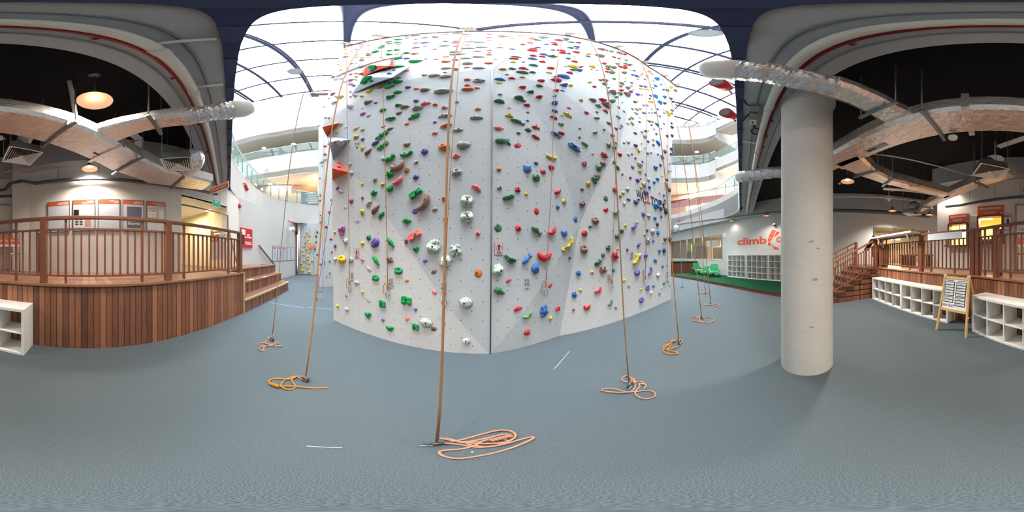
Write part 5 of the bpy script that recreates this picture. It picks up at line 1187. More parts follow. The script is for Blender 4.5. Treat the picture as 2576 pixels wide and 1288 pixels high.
o = MB().lathe([(0, 0.09), (0.07, 0.085), (0.11, 0.05), (0.12, 0.0)], at_w(601, 517.5, LW0, LW1), 24, n).build('fire_bell', redm); tag(o, 'round red fire bell high on the white left wall', 'alarm bell')
for px, lab, fill in ((685, 'framed notice board with a printed sheet, leftmost of five on the left wall', 1), (698.5, 'framed notice board with a printed sheet, second of five on the left wall', 1), (711, 'framed notice board with a printed sheet, middle of five on the left wall', 1), (722, 'blank framed notice board, fourth of five on the left wall', 0), (731.5, 'blank framed notice board, last of five by the red pipe', 0)):
    a, b = at_w(px, 640, LW0, LW1), at_w(px + (12 if px < 705 else 9.5 if px < 715 else 8.5), 640, LW0, LW1)
    r = thing('notice_frame', lab, 'notice board', (a.x, a.y, 1.2), 0, 'framed notices on the left wall')
    w = MB(); rd, n = board(w, (a.x, a.y), (b.x, b.y), 1.18, 2.12, 0.02); w.build('frame', galv, r); e = rd * 0.03
    w = MB(); board(w, (a.x + e.x, a.y + e.y), (b.x - e.x, b.y - e.y), 1.21, 2.09, 0.023); w.build('sheet', mat('notice_sheet', (200, 204, 214), 0.5), r)
    L = (b - a).length
    if fill:
        w = MB(); c = V((a.x, a.y, 1.99)) + rd * L * 0.42 + n * 0.024; w.obox(c, rd, n, (0, 0, 1), L * 0.6, 0.003, 0.12); w.build('red_banner', mat('faded_red_banner', (196, 112, 104), 0.6), r)
        w = MB()
        for k in range(9): c = V((a.x, a.y, 1.85 - 0.06 * k)) + rd * L * (0.5 + 0.1 * ((k % 3) - 1)) + n * 0.024; w.obox(c, rd, n, (0, 0, 1), L * (0.35 + 0.2 * ((k * 5) % 3) / 2), 0.003, 0.02)
        w.build('diagram', mat('diagram_grey', (126, 132, 142), 0.6), r)
# pipes in the corner by the practice wall
rp = thing('fire_riser', 'thin red fire riser pipe in the far left corner', 'pipe', at_w(742, 690, LW0, LW1))
pA, pB, pC = at_w(742.5, 690, LW0, LW1), at_w(743, 563, LW0, LW1), at_w(722, 556, LW0, LW1); wnn = V((.58, .81, 0)) * 0.12
MB().tube([V((pA.x, pA.y, 0)) + wnn, V((pA.x, pA.y, pB.z)) + wnn, pC + wnn], 0.04, 8).build('pipe', redm, rp)
MB().tube([V((pA.x, pA.y, 3.2)) + wnn, V((pA.x, pA.y, 3.5)) + wnn], 0.08, 10).build('valve', blackm, rp)
o = MB().tube([(-12.45, 3.35, 0), (-12.45, 3.35, ZS)], 0.1, 12).build('drain_pipe', whitepipe); tag(o, 'white vertical drain pipe in the far left corner beside the red riser', 'pipe')
sp_ = at_w(722, 577, LW0, LW1) + V((.58, .81, 0)) * 0.35
fl = thing('flood_light', 'white cylindrical flood light hanging from the balcony over the left wall', 'light', sp_)
MB().tube([sp_ + V((0.15, -.1, 0)), sp_ - V((0.2, -.14, 0))], [0.14, 0.18], 16).build('housing', whitelam, fl); MB().tube([sp_ + V((0, 0, 0.12)), V((sp_.x, sp_.y, ZS))], 0.015, 6).build('stem', galv, fl)

# practice wall in the far left corner
q0, q1 = at_z(753, 691), V((-11.0, 6.2, 0))
prw = thing('practice_wall', 'grey practice climbing wall with yellow holds in the far left corner', 'climbing wall', q0)
w = MB(); w.wall(XY(q0), XY(q1), 0.04, ZS, 0.2, 1); w.build('wall_panel', pg, prw)
w = MB(); w.wall(XY(q0), XY(q1), 0, 0.04, 0.2, 1); w.build('kick_strip', blackm, prw)
pl_ = (XY(q0), XY(q1)); rd = (q1 - q0).normalized(); n = rd.cross(V((0, 0, 1)))
for i, (tx, ty) in enumerate([(575, 360), (628, 418), (545, 448), (600, 502), (550, 558), (630, 583), (520, 640), (570, 700), (655, 675), (490, 732), (630, 757), (517, 815), (600, 845), (600, 900), (685, 935), (518, 930), (470, 988), (627, 990), (522, 1045), (600, 1075), (490, 1127), (627, 1160), (765, 440), (767, 555), (742, 700), (793, 812), (793, 352)]):
    p = at_w(700 + tx / 8.053, 540 + ty / 8.053, *pl_); navy = i >= 22
    k = 0.20 if not navy else 0.16
    if ty > 1120: k = 0.25
    o = bpy.data.objects.new('climbing_hold', hold_mesh('b' if i % 3 else 'j', i % 4, 'Y' if not navy else 'K')); COL.objects.link(o)
    o.matrix_world = Matrix(((rd.x * k, 0, n.x * k * .4, p.x), (rd.y * k, 0, n.y * k * .4, p.y), (rd.z * k, k, 0, p.z), (0, 0, 0, 1)))
    tag(o, ('yellow' if not navy else 'charcoal') + ' hold among others on the grey practice wall in the far left corner', 'climbing hold', ('yellow' if not navy else 'charcoal') + ' holds on the practice wall')
a, b = at_w(775, 618, *pl_), at_w(795, 618, *pl_)
ps = thing('practice_sign', 'small orange sign with white lettering on the grey practice wall', 'sign', a)
w = MB(); za, zb_ = at_w(785, 622, *pl_).z, at_w(785, 614.5, *pl_).z; board(w, (a.x, a.y), (b.x, b.y), za, zb_, 0.02, 0.12); w.build('panel', mat('coral_board', (238, 122, 86), 0.5), ps)
text('PRACTICE WALL', (zb_ - za) * 0.5, txtw, V((a.x, a.y, za + (zb_ - za) * .3)) + n * 0.142 + rd * (b - a).length * .08, rd, ps, fit=(b - a).length * 0.84)
# ================================================================ COUNTER WINDOWS OF THE BOOTH
brd = V((-1, 0, 0)); bn = V((0, 1, 0)); BY = -5.01
mb = MB()
mb.wall((2.6, -8), (0.3, -8), .8, 3.6, .1, 1); mb.wall((2.6, -8), (2.6, -5.2), .8, 3.6, .1, 1); mb.wall((0.3, -8), (0.3, -5.2), .8, 3.6, .1, -1); mb.prism([(2.6, -8), (.3, -8), (.3, -5.2), (2.6, -5.2)], 3.5, 3.6)
struct(mb.build('wall_office', mat('office_wall', (226, 196, 132), 0.8, var=0.1)))
for i, (x0, x1, z0, z1, s0_, s1_, nm, lab) in enumerate(((2.45, 1.79, 1.85, 2.58, 2.60, 2.92, 'REGISTRATION & PAYMENT', 'orange sign board over the first booth window, for registration and payment'), (1.43, .655, 1.93, 2.77, 2.79, 3.13, 'RENTAL & EXPRESS CHECK-IN', 'orange sign board over the second booth window, for rental and express check-in'))):
    w = MB(); w.wall((x0, BY - .1), (x1, BY - .1), z0, z1, 0.01, 1); o = struct(w.build('window_%d' % (i + 3), winglass))
    w = MB()
    for a, b in (((x0, z0), (x0, z1)), ((x1, z0), (x1, z1)), ((x0, z1), (x1, z1))): w.bar((a[0], BY + .0, a[1]), (b[0], BY + .0, b[1]), 0.06, 0.24, (0, 1, 0))
    w.build('window_frame', rail_m, o)
    w = MB(); w.box(((x0 + x1) / 2, BY + 0.08, z0 - 0.02), x0 - x1 + 0.16, 0.4, 0.05); w.build('counter_ledge', rail_m, o)
    w = MB(); w.bar(((x0 + x1) / 2, BY - .08, z0), ((x0 + x1) / 2, BY - .08, z1), 0.02, 0.03, (0, 1, 0)); w.build('mullion', blackm, o) if i == 0 else None
    r = thing('booth_sign', lab, 'sign', (x0, BY, s0_)); w = MB(); board(w, (x0 + .03, BY), (x1 - .03, BY), s0_, s1_, 0.03); w.build('panel', orange, r)
    L = x0 - x1; text(nm, 0.09, txtw, V((x0 - L / 2, BY + 0.032, s0_ + 0.19)), brd, r, align='CENTER', fit=L * 0.88, bold=0.02)
    w = MB()
    for k in range(2): w.box((x0 - L * 0.45, BY + 0.031, s0_ + 0.12 - 0.045 * k), L * (0.55 - .1 * k), 0.004, 0.018)
    w.build('small_print', txtw, r)
    MB().lathe([(0.026, 0), (0.026, 0.003), (0.02, 0.003), (0.02, 0)], (x1 + 0.05, BY + 0.031, s0_ + 0.06), 16, (0, 1, 0), False).build('emblem_ring', txtw, r)
lt = emis('office_tube_light', (255, 220, 150), 2.5)
for y, x in ((-6.6, 1.2), (-7.2, 2.0)):
    o = MB().box((x, y, 3.2), 1.2, 0.12, 0.06).build('tube_light', lt); tag(o, 'fluorescent tube light hanging inside the booth, %s row' % ('front' if y > -7 else 'back'), 'light')
hel = 0
for k, (x, c) in enumerate(((1.36, blackm), (1.27, blackm), (1.18, txtk), (1.09, blackm), (0.99, blackm))):
    o = MB().ball((x, BY - 0.35, 2.02), 0.085, 2, (1, 1.1, 0.85)).build('helmet', c); tag(o, 'dark climbing helmet in a row on the ledge of the second booth window', 'helmet', 'helmets on the booth ledge')
for x, c, lab in ((0.76, greenplastic, 'small white bottle with a green cap on the ledge of the second booth window'), (0.83, whitelam, 'plain white bottle on the ledge of the second booth window')):
    o = MB().lathe([(0, 0), (0.035, 0), (0.035, 0.16), (0.02, 0.19), (0.02, 0.22), (0, 0.22)], (x, BY - 0.02, 1.955), 14).build('bottle', whitelam); tag(o, lab, 'bottle')
    MB().lathe([(0.023, 0.19), (0.023, 0.235), (0, 0.235)], (x, BY - 0.02, 1.955), 14).build('cap', c, o)
for x in (1.33, 1.24, 1.15): 
    o = MB().box((x, BY - 0.18, 1.99), 0.07, 0.12, 0.07).build('card_box', txtk) if 0 else None
o = MB().lathe([(0, 0.03), (0.11, 0.03), (0.125, 0.0)], (1.60, BY, 2.72), 28, (0, 1, 0), False).build('clock', whitelam); tag(o, 'round pale wall clock between the two booth windows', 'clock')
MB().bar((1.60, BY + .033, 2.72), (1.56, BY + .033, 2.68), 0.006, 0.004, (0, 1, 0)).build('clock_hand', blackm, o); MB().bar((1.60, BY + .033, 2.72), (1.665, BY + .033, 2.73), 0.006, 0.004, (0, 1, 0)).build('clock_hand', blackm, o)
r = thing('notice_frame', 'small framed notice with yellow hazard bands between the two booth windows', 'notice board', (1.7, BY, 1.95)); w = MB(); board(w, (1.70, BY), (1.50, BY), 1.98, 2.42, .015); w.build('frame', galv, r); w = MB(); board(w, (1.69, BY), (1.51, BY), 1.99, 2.41, .018); w.build('sheet', whitelam, r)
for z in (2.12, 2.30): w = MB(); board(w, (1.68, BY), (1.52, BY), z, z + .02, .02); w.build('hazard_band', mat('tape_yellow', (206, 184, 60)), r)
r = thing('notice_frame', 'framed notice with an orange banner right of the second booth window', 'notice board', (.6, BY, 2.0)); w = MB(); board(w, (.63, BY), (.38, BY), 2.3, 2.85, .015); w.build('frame', galv, r); w = MB(); board(w, (.615, BY), (.395, BY), 2.32, 2.83, .018); w.build('sheet', whitelam, r); w = MB(); board(w, (.60, BY), (.41, BY), 2.72, 2.79, .02); w.build('banner', orange, r); w = MB(); board(w, (.53, BY), (.46, BY), 2.5, 2.66, .02); w.build('picture', txtk, r)
d_ = MB(); d_.box((-0.06, BY + .02, 2.09), 0.58, .05, 2.0); struct(d_.build('door_2', mat('door_white', (222, 220, 214), .5))); 
w = MB(); w.bar((.25, BY + .03, DZ), (.25, BY + .03, 3.14), .06, .06, (0, 1, 0)); w.bar((.25, BY + .03, 3.12), (-.38, BY + .03, 3.12), .06, .06); struct(w.build('trim_3', cream))
bg = thing('barrier_gate', 'steel tube barrier gate carrying an orange thank-you banner behind the deck railing', 'barrier', (.15, -4.3, DZ))
w = MB(); w.tube([(.17, -4.3, DZ), (.17, -4.3, 2.12), (.10, -4.3, 2.2), (-.45, -4.3, 2.2), (-.52, -4.3, 2.1), (-.52, -4.3, DZ)], 0.022, 8); w.tube([(.17, -4.3, 1.55), (-.52, -4.3, 1.55)], .016, 8); w.build('frame', steel, bg)
w = MB(); board(w, (.16, -4.3), (-.51, -4.3), 1.80, 1.98, .006, .02); w.build('banner', orange, bg); text('THANKS FOR CLIMBING', .05, txtw, (-.175, -4.3 + .028, 1.87), brd, bg, align='CENTER', fit=.6, bold=.02)
w = MB(); board(w, (.16, -4.3), (-.51, -4.3), 1.75, 1.80, .006, .02); w.build('banner_strip', whitelam, bg)
for x in (.72, 0.46): pass
for i, (x, y, nm) in enumerate(((0.50, -3.45, 'nearer'), (-0.95, -4.0, 'further'))):
    o = MB().box((x, y, DZ + .5), .08, .08, 1.0).build('bollard_post', rail_m if i == 0 else mat('dark_post', (92, 52, 40))); tag(o, 'single square timber post standing on the deck, %s from the A-frame board' % ('close' if i == 0 else 'away'), 'post')
# red barrels of furniture glimpsed behind the railing
for x, y, c, lab in ((3.5, -4.75, (70, 60, 52), 'low dark timber bench on the deck behind the railing'), (4.3, -4.9, (62, 52, 46), 'dark timber stool by the grey mesh window on the deck')):
    r = thing('deck_bench', lab, 'bench', (x, y, DZ)); MB().box((x, y, DZ + .45), .9 if x < 4 else .4, .35, .05).build('seat', mat('dark_bench', c, .6), r)
    for sx in (-1, 1): MB().box((x + sx * (.38 if x < 4 else .15), y, DZ + .21), .07, .32, .42).build('leg', mat('dark_bench', c, .6), r)
# safety briefing easel at the left end of the deck
ez = thing('easel', 'pine easel with an orange safety sheet and round dial on the left deck end', 'easel', (-5.0, -1.15, DZ))
ea, eb = at_d(529, 600, 4.9), at_d(578, 600, 4.5); er = (V((eb.x, eb.y, 0)) - V((ea.x, ea.y, 0))).normalized(); en = er.cross(V((0, 0, 1))); eo = V((ea.x, ea.y, 0)); el = (V((eb.x, eb.y, 0)) - eo).length
for u in (0.0, 1.0): MB().bar(eo + er * el * u + V((0, 0, DZ)), eo + er * el * (.08 if u == 0 else .92) + V((0, 0, 2.28)), .04, .05, en).build('front_leg', pine, ez); MB().bar(eo + er * el * u - en * .5 + V((0, 0, DZ)), eo + er * el * (.08 if u == 0 else .92) - en * .03 + V((0, 0, 2.26)), .035, .04, en).build('back_leg', pine, ez)
for z in (1.45, 2.2): MB().bar(eo + er * el * .03 + V((0, 0, z)), eo + er * el * .97 + V((0, 0, z)), .03, .05).build('crossbar', pine, ez)
w = MB(); w.obox(eo + er * el * .45 + en * .03 + V((0, 0, 1.75)), er, en, (0, 0, 1), el * .78, .012, .72); w.build('sheet', mat('poster_sheet', (206, 210, 218)), ez)
w = MB(); w.obox(eo + er * el * .30 + en * .04 + V((0, 0, 2.02)), er, en, (0, 0, 1), el * .5, .01, .2); w.build('header', orange, ez)
text('THE NEXT', .05, txtw, eo + er * el * .08 + en * .047 + V((0, 0, 2.06)), er, ez, fit=el * .3, bold=.02); text('SAFETY', .07, txtw, eo + er * el * .08 + en * .047 + V((0, 0, 1.96)), er, ez, fit=el * .42, bold=.02)
MB().lathe([(0, .02), (.15, .02), (.16, 0)], eo + er * el * .74 + en * .04 + V((0, 0, 2.04)), 28, en, False).build('dial', whitelam, ez)
for a, Lh in ((.6, .09), (2.4, .06)): c = eo + er * el * .74 + en * .064 + V((0, 0, 2.04)); MB().bar(c, c + er * cos(a) * Lh + V((0, 0, sin(a) * Lh)), .01, .004, en).build('dial_hand', blackm, ez)

# ================================================================ SERVICES UNDER THE BLACK CEILING
def pipe(name, label, cat, pts, r, m, group=None, n=10):
    o = MB().tube(pts, r, n).build(name, m); return tag(o, label, cat, group)
wp = thing('drain_pipe', 'thick white pipe running along the underside of the grey beam', 'pipe', bl(0, .335, 3.98)); MB().tube([bl(-6.2, .335, 3.985), bl(9.2, .335, 3.985)], .052, 12).build('pipe', whitepipe, wp)
for t in (-1.55, -.75, 1.9, 3.3, 5.0): MB().tube([bl(t - .05, .335, 3.985), bl(t + .05, .335, 3.985)], .06, 12).build('coupling', whitepipe, wp)
for t in (-.62, -1.45, 3.0): MB().tube([bl(t, .335, 3.985), bl(t, .05, 4.05)], .022, 8).build('branch', whitepipe, wp)
rp2 = thing('sprinkler_pipe', 'dark red sprinkler pipe clamped beside the thick white pipe under the beam', 'pipe', bl(0, .41, 4.0)); MB().tube([bl(-6.2, .41, 4.02), bl(9.2, .41, 4.02)], .02, 10).build('pipe', redpipe, rp2)
for t in (-.42, -1.25, -2.4, -3.4, .55, 2.3, 3.2, 4.2): MB().obox(bl(t, .41, 4.045), EX, EN, (0, 0, 1), .03, .11, .03).build('clamp', redpipe, rp2)
MB().lathe([(0, 0), (.05, 0), (.05, .06), (0, .06)], bl(2.75, .41, 3.98), 12).build('fitting', redpipe, rp2)
pipe('conduit', 'pair of thin grey conduits high on the beam nearer the skylight', 'conduit', [bl(-6, .19, 4.087), bl(9, .19, 4.087)], .011, conduit)
pipe('conduit', 'thin pale conduit along the beam next to the black ceiling', 'conduit', [bl(-6, .52, 4.087), bl(1.6, .52, 4.087), bl(1.95, .5, 4.087), bl(2.2, .56, 4.087), bl(9, .56, 4.087)], .011, conduit)
# electrical boxes on the beam
eb_ = thing('switch_box', 'stack of grey electrical boxes with a cream isolator on the beam by the skylight edge', 'electrical box', bl(2.2, .17, 4.05))
for k, (t, m, s) in enumerate(((1.98, conduit, .13), (2.16, conduit, .13), (2.34, mat('cream_isolator', (206, 198, 176), .5), .14))): MB().obox(bl(t, .17, 4.06), EX, EN, (0, 0, 1), s, .11, .09).build('box', m, eb_)
MB().obox(bl(2.34, .17, 4.01), EX, EN, (0, 0, 1), .04, .02, .02).build('switch', blackm, eb_)
for t0, dt in ((1.95, -.15), (2.14, .2)): MB().tube([bl(t0, .12, 4.06), bl(t0 + dt * .4, .07, 4.04), bl(t0 + dt, .035, 4.05)], .012, 6).build('cable', blackm, eb_)
MB().tube([bl(2.42, .2, 4.06)] + [bl(2.62 + .1 * cos(a), .24 + .07 * sin(a), 4.03) for a in [k * .7 for k in range(-4, 6)]], .013, 6).build('cable', blackm, eb_)

DB, DH = 3.32, .30           # underside and height of the main ducts
def duct(label, pts, ws, z0=DB, h=DH, joints=(), name='air_duct', mtl=None):
    """rectangular insulated duct swept along plan points"""
    t = thing(name, label, 'air duct', (pts[0][0], pts[0][1], z0)); n = len(pts)
    vs = []
    for i, p in enumerate(pts):
        a = V(pts[max(i - 1, 0)]); b = V(pts[min(i + 1, n - 1)]); d = (b - a).normalized(); s = V((-d.y, d.x)) * ws[i] / 2
        e = .05
        for k, (o, z) in enumerate(((-1, z0 + e), (-1 + e / (ws[i] / 2), z0), (1 - e / (ws[i] / 2), z0), (1, z0 + e), (1, z0 + h - e), (1 - e / (ws[i] / 2), z0 + h), (-1 + e / (ws[i] / 2), z0 + h), (-1, z0 + h - e))):
            vs.append((p[0] + s.x * o, p[1] + s.y * o, z))
    fs = [(i * 8 + k, i * 8 + (k + 1) % 8, (i + 1) * 8 + (k + 1) % 8, (i + 1) * 8 + k) for i in range(n - 1) for k in range(8)] + [list(range(8))[::-1], [8 * (n - 1) + k for k in range(8)]]
    MB().add(vs, fs).build('casing', mtl or foil, t)
    for (f, wj) in joints:
        i = min(int(f), n - 2); u = f - i; p = V(pts[i]).lerp(V(pts[i + 1]), u); d = (V(pts[i + 1]) - V(pts[i])).normalized(); W = ws[i] * (1 - u) + ws[i + 1] * u
        if wj == 'j':
            MB().obox((p.x, p.y, z0 + h / 2), (d.x, d.y, 0), (-d.y, d.x, 0), (0, 0, 1), .07, W + .05, h + .05).build('joint_collar', mtl or foil, t)
        else:
            s = V((-d.y, d.x, 0)); c = V((p.x, p.y, z0 - .02)); MB().obox(c, s, (d.x, d.y, 0), (0, 0, 1), W + .16, .04, .035).build('hanger_rail', galv, t)
            for sg in (-1, 1): q = c + s * sg * (W / 2 + .06); MB().tube([q, V((q.x, q.y, ZC))], .008, 6).build('hanger_rod', galv, t)
    return t
md = duct('wide foil wrapped main air duct running parallel to the beam under the black ceiling', [(4.2, -.55), (3.4, -.85), (2.7, -1.1), (2.06, -1.30), (.79, -1.53), (0, -1.70), (-1.0, -1.92), (-2.0, -2.10), (-2.9, -2.0), (-3.45, -1.58), (-3.85, -1.2)], [.42, .44, .46, .52, .54, .54, .62, .74, .76, .72, .6], joints=((2.1, 'j'), (3.9, 'h'), (4.3, 'j'), (5.67, 'h'), (6.5, 'j'), (7.05, 'h'), (8.7, 'h')))
def ductmark(px, py, z, d, par, flip=1, k=1.0):
    c = at_z(px, py, z - .004); d = V(d).normalized(); s = V((-d.y, d.x, 0))
    up = s * flip
    MB().obox(c, d, s, (0, 0, 1), .36 * k, .085 * k, .004).build('label_plate', galv, par) if k > .9 else None
    w = MB(); w.obox(c - d * .08 * k - V((0, 0, .003)), d, s, (0, 0, 1), .12 * k, .03 * k, .002); w.add([c - d * .17 * k - V((0, 0, .004)), c - d * .12 * k + s * .035 * k - V((0, 0, .004)), c - d * .12 * k - s * .035 * k - V((0, 0, .004))], [(0, 1, 2)]); w.build('flow_arrow', blackm, par)
    text('SAD', .06 * k, blackm, c + d * .02 * k - up * .025 * k - V((0, 0, .003)), d if 1 else -d, par, up=up, fit=.13 * k, ext=.002)
ductmark(2205, 372, DB, (-.97, -.2, 0), md, 1, 1.0)
ductmark(250, 391, DB, (-.97, -.2, 0), md, 1, .8)
duct('foil wrapped branch duct turning off the main duct towards the skylight edge, left one', [(-1.28, -1.65), (-1.40, -1.20), (-1.50, -.86), (-1.58, -.66)], [.42, .30, .28, .27], DB + .04, .22, joints=((1.5, 'h'),))
def flex(label, pts, r, m=crumple, nozzle=False, name='flexible_duct', seed=1):
    t = thing(name, label, 'air duct', pts[0]); out = []; rs_ = []
    P = [V(p) for p in pts]
    seg = 14
    for i in range(len(P) - 1):
        for k in range(seg): out.append(P[i].lerp(P[i + 1], k / seg))
    out.append(P[-1])
    for _ in range(6): out = [out[0]] + [(out[i - 1] + out[i] * 2 + out[i + 1]) / 4 for i in range(1, len(out) - 1)] + [out[-1]]
    n = 20; w = MB(); rnd = random.Random(seed)
    rs_ = [r * (1 + .05 * sin(i * 2.4) + rnd.uniform(-.03, .03)) for i in range(len(out))]
    w.tube(out, rs_, n)
    for v in w.v: 
        q = noise.noise(V((v.x, v.y, v.z)) * 9) * .02 + noise.noise(V((v.x, v.y, v.z)) * 24) * .008; v += V((q, q, q))
    w.build('sleeve', m, t)
    if nozzle:
        d = (P[-1] - P[-2]).normalized(); MB().lathe([(r * .8, -.04), (r * 1.02, .0), (r * 1.05, .10), (r * .9, .16), (r * .55, .2), (r * .5, .12)], P[-1], 24, d).build('jet_nozzle', whitelam, t)
    return t
flex('crumpled foil flexible duct crossing under the beam to the skylight edge on the left', [(-1.56, -.72, DB + .15), (-1.60, -.5, DB + .17), (-1.62, -.22, DB + .24)], .135, nozzle=True, seed=2)
duct('foil wrapped branch duct turning off the main duct towards the skylight edge, right one', [(1.22, -1.42), (1.20, -1.05), (1.14, -.70), (1.08, -.42)], [.42, .32, .28, .27], DB + .08, .22, joints=((1.35, 'h'),))
flex('crumpled foil flexible duct crossing under the beam beside the round column', [(1.09, -.48, DB + .19), (1.04, -.15, DB + .2), (.98, .02, DB + .22), (.93, .19, DB + .25)], .135, nozzle=True, seed=3)
flex('short crumpled foil flexible duct under the beam, seen left of the round column', [(3.45, -.42, DB + .15), (3.5, -.1, DB + .15), (3.62, .3, DB + .15), (3.72, .56, DB + .18)], .14, nozzle=True, seed=4)
d2 = duct('foil wrapped side duct running back over the deck from the main duct', [(2.45, -1.25), (2.72, -1.9), (2.78, -2.5), (2.6, -3.2), (2.3, -4.0), (2.18, -4.3)], [.6, .42, .36, .36, .36, .36], DB, .28, joints=((.9, 'h'), (2.0, 'h')))
ductmark(2297, 469, DB, (-.5, -.87, 0), d2, -1, .7)
d3 = duct('narrow foil wrapped cross duct over the booth windows', [(.25, -3.35), (1.0, -3.75), (2.1, -4.3), (3.0, -4.75), (4.3, -5.45)], [.34, .34, .34, .32, .3], DB, .28, joints=((1.0, 'h'), (3.2, 'h')))
ductmark(2460, 470, DB, (.84, -.54, 0), d3, -1, .7)
def diffuser(label, c, rz, s=.55, neck=None):
    t = thing('air_diffuser', label, 'air vent', c, rz, 'square ceiling air diffusers')
    w = MB()
    for k in range(7):
        a = s / 2 * (1 - k / 7.4); b = a - s / 2 / 7.4 * (.5 if k else .75); z = 0.0
        o = [(-a, -a), (a, -a), (a, a), (-a, a)]; i_ = [(-b, -b), (b, -b), (b, b), (-b, b)]
        w.add([(x, y, z) for x, y in o] + [(x, y, z + (.018 if k else .004)) for x, y in i_], [(j, (j + 1) % 4, 4 + (j + 1) % 4, 4 + j) for j in range(4)])
    w.obox((0, 0, 0.0), (1, 0, 0), (0, 1, 0), (0, 0, 1), s * .1, s * .1, .01)
    w.build('louvre_rings', whitelam, t, world=False)
    w = MB(); w.obox((0, 0, .075), (1, 0, 0), (0, 1, 0), (0, 0, 1), s * .86, s * .86, .01); w.build('throat_shade_plate', blackm, t, world=False)  # black plate added behind the louvres, standing for shade in their gaps
    w = MB(); b = s * .44; w.add([(-b, -b, .02), (b, -b, .02), (b, b, .02), (-b, b, .02), (-b, -b, .16), (b, -b, .16), (b, b, .16), (-b, b, .16)], [(0, 1, 5, 4), (1, 2, 6, 5), (2, 3, 7, 6), (3, 0, 4, 7), (4, 5, 6, 7)]); w.build('plenum_box', galv, t, world=False)
    w = MB(); [w.tube([(x * b, y * b, .1), (x * b, y * b, ZC - c[2])], .006, 6) for x in (-1, 1) for y in (-1, 1)]; w.build('hanger_rods', galv, t, world=False)
    return t
c = at_z(53, 394, 3.22); diffuser('square white air diffuser under the black ceiling, left of the pilaster', (c.x, c.y, 3.22), .2, .5)
flex('short crumpled duct elbow above the left square diffuser', [(c.x - .02, c.y + .02, 3.36), (c.x - .02, c.y + .1, 3.48), (c.x - .02, c.y + .35, 3.5), (c.x - .02, c.y + .5, 3.46)], .11, seed=5)
c = at_z(447, 414, 3.2); diffuser('square white air diffuser beside the main duct near the passage', (c.x, c.y, 3.2), .35, .5)
flex('bulging crumpled duct elbow behind the square diffuser near the passage', [(c.x - .1, c.y + .1, 3.36), (c.x - .25, c.y + .22, 3.5), (c.x - .5, c.y + .1, 3.46), (c.x - .62, c.y - .18, 3.45)], .17, seed=6)
c = at_z(2490, 433, 3.22); diffuser('square white air diffuser above the deck near the second booth window', (c.x, c.y, 3.22), .6, .56)
flex('crumpled duct elbow above the square diffuser near the booth', [(c.x, c.y, 3.38), (c.x + .05, c.y - .1, 3.55), (c.x + .1, c.y - .35, 3.52), (c.x + .0, c.y - .52, 3.46)], .13, seed=7)
c = at_z(2295, 538, 3.2); diffuser('square white air diffuser far over the deck by the grey mesh window', (c.x, c.y, 3.2), .3, .6)
flex('crumpled duct elbow above the far square diffuser', [(c.x, c.y, 3.34), (c.x, c.y, 3.55), (c.x + .1, c.y - .3, 3.7), (c.x + .15, c.y - .6, 3.55)], .15, seed=8)

# pendant lamps
rimm = mat('lamp_shade_grey', (150, 138, 128), .4, .3); lampi = mat('lamp_shade_inner', (196, 164, 142), .5, emit=(255, 190, 150), estr=.12); bulbm = emis('warm_bulb', (255, 210, 160), 10)  # inner shade emits faintly, standing in for bulb light falling on it
def pendant(label, c, s, power, drop=ZC):
    t = thing('pendant_lamp', label, 'lamp', c, 0, 'industrial pendant lamps')
    r = s / 2
    MB().lathe([(r, 0), (r * .96, .02), (r * .5, r * .55), (r * .28, r * .72), (r * .2, r * .8)], c, 32).build('shade', rimm, t)
    rf = MB().lathe([(r * .985, .004), (r * .48, r * .50), (r * .2, r * .66), (0, r * .66)], c, 32).build('reflector', lampi, t)
    MB().lathe([(r * .24, r * .7), (r * .24, r * 1.05), (r * .12, r * 1.2), (.01, r * 1.2)], c, 20).build('cap', steel, t)
    MB().ball((c[0], c[1], c[2] + r * .42), r * .2, 2).build('bulb', bulbm, rf)
    MB().tube([(c[0], c[1], c[2] + r * 1.2), (c[0], c[1], drop)], .008, 6).build('chain', galv, t)
    MB().lathe([(0, 0), (.07, .01), (.06, .04), (0, .04)], (c[0], c[1], drop - .04), 16).build('canopy', galv, t)
    L = bpy.data.lights.new('pendant_light', 'SPOT'); L.energy = power * 24; L.spot_size = radians(142); L.spot_blend = .8; L.color = (1.0, .89, .78); L.shadow_soft_size = r * .9
    lo = bpy.data.objects.new('pendant_light', L); COL.objects.link(lo); lo.parent = t; lo.location = (0, 0, -.015)
    return t
def pend_at(px, py, wpx, s, label, power, drop=ZC):
    sl = s / (wpx * 2 * pi / 2576); d = dirv(px, py); cl = sqrt(max(.05, d.x ** 2 + d.y ** 2))
    p = EYEV + d * sl; return pendant(label, (p.x, p.y, p.z), s, power, drop)
pend_at(238, 254, 94 / 1.72, .37, 'large glowing pendant lamp close overhead under the black ceiling', 11)
pend_at(226, 425, 40 / 1.15, .37, 'glowing pendant lamp over the poster boards, half behind the main duct', 10)
pend_at(2132, 457, 34 / 1.1, .37, 'glowing pendant lamp just right of the round column', 22)
pend_at(2389, 483, 27 / 1.08, .37, 'glowing pendant lamp on a chain over the low shelves by the cross duct', 22)
pend_at(2245, 531, 19 / 1.0, .37, 'small glowing pendant lamp near the mesh window by the stairs', 16)
pend_at(2338, 541, 18 / 1.0, .37, 'small glowing pendant lamp at the far corner of the booth', 6)
pend_at(1928, 543, 17 / 1.0, .37, 'glowing pendant lamp above the orange emblem on the far right wall', 4)
pend_at(1841, 556, 14 / 1.0, .37, 'small pendant lamp over the tall cube shelves, left of the lettering', 1)
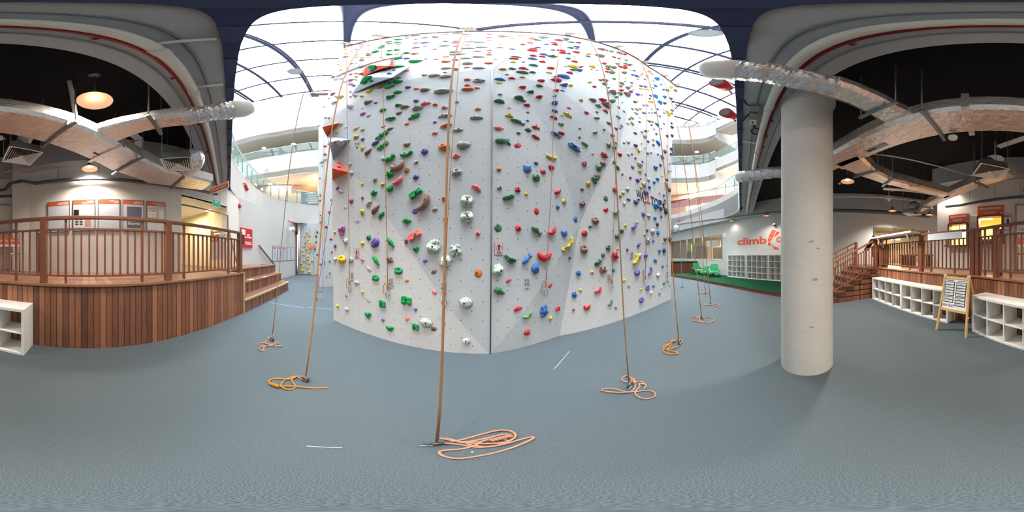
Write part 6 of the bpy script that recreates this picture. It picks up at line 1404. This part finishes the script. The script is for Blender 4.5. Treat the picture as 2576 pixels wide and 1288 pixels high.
# white speaker bowls
for px, py, w_, lab in ((2503, 401, 37.5, 'white upturned bowl speaker on a stem near the booth'), (2236, 498, 23.5, 'white upturned bowl speaker on a stem over the stairs')):
    s = .42; sl = s / (w_ * 2 * pi / 2576); p = EYEV + dirv(px, py) * sl; r = thing('bowl_speaker', lab, 'speaker', p, 0, 'white bowl speakers')
    MB().lathe([(.0, -.16), (.05, -.155), (.07, -.08), (.12, -.03), (s / 2, 0), (s / 2, .015), (0, .02)], p, 28).build('bowl', whitelam, r); MB().tube([p + V((0, 0, .02)), V((p.x, p.y, ZC))], .014, 6).build('stem', whitelam, r)
# long white sprinkler pipes, cable trays, detectors
pipe('ceiling_pipe', 'thin white pipe sweeping under the black ceiling towards the booth', 'pipe', [at_z(x, y, 3.95) for x, y in ((2180, 386), (2250, 394), (2330, 411), (2400, 430), (2468, 450))], .022, whitepipe)
pipe('ceiling_pipe', 'long thin white pipe along the top of the far grey wall', 'pipe', [at_z(x, y, 4.0) for x, y in ((2098, 496), (2180, 495), (2260, 500), (2340, 510))], .03, whitepipe)
pipe('ceiling_pipe', 'thin white pipe along the beam over the poster boards', 'pipe', [at_z(x, y, 4.05) for x, y in ((8, 435), (60, 423), (130, 412), (215, 407))], .022, whitepipe)
pipe('ceiling_pipe', 'white vertical drop pipe hanging from the black ceiling beside the large pendant', 'pipe', [at_d(168, 178, 1.75), at_d(177, 215, 1.78), at_d(190, 292, 1.82)], .03, whitepipe)
def tray(label, pts, w=.1, h=.06, m=darkgalv, hang=None):
    t = thing('cable_tray', label, 'cable tray', pts[0]); 
    for i in range(len(pts) - 1): MB().bar(pts[i], pts[i + 1], w, h).build('trunking', m, t)
    for p in (hang or []): MB().tube([p, V((p.x, p.y, min(ZC, p.z + .6)))], .006, 6).build('hanger_rod', galv, t)
    return t
pn_ = V((V(PW1) - V(PW0)).normalized().yx.to_3d()); pn_ = V((-pn_.x, pn_.y, 0)) if 0 else pn_
def pw(x, y, o=.12):
    h = at_w(x, y, PW1, PW0); rd = (V(PW0) - V(PW1)).normalized(); nn_ = V((-rd.y, rd.x, 0)); nn_ = nn_ if nn_.dot(V((-h.x, -h.y, 0))) > 0 else -nn_
    return h + nn_ * o
tp = [pw(x, y) for x, y in ((94, 465), (150, 459), (250, 454.5), (350, 462), (440, 474), (475, 478), (540, 492))]
tray('dark grey cable trunking along the wall above the poster boards', [at_w(0, 479, (-1, -4.85), (1, -4.85)), at_w(14, 476, (-1, -4.75), (1, -4.75)), at_w(26, 461, (-1, -4.6), (1, -4.6)), at_w(55, 455, (-1, -4.4), (1, -4.4))] + tp, .1, .055, hang=[tp[1], tp[2], tp[3], tp[4]])
tray('dark grey cable trunking along the wall above the booth signs', [V((x, -4.9, z)) for x, z in ((2.55, 3.22), (2.0, 3.2), (1.2, 3.28), (.2, 3.36), (-.36, 3.4))], .1, .055, hang=[V((x, -4.9, 3.3)) for x in (1.7, .9, .1)])
tray('perforated pale cable tray hanging near the booth ceiling', [at_z(2511, 370, 4.35), at_z(2545, 358, 4.35), at_z(2585, 345, 4.35)], .16, .02, whitelam, [at_z(2545, 358, 4.35)])
tray('perforated pale cable tray behind the left branch duct', [at_z(258, 318, 4.2), at_z(310, 322, 4.2), at_z(352, 352, 4.2), at_z(342, 375, 4.2)], .16, .02, whitelam, [at_z(290, 320, 4.2)])
tray('perforated pale cable tray under the ceiling over the stairs', [at_z(2222, 475, 4.1), at_z(2300, 481, 4.1), at_z(2380, 494, 4.1)], .2, .03, whitelam, [at_z(2240, 476, 4.1), at_z(2320, 483, 4.1)])
tf = [at_w(x, y, FW0, FW1) + fn * .3 for x, y in ((1700, 568), (1760, 560), (1850, 550), (1965, 538), (2100, 534), (2200, 538), (2330, 548))]
tray('wide galvanised cable ladder along the top of the far right wall', tf, .35, .05, darkgalv, [tf[k] for k in (1, 2, 3, 4, 5)])
w = MB(); w.wall(XY(fwo(0, -.05)), XY(fwo(FL, -.05)), 3.9, ZC, .4, -1); struct(w.build('beam_far', soffit))
w = MB(); w.obox(V((-2.3, -3.05, 4.15)), (V(PW1) - V(PW0)).to_3d().normalized(), (V(PW1) - V(PW0)).yx.to_3d(), (0, 0, 1), 5.0, .35, 1.2) if 0 else None
rdp = (V(PW1) - V(PW0)).normalized()
w = MB(); w.wall(XY(V(PW0).to_3d()), XY(V(PW1).to_3d()), 4.0, ZC, .3, -1 if 1 else 1); struct(w.build('beam_posters', soffit))
w = MB(); w.box((1.25, -4.85, 4.4), 3.4, .35, .7); struct(w.build('beam_booth', soffit))
for px, py, z, lab in ((2112, 463.5, ZC, 'small white smoke detector right of the round column'), (2397, 350, 3.25, 'white motion sensor fixed under the main duct hanger')):
    p = at_z(px, py, z - .05); o = MB().lathe([(0, 0), (.05, .005), (.06, .03), (.06, .05), (0, .05)], p, 20).build('smoke_detector', whitelam); tag(o, lab, 'detector')

# fittings on the skylight edge and balconies
def spotlight(label, px, py, dist, s=1.0):
    p = at_d(px, py, dist); t = thing('stage_light', label, 'spotlight', p, 0, 'red stage lights'); d = V((-.86, .2, -.35)).normalized()
    MB().tube([p - d * .2 * s, p + d * .2 * s], [.13 * s, .16 * s], 16).build('housing', redm, t); MB().tube([p + d * .2 * s, p + d * .215 * s], .12 * s, 16).build('lens', mat('grey_lens', (120, 124, 130), .2), t)
    MB().tube([p - d * .2 * s, p - d * .3 * s + V((.1, 0, -.06)), p + V((.34 * s, -.06, .04))], .02 * s, 6).build('cable', blackm, t)
    return t
spotlight('red stage light clipped on the skylight edge, upper right', 1818, 214, 2.35, .85)
spotlight('red stage light clipped on the skylight edge, below the upper right one', 1834, 288, 3.1, .85)
spotlight('small red spotlight on the white balcony front at the left', 616, 470, 8.1, 1.0)
spotlight('small red spotlight on the white balcony front at the right', 1713, 556.5, 15.6, 1.3)
for px, py, d, s, lab in ((743, 180, 9.5, .75, 'round hanging high-bay lamp under the skylight at the left'), (1776, 84, 3.9, 1.15, 'round hanging high-bay lamp under the skylight at the upper right')):
    sl = s / ((23 if px < 900 else 52 * .19) * 2 * pi / 2576) if 0 else d
    p = at_z(px, py, 22.6); s = 1.0; t = thing('highbay_lamp', lab, 'lamp', p, 0, 'high-bay lamps under the skylight'); MB().lathe([(0, .1), (s * .48, .06), (s * .5, 0), (s * .3, .02), (0, .02)], p, 28).build('shade', mat('highbay_grey', (150, 158, 160), .5), t); MB().tube([p + V((0, 0, .08)), V((p.x, p.y, RZ))], .03, 6).build('stem', ribm, t)
for px, py, dist, lab in ((1753, 382, 17.5, 'warm downlight in the soffit of the third balcony level at the right'), (1745, 482, 17.2, 'warm downlight in the soffit of the second balcony level at the right'), (1804, 397, 16.4, 'warm downlight glowing behind the glass near the balcony corner'), (664, 372.5, 16.5, 'warm downlight in the pale soffit of the top level at the left'), (738, 362.5, 16.2, 'second warm downlight in the pale soffit of the top level at the left')):
    z = 14.62 if py < 390 and px != 1804 else (9.12 if py > 420 else 12.2); p = at_z(px, py, z); downlight((p.x, p.y, z), .17, lab)
for px, py, dist, lab in ((792, 448, 0, 'bright warm downlight behind the first balcony glass, by the white wall'), (680, 462, 0, 'warm downlight behind the first balcony glass'), (706, 489, 0, 'low warm downlight behind the first balcony glass')):
    p = at_d(px, py, 14.2); downlight((p.x, p.y, p.z), .15, lab)
for px, py, d, lab in ((668, 421.5, 14.55, 'round grey vent on the second balcony front at the left'), (1768, 557.8, 13.1, 'round vent with a grille on the right balcony front, nearer the beam'), (1701, 572, 15.4, 'round vent with a grille on the right balcony front, further from the beam')):
    p = at_d(px, py, d - .05); n_ = V((-p.x, -p.y, 0)).normalized(); o = MB().lathe([(.26, 0), (.24, .04), (.16, .02), (.08, .06), (0, .06)], p, 24, n_).build('round_vent', mat('vent_grey', (196, 198, 198), .5)); tag(o, lab, 'vent')
# shop sign and poster behind the balcony glass
shp = thing('shop_sign', 'red shop fascia with white lettering behind the right balcony glass', 'sign', (16.1, 3.5, 6))
pa_, pb_ = at_d(1690, 530, 17.0), at_d(1835, 505, 15.0)
w = MB(); board(w, (pa_.x, pa_.y), (pb_.x, pb_.y), 6.6, 7.4, .2); w.build('fascia', mat('maroon_fascia', (150, 44, 40), .5), shp); rds = (V((pb_.x, pb_.y, 0)) - V((pa_.x, pa_.y, 0))).normalized(); nns = rds.cross(V((0, 0, 1)))
w = MB(); board(w, (pa_.x, pa_.y), ((pa_.x * .72 + pb_.x * .28), (pa_.y * .72 + pb_.y * .28)), 5.3, 6.6, .15); w.build('side_panel', mat('orange_shop_panel', (206, 110, 62), .5), shp)
ca = at_d(1763, 521, 15.3); text('COTT', .42, emis('white_sign_letter', (250, 250, 250), .8), V((ca.x, ca.y, ca.z)), rds, shp, bold=.03)
bp_ = thing('poster', 'dark blue poster with pale text behind the left balcony glass', 'poster', (-15, 5, 6))
pa_, pb_ = at_d(757, 500, 15.2), at_d(800, 500, 15.2); w = MB(); rds, nns = board(w, (pa_.x, pa_.y), (pb_.x, pb_.y), 5.4, 7.9, .1); w.build('panel', mat('navy_poster', (66, 82, 110), .6), bp_)
w = MB()
for k in range(6): w.obox(V((pa_.x, pa_.y, 7.6 - .2 * k)) + rds * (1.0 + .1 * (k % 2)) + nns * .11, rds, nns, (0, 0, 1), 1.3 - .2 * (k % 3), .01, .09)
w.build('text_lines', mat('pale_text', (206, 208, 204), .6), bp_)
pa_, pb_ = at_d(735, 480, 15.6), at_d(800, 472, 15.2); w = MB(); board(w, (pa_.x, pa_.y), (pb_.x, pb_.y), 7.75, 8.5, .3, .05); o = w.build('shop_canopy', mat('tan_canopy', (186, 140, 96), .6)); tag(o, 'tan shop canopy over the dark blue poster behind the left balcony glass', 'canopy')
pa_, pb_ = at_d(1820, 385, 18.2), at_d(1852, 385, 18.2); w = MB(); board(w, (pa_.x, pa_.y), (pb_.x, pb_.y), 12.6, 14.2, .1); o = w.build('blue_screen', mat('blue_screen', (60, 130, 200), .5, var=.3, scale=2)); tag(o, 'bright blue sign high on the right beyond the balcony corner', 'sign')

# ================================================================ ROPES
ropes = {}
tanr = mat('tan_rope', (152, 114, 82), .85, var=.25, scale=120, bump=.4, bscale=220); orgr = mat('orange_rope', (180, 120, 42), .85, var=.25, scale=120, bump=.4, bscale=220); salr = mat('salmon_rope', (178, 132, 106), .85, var=.2, scale=120, bump=.4, bscale=220)
purr = mat('violet_rope', (128, 120, 176), .85, var=.2, scale=120); blur = mat('blue_rope', (90, 136, 196), .85, var=.2, scale=120)
def smooth(P, seg=8):
    P = [V(p) for p in P]; out = []
    for i in range(len(P) - 1):
        p0 = P[max(i - 1, 0)]; p1 = P[i]; p2 = P[i + 1]; p3 = P[min(i + 2, len(P) - 1)]
        for k in range(seg):
            t = k / seg; out.append(.5 * ((2 * p1) + (p2 - p0) * t + (2 * p0 - 5 * p1 + 4 * p2 - p3) * t * t + (3 * p1 - p0 - 3 * p2 + p3) * t ** 3))
    return out + [P[-1]]
def knot(c, d, r, m, par):
    d = V(d).normalized(); x = d.orthogonal().normalized(); y = d.cross(x); w = MB()
    pts = [c + d * (k / 40 - .5) * r * 11 + (x * cos(k * .9) + y * sin(k * .9)) * r * 1.5 for k in range(41)]
    w.tube(pts, r * .95, 6); w.build('knot', m, par)
def carabiner(c, up, side, s, par, nm='carabiner', m=None):
    up = V(up).normalized(); side = V(side).normalized(); pts = []
    for k in range(25):
        a = 2 * pi * k / 24; ex = .5 if sin(a) > 0 else .36; pts.append(c + up * sin(a) * s * .5 + side * cos(a) * s * ex * .55)
    MB().tube(pts, s * .05, 8).build(nm, m or steel, par)
def belay(c, d, par, s=1.0):
    d = V(d).normalized(); side = d.orthogonal().normalized(); n = side.cross(d)
    w = MB(); w.lathe([(.026 * s, -.014 * s), (.04 * s, -.014 * s), (.045 * s, 0), (.04 * s, .014 * s), (.026 * s, .014 * s), (.026 * s, -.014 * s)], c, 16, n); bd = w.build('belay_device', mat('device_grey', (96, 98, 102), .35, .7), par)
    carabiner(c - side * .05 * s - d * .01, side, d * .6 + n, .085 * s, bd)
def anchor(px, py, z=TOPZ, dx=.0, dy=-.12):
    p = at_z(px, py, z); return V((p.x + dx, p.y + dy, p.z))
def rope(label, top, ground, m, coil, r=.0055, sag=.0, mids=(), knot_at=None, dev=1.0):
    """belay strand from the wall top to the floor and the loose tail lying in loops (picture points on the floor)"""
    base = at_z(*ground, .05) if len(ground) == 2 else V(ground)
    t = thing('climbing_rope', label, 'rope', (base.x, base.y, 0), 0, 'belay ropes')
    N = 24; pts = []
    for k in range(N + 1):
        u = k / N; p = top.lerp(base, u); p.z -= sag * 4 * u * (1 - u) * (.3 + u); pts.append(p)
    MB().tube(pts, r, 8).build('strand', m, t)
    if coil:
        P = []
        for i, q in enumerate(coil):
            zz = .012 + (.016 if i % 3 == 1 else 0.0); P.append(at_z(q[0], q[1], zz))
        P = smooth(P, 7)
        for v in P: v.z = max(v.z, r)
        MB().tube(P, r * 1.05, 8).build('coil', m if m is not tanr else salr, t)
    if knot_at:
        a, b = at_z(*knot_at[0], .03), at_z(*knot_at[1], .03); knot((a + b) / 2, b - a, r * 1.15, m if m is not tanr else salr, t)
    if dev: belay(base + V((0, 0, -.01)), (.3, .1, .9), t, dev)
    return t
T2 = lambda ox, oy, sc, pts: [(ox + x / sc, oy + y / sc) for x, y in pts]
rope('thick tan belay rope nearest the camera, its tail looped before the wall corner', anchor(1181, 70, TOPZ + .1, 0, -.1), (1098, 1116), tanr,
     T2(1050, 1060, 8.05, [(440, 455), (620, 445), (900, 475), (1250, 525), (1700, 470), (2150, 350), (2360, 320), (2200, 420), (1800, 570), (1300, 690), (850, 750), (560, 710), (440, 630), (560, 585), (900, 555), (1150, 490), (1350, 390), (1600, 345), (1840, 395), (1650, 440), (1050, 440), (600, 370), (470, 345), (650, 355), (950, 415), (1400, 340), (1750, 260), (1910, 290), (1830, 320), (1500, 380), (1150, 420), (1000, 440), (1150, 490), (1500, 515), (1850, 400), (1990, 290), (1900, 200), (1650, 180), (1300, 260), (900, 370), (700, 410)]), .0075, knot_at=T2(1050, 1060, 8.05, [(1560, 370), (1800, 310)]), dev=.75)
rope('thick orange belay rope left of the wall corner, its tail looped on the floor', anchor(955, 96, TOPZ, 0, -.15), (768, 953), orgr,
     T2(630, 820, 7.155, [(1030, 920), (850, 905), (700, 935), (580, 1010), (560, 1090), (700, 1145), (810, 1090), (750, 990), (760, 920), (850, 905), (700, 955), (450, 945), (335, 985), (350, 1025), (420, 1055), (520, 1080), (780, 1085), (1100, 1115), (1385, 1112)]), .008, .45, knot_at=T2(630, 820, 7.155, [(375, 1040), (500, 1085)]))
rope('tan belay rope at the far left, its tail looped near the wide steps', anchor(868, 116, TOPZ, -.1, -.25), (684, 852), tanr,
     T2(630, 820, 7.155, [(400, 200), (410, 150), (360, 210), (280, 260), (290, 320), (400, 340), (500, 350), (555, 360), (350, 362), (180, 350), (145, 320), (220, 300), (320, 330), (430, 310), (500, 290), (500, 320), (430, 330), (250, 380), (240, 450), (180, 430), (155, 380), (260, 370)]), .0065, .12)
rope('thick tan belay rope right of the wall corner, tail looped like a clover', anchor(1440, 84, TOPZ + .1, .12, -.1), (1583, 966), tanr,
     T2(1490, 820, 6.44, [(600, 940), (640, 860), (560, 805), (480, 850), (520, 900), (650, 910), (780, 900), (870, 960), (830, 1025), (870, 960), (760, 930), (770, 980), (700, 1060), (720, 1130), (850, 1180), (1000, 1150), (1010, 1080), (880, 1045), (700, 1065), (400, 1075), (150, 1045), (250, 1010), (400, 1030), (600, 1070), (690, 1000), (690, 930)]), .0068, .35, knot_at=T2(1490, 820, 6.44, [(660, 850), (690, 930)]))
rope('orange belay rope right of the wall, its tail looped on the floor', anchor(1566, 119, TOPZ + .1, .15, -.1), (1708, 859), orgr,
     T2(1490, 820, 6.44, [(1395, 260), (1450, 270), (1440, 230), (1330, 225), (1260, 280), (1150, 340), (1180, 380), (1390, 435), (1240, 455), (1150, 400), (1200, 330), (1300, 260), (1220, 385), (1390, 325)]), .0085, .1, knot_at=T2(1490, 820, 6.44, [(1270, 260), (1335, 235)]))
rope('tan belay rope beyond the wall end, nearest of three, tail in rings', anchor(1634, 168, TOPZ + .1, .2, -.1), (1765, 796), tanr,
     T2(1680, 640, 6.78, [(580, 1060), (540, 1080), (540, 1130), (600, 1145), (635, 1120), (580, 1085), (440, 1050), (420, 1075), (480, 1090), (560, 1080), (630, 1080), (700, 1070), (785, 1105), (750, 1150), (640, 1165), (560, 1150), (440, 1130), (450, 1105)]), .009, 0)
rope('tan belay rope beyond the wall end, middle of three, tail in rings', anchor(1684, 205, TOPZ + .1, .3, -.1), (1788, 763), tanr,
     T2(1680, 640, 6.78, [(720, 820), (750, 850), (700, 850), (630, 855), (690, 865), (750, 860), (830, 850), (880, 860), (850, 880), (790, 885), (850, 870)]), .0105, 0)
rope('orange belay rope beyond the wall end, furthest of three, knotted just above the floor', anchor(1700, 214, TOPZ + .1, .35, -.05), (1775, 737), orgr,
     T2(1680, 640, 6.78, [(650, 650), (600, 660), (510, 665), (600, 655), (690, 640), (730, 612), (700, 630), (650, 655)]), .0115, 0)
rope('thin blue rope beyond the right end of the wall with its tail on the floor', at_d(1694, 366, 7.9), (1717, 722), blur,
     T2(1680, 640, 6.78, [(270, 545), (230, 560), (205, 545), (260, 552), (285, 565), (240, 565)]), .010, 0)
rope('thin tan rope slanting to the floor across the narrow white wall', at_d(835, 505, 4.2), (796, 751), tanr,
     T2(560, 480, 4.293, [(990, 1160), (1040, 1150), (1085, 1180), (1020, 1185), (990, 1160), (1060, 1190)]), .0075, 0)
def wall_rope(label, px_top, py_top, pts, px, py, m, r=.0055, tail=True, bvh=True):
    """climber's end hanging down the wall, tied off with a knot and a carabiner"""
    top = anchor(px_top, py_top, TOPZ, 0, -.15); e = hit_wall(px, py); n = e[1]
    end = e[0] + n * .05; t = thing('climbing_rope', label, 'rope', end, 0, 'tied ropes hanging down the wall')
    P = [top]
    for q in pts:
        h = hit_wall(*q, WALLBVH_ALL); P.append(h[0] + h[1] * .12)
    P.append(end); P2 = []
    for i in range(len(P) - 1): P2 += [P[i].lerp(P[i + 1], k / 6) for k in range(6)]
    MB().tube(P2 + [end], r, 8).build('strand', m, t)
    knot(end + V((0, 0, -.05)), (0, 0, 1), r * 1.5, m, t); s = V((0, 0, 1)).cross(n)
    if tail: MB().tube(smooth([end, end - s * .05 + V((0, 0, .02)), end - s * .08 + V((0, 0, -.06)), end - s * .085 + V((0, 0, -.17))], 5), r, 8).build('tail', m, t)
    carabiner(end + V((0, 0, -.19)), (0, 0, 1), s, .13, t)
    return t
wall_rope('thin salmon rope hanging down the far left panel, tied to a carabiner', 886, 112, [(884, 290)], 883.7, 703, salr, .0062)
wall_rope('thin orange rope hanging over the green holds of the left panel, tied to a carabiner', 972, 98, [(975, 290)], 979.5, 714, orgr, .0062)
wall_rope('thin tan rope hanging behind the nearest belay rope, tied to a carabiner at the corner', 1190, 74, [(1150, 290)], 1120, 730, orgr, .005, False)
wall_rope('thin salmon rope hanging over the large red crescent hold, tied to a carabiner', 1414, 86, [(1385, 280), (1376, 480)], 1369, 706, salr, .0062)
wall_rope('thin salmon rope hanging by the red knobbly hold, tied to a carabiner', 1553, 124, [(1543, 330)], 1535.5, 702, salr, .0062)
wall_rope('thin pale rope crossing the painted wall lettering, tied to a carabiner', 1617, 160, [(1618, 330)], 1620, 693, salr, .007)
wall_rope('thin pale rope hanging near the right end of the white panel, tied to a carabiner', 1670, 194, [(1673, 330)], 1675, 692, salr, .007, False)
# ropes by the narrow wall and the practice wall
for px, py0, py1, d, m, lab, end in ((814, 241, 733, 6.75, purr, 'violet rope hanging down the narrow white wall to the floor', 1), (817.5, 243, 662, 6.78, purr, 'violet rope beside it on the narrow white wall, tied to a carabiner', 0)):
    a, b = at_d(px, py0, 7.6), at_d(px - (2 if end else 1), py1, d if end else 7.55)
    t = thing('climbing_rope', lab, 'rope', (b.x, b.y, 0), 0, 'violet ropes on the far walls'); MB().tube([a, b], .008, 6).build('strand', m, t)
    if end: MB().tube(smooth([at_z(x, y, .02) for x, y in T2(560, 480, 4.293, [(1080, 1085), (1050, 1080), (990, 1075), (1040, 1085), (1080, 1075), (1060, 1095)])], 6), .012, 6).build('coil', m, t)
    else: knot(b, (0, 0, 1), .014, m, t); carabiner(b - V((0, 0, .15)), (0, 0, 1), (1, 0, 0), .16, t)
for x0, x1, y1, m, lab, end in ((762.5, 753, 693, purr, 'violet rope slanting down the left of the practice wall to the floor', 1), (767, 770.5, 660, purr, 'violet rope on the practice wall ending in a knot at mid height', 0), (774, 773.5, 600, purr, 'short violet rope on the practice wall beside the knotted one', 2), (778, 781, 600, purr, 'short violet rope on the practice wall behind the orange sign', 2), (791.5, 788.5, 695, orgr, 'orange rope hanging down the practice wall to the floor', 1), (797.5, 798, 600, redm, 'dark red rope at the right edge of the practice wall', 2)):
    off_ = n * .12 if False else V((rd.y, -rd.x, 0)) * 0
    pn2 = (q1 - q0).normalized().cross(V((0, 0, 1)))
    a = at_w(x0, 565, *pl_); a = V((a.x, a.y, ZS)) + pn2 * .18; b = at_w(x1, y1, *pl_) + pn2 * .18; b.z = max(b.z, .03)
    t = thing('climbing_rope', lab, 'rope', (b.x, b.y, 0), 0, 'ropes on the practice wall'); MB().tube([a, b], .011, 6).build('strand', m, t)
    if end == 1: MB().tube(smooth([b + V((.3 * cos(k * 1.9), .14 * sin(k * 2.6), .01 - b.z + .02)) for k in range(7)], 5), .018, 6).build('coil', m, t)
    if end == 0: knot(b, (0, 0, 1), .02, m, t); carabiner(b - V((0, 0, .2)), (0, 0, 1), (1, 0, 0), .2, t)
# steel anchor brackets along the wall top
brk = mat('cream_bracket', (206, 200, 184), .5)
for px, py, dx, lab in ((885, 112, 'leftmost, above the salmon rope'), (968, 93, 'above the orange ropes at the left'), (1186, 77, 'above the nearest belay rope'), (1424, 90, 'above the thick right belay rope'), (1545, 121, 'above the orange belay rope at the right'), (1618, 160, 'third from the right end'), (1668, 193, 'second from the right end'), (1696, 214, 'at the right end')) and [(a, b, 0, c) for a, b, c in ((885, 112, 'leftmost, above the salmon rope'), (968, 93, 'above the orange ropes at the left'), (1186, 77, 'above the nearest belay rope'), (1424, 90, 'above the thick right belay rope'), (1545, 121, 'above the orange belay rope at the right'), (1618, 160, 'third from the right end'), (1668, 193, 'second from the right end'), (1696, 214, 'at the right end'))]:
    p = at_z(px, py, TOPZ + .08); t = thing('anchor_bracket', 'rope anchor bracket on the wall top, ' + lab, 'bracket', p, 0, 'rope anchor brackets'); o = V((0, 1, 0))
    MB().obox(p + V((0, .05, 0)), (0, 1, 0), (1, 0, 0), (0, 0, 1), .62, .16, .05).build('plate', brk, t); MB().tube([p + V((-.1, -.2, -.03)), p + V((.1, -.2, -.03))], .03, 10).build('rope_drum', steel, t)
p = at_w(0, 0, (0, 1), (1, 1)) if 0 else V((-7.35, 2.85, TOPZ + .1)); t = thing('anchor_bracket', 'cream rope anchor bracket on top of the narrow white wall', 'bracket', p); MB().obox(p, (.5, -.8, 0), (.8, .5, 0), (0, 0, 1), .7, .14, .06).build('plate', brk, t); MB().tube([p + V((-.1, -.3, -.05)), p + V((.1, -.3, -.05))], .04, 10).build('rope_drum', steel, t)

# floor marks: worn tape and chalk scraps
tape = mat('faded_blue_tape', (98, 116, 150), .8)
for (x0, y0), (x1, y1), w_, lab in (((672, 760), (764, 774), .05, 'faded blue floor tape line in front of the wide steps'), ((773, 772.5), (836, 778), .05, 'faded blue floor tape line near the left end of the wall'), ((735, 712), (800, 714), .04, 'thin blue floor tape line in the far left corner')):
    a, b = at_z(x0, y0), at_z(x1, y1); o = MB().bar(a + V((0, 0, .002)), b + V((0, 0, .002)), w_, .003).build('floor_tape', tape); tag(o, lab, 'tape')
chalk = mat('white_scuff', (160, 172, 178), .9)
for (x0, y0), (x1, y1), w_, lab in (((771, 1122), (860, 1126), .006, 'thin white scuff line on the blue floor close to the camera'), ((1394, 928), (1432, 884), .007, 'white scuff line on the floor below the right belay rope'), ((1185, 1137), (1191, 1137.5), .012, 'tiny white chalk scrap between the rope loops')):
    a, b = at_z(x0, y0), at_z(x1, y1); o = MB().bar(a + V((0, 0, .002)), b + V((0, 0, .002)), w_, .002).build('floor_scuff', chalk); tag(o, lab, 'scuff mark')

# ================================================================ LIGHT, CAMERA
w = bpy.data.worlds.new('overcast'); w.use_nodes = True; SC.world = w
bg_ = w.node_tree.nodes['Background']; bg_.inputs[0].default_value = (0.93, 0.965, 1.0, 1); 
wt = w.node_tree; tcw = node(wt, 'ShaderNodeTexCoord'); spw = node(wt, 'ShaderNodeSeparateXYZ'); wt.links.new(tcw.outputs['Generated'], spw.inputs[0])
wt.links.new(math_(wt, 'MULTIPLY', math_(wt, 'ADD', 0.06, math_(wt, 'POWER', math_(wt, 'MAXIMUM', spw.outputs[2], 0.0), 6.5)), SKY), bg_.inputs[1])   # overcast sky, brightest overhead
def area(name, loc, size, power, color, rot=(0, 0, 0), sy=None):
    L = bpy.data.lights.new(name, 'AREA'); L.energy = power * 24; L.color = color; L.size = size
    if sy: L.shape = 'RECTANGLE'; L.size_y = sy
    o = bpy.data.objects.new(name, L); COL.objects.link(o); o.location = loc; o.rotation_euler = rot; return o
area('office_light', (1.4, -6.6, 3.1), 1.2, 7, (1, .84, .58)); 
for t, pwr in ((tA1 - 3.2, 40), ((tB0 + tB1) / 2, 14)): c = fwo(t, 2.5, 3.5); area('shop_light', c, 2.0, pwr, (1, .88, .68))
c = jamb0.lerp(jamb1, .5) + L1N * 1.4; area('passage_light', (c.x, c.y, 3.2), .8, 1.6, (1, .88, .7))
for x, y in ((-16.5, 2.5), (-15, 6)): area('mall_light', (x, y, 9.0), 2.5, 50, (1, .9, .76))
for x, y in ((15.6, 7.5), (15.5, 4)): area('mall_light', (x, y, 9.0), 2.5, 50, (1, .9, .76))
cam = bpy.data.cameras.new('camera'); co = bpy.data.objects.new('camera', cam); COL.objects.link(co)
co.location = (0, 0, EYE); co.rotation_euler = (pi / 2, 0, 0); cam.type = 'PANO'; cam.clip_start = .01; cam.clip_end = 500
try: cam.panorama_type = 'EQUIRECTANGULAR'
except Exception: cam.cycles.panorama_type = 'EQUIRECTANGULAR'
try: cam.cycles.panorama_type = 'EQUIRECTANGULAR'
except Exception: pass
SC.camera = co
SC.view_settings.view_transform = 'Standard'; SC.view_settings.look = 'None'; SC.view_settings.gamma = 1; SC.view_settings.exposure = EXPO; SC.view_settings.use_curve_mapping = False
SC.cycles.use_denoising = True; SC.cycles.max_bounces = 7; SC.cycles.diffuse_bounces = 4; SC.cycles.glossy_bounces = 3; SC.cycles.transparent_max_bounces = 12
SC.cycles.sample_clamp_indirect = 6
SC.cycles.use_adaptive_sampling = True; SC.cycles.adaptive_threshold = 0.025

for o in list(bpy.data.objects):
    if o.parent is None and o.name.split('.')[0] in ('climbing_wall', 'practice_wall'): o['kind'] = 'thing'
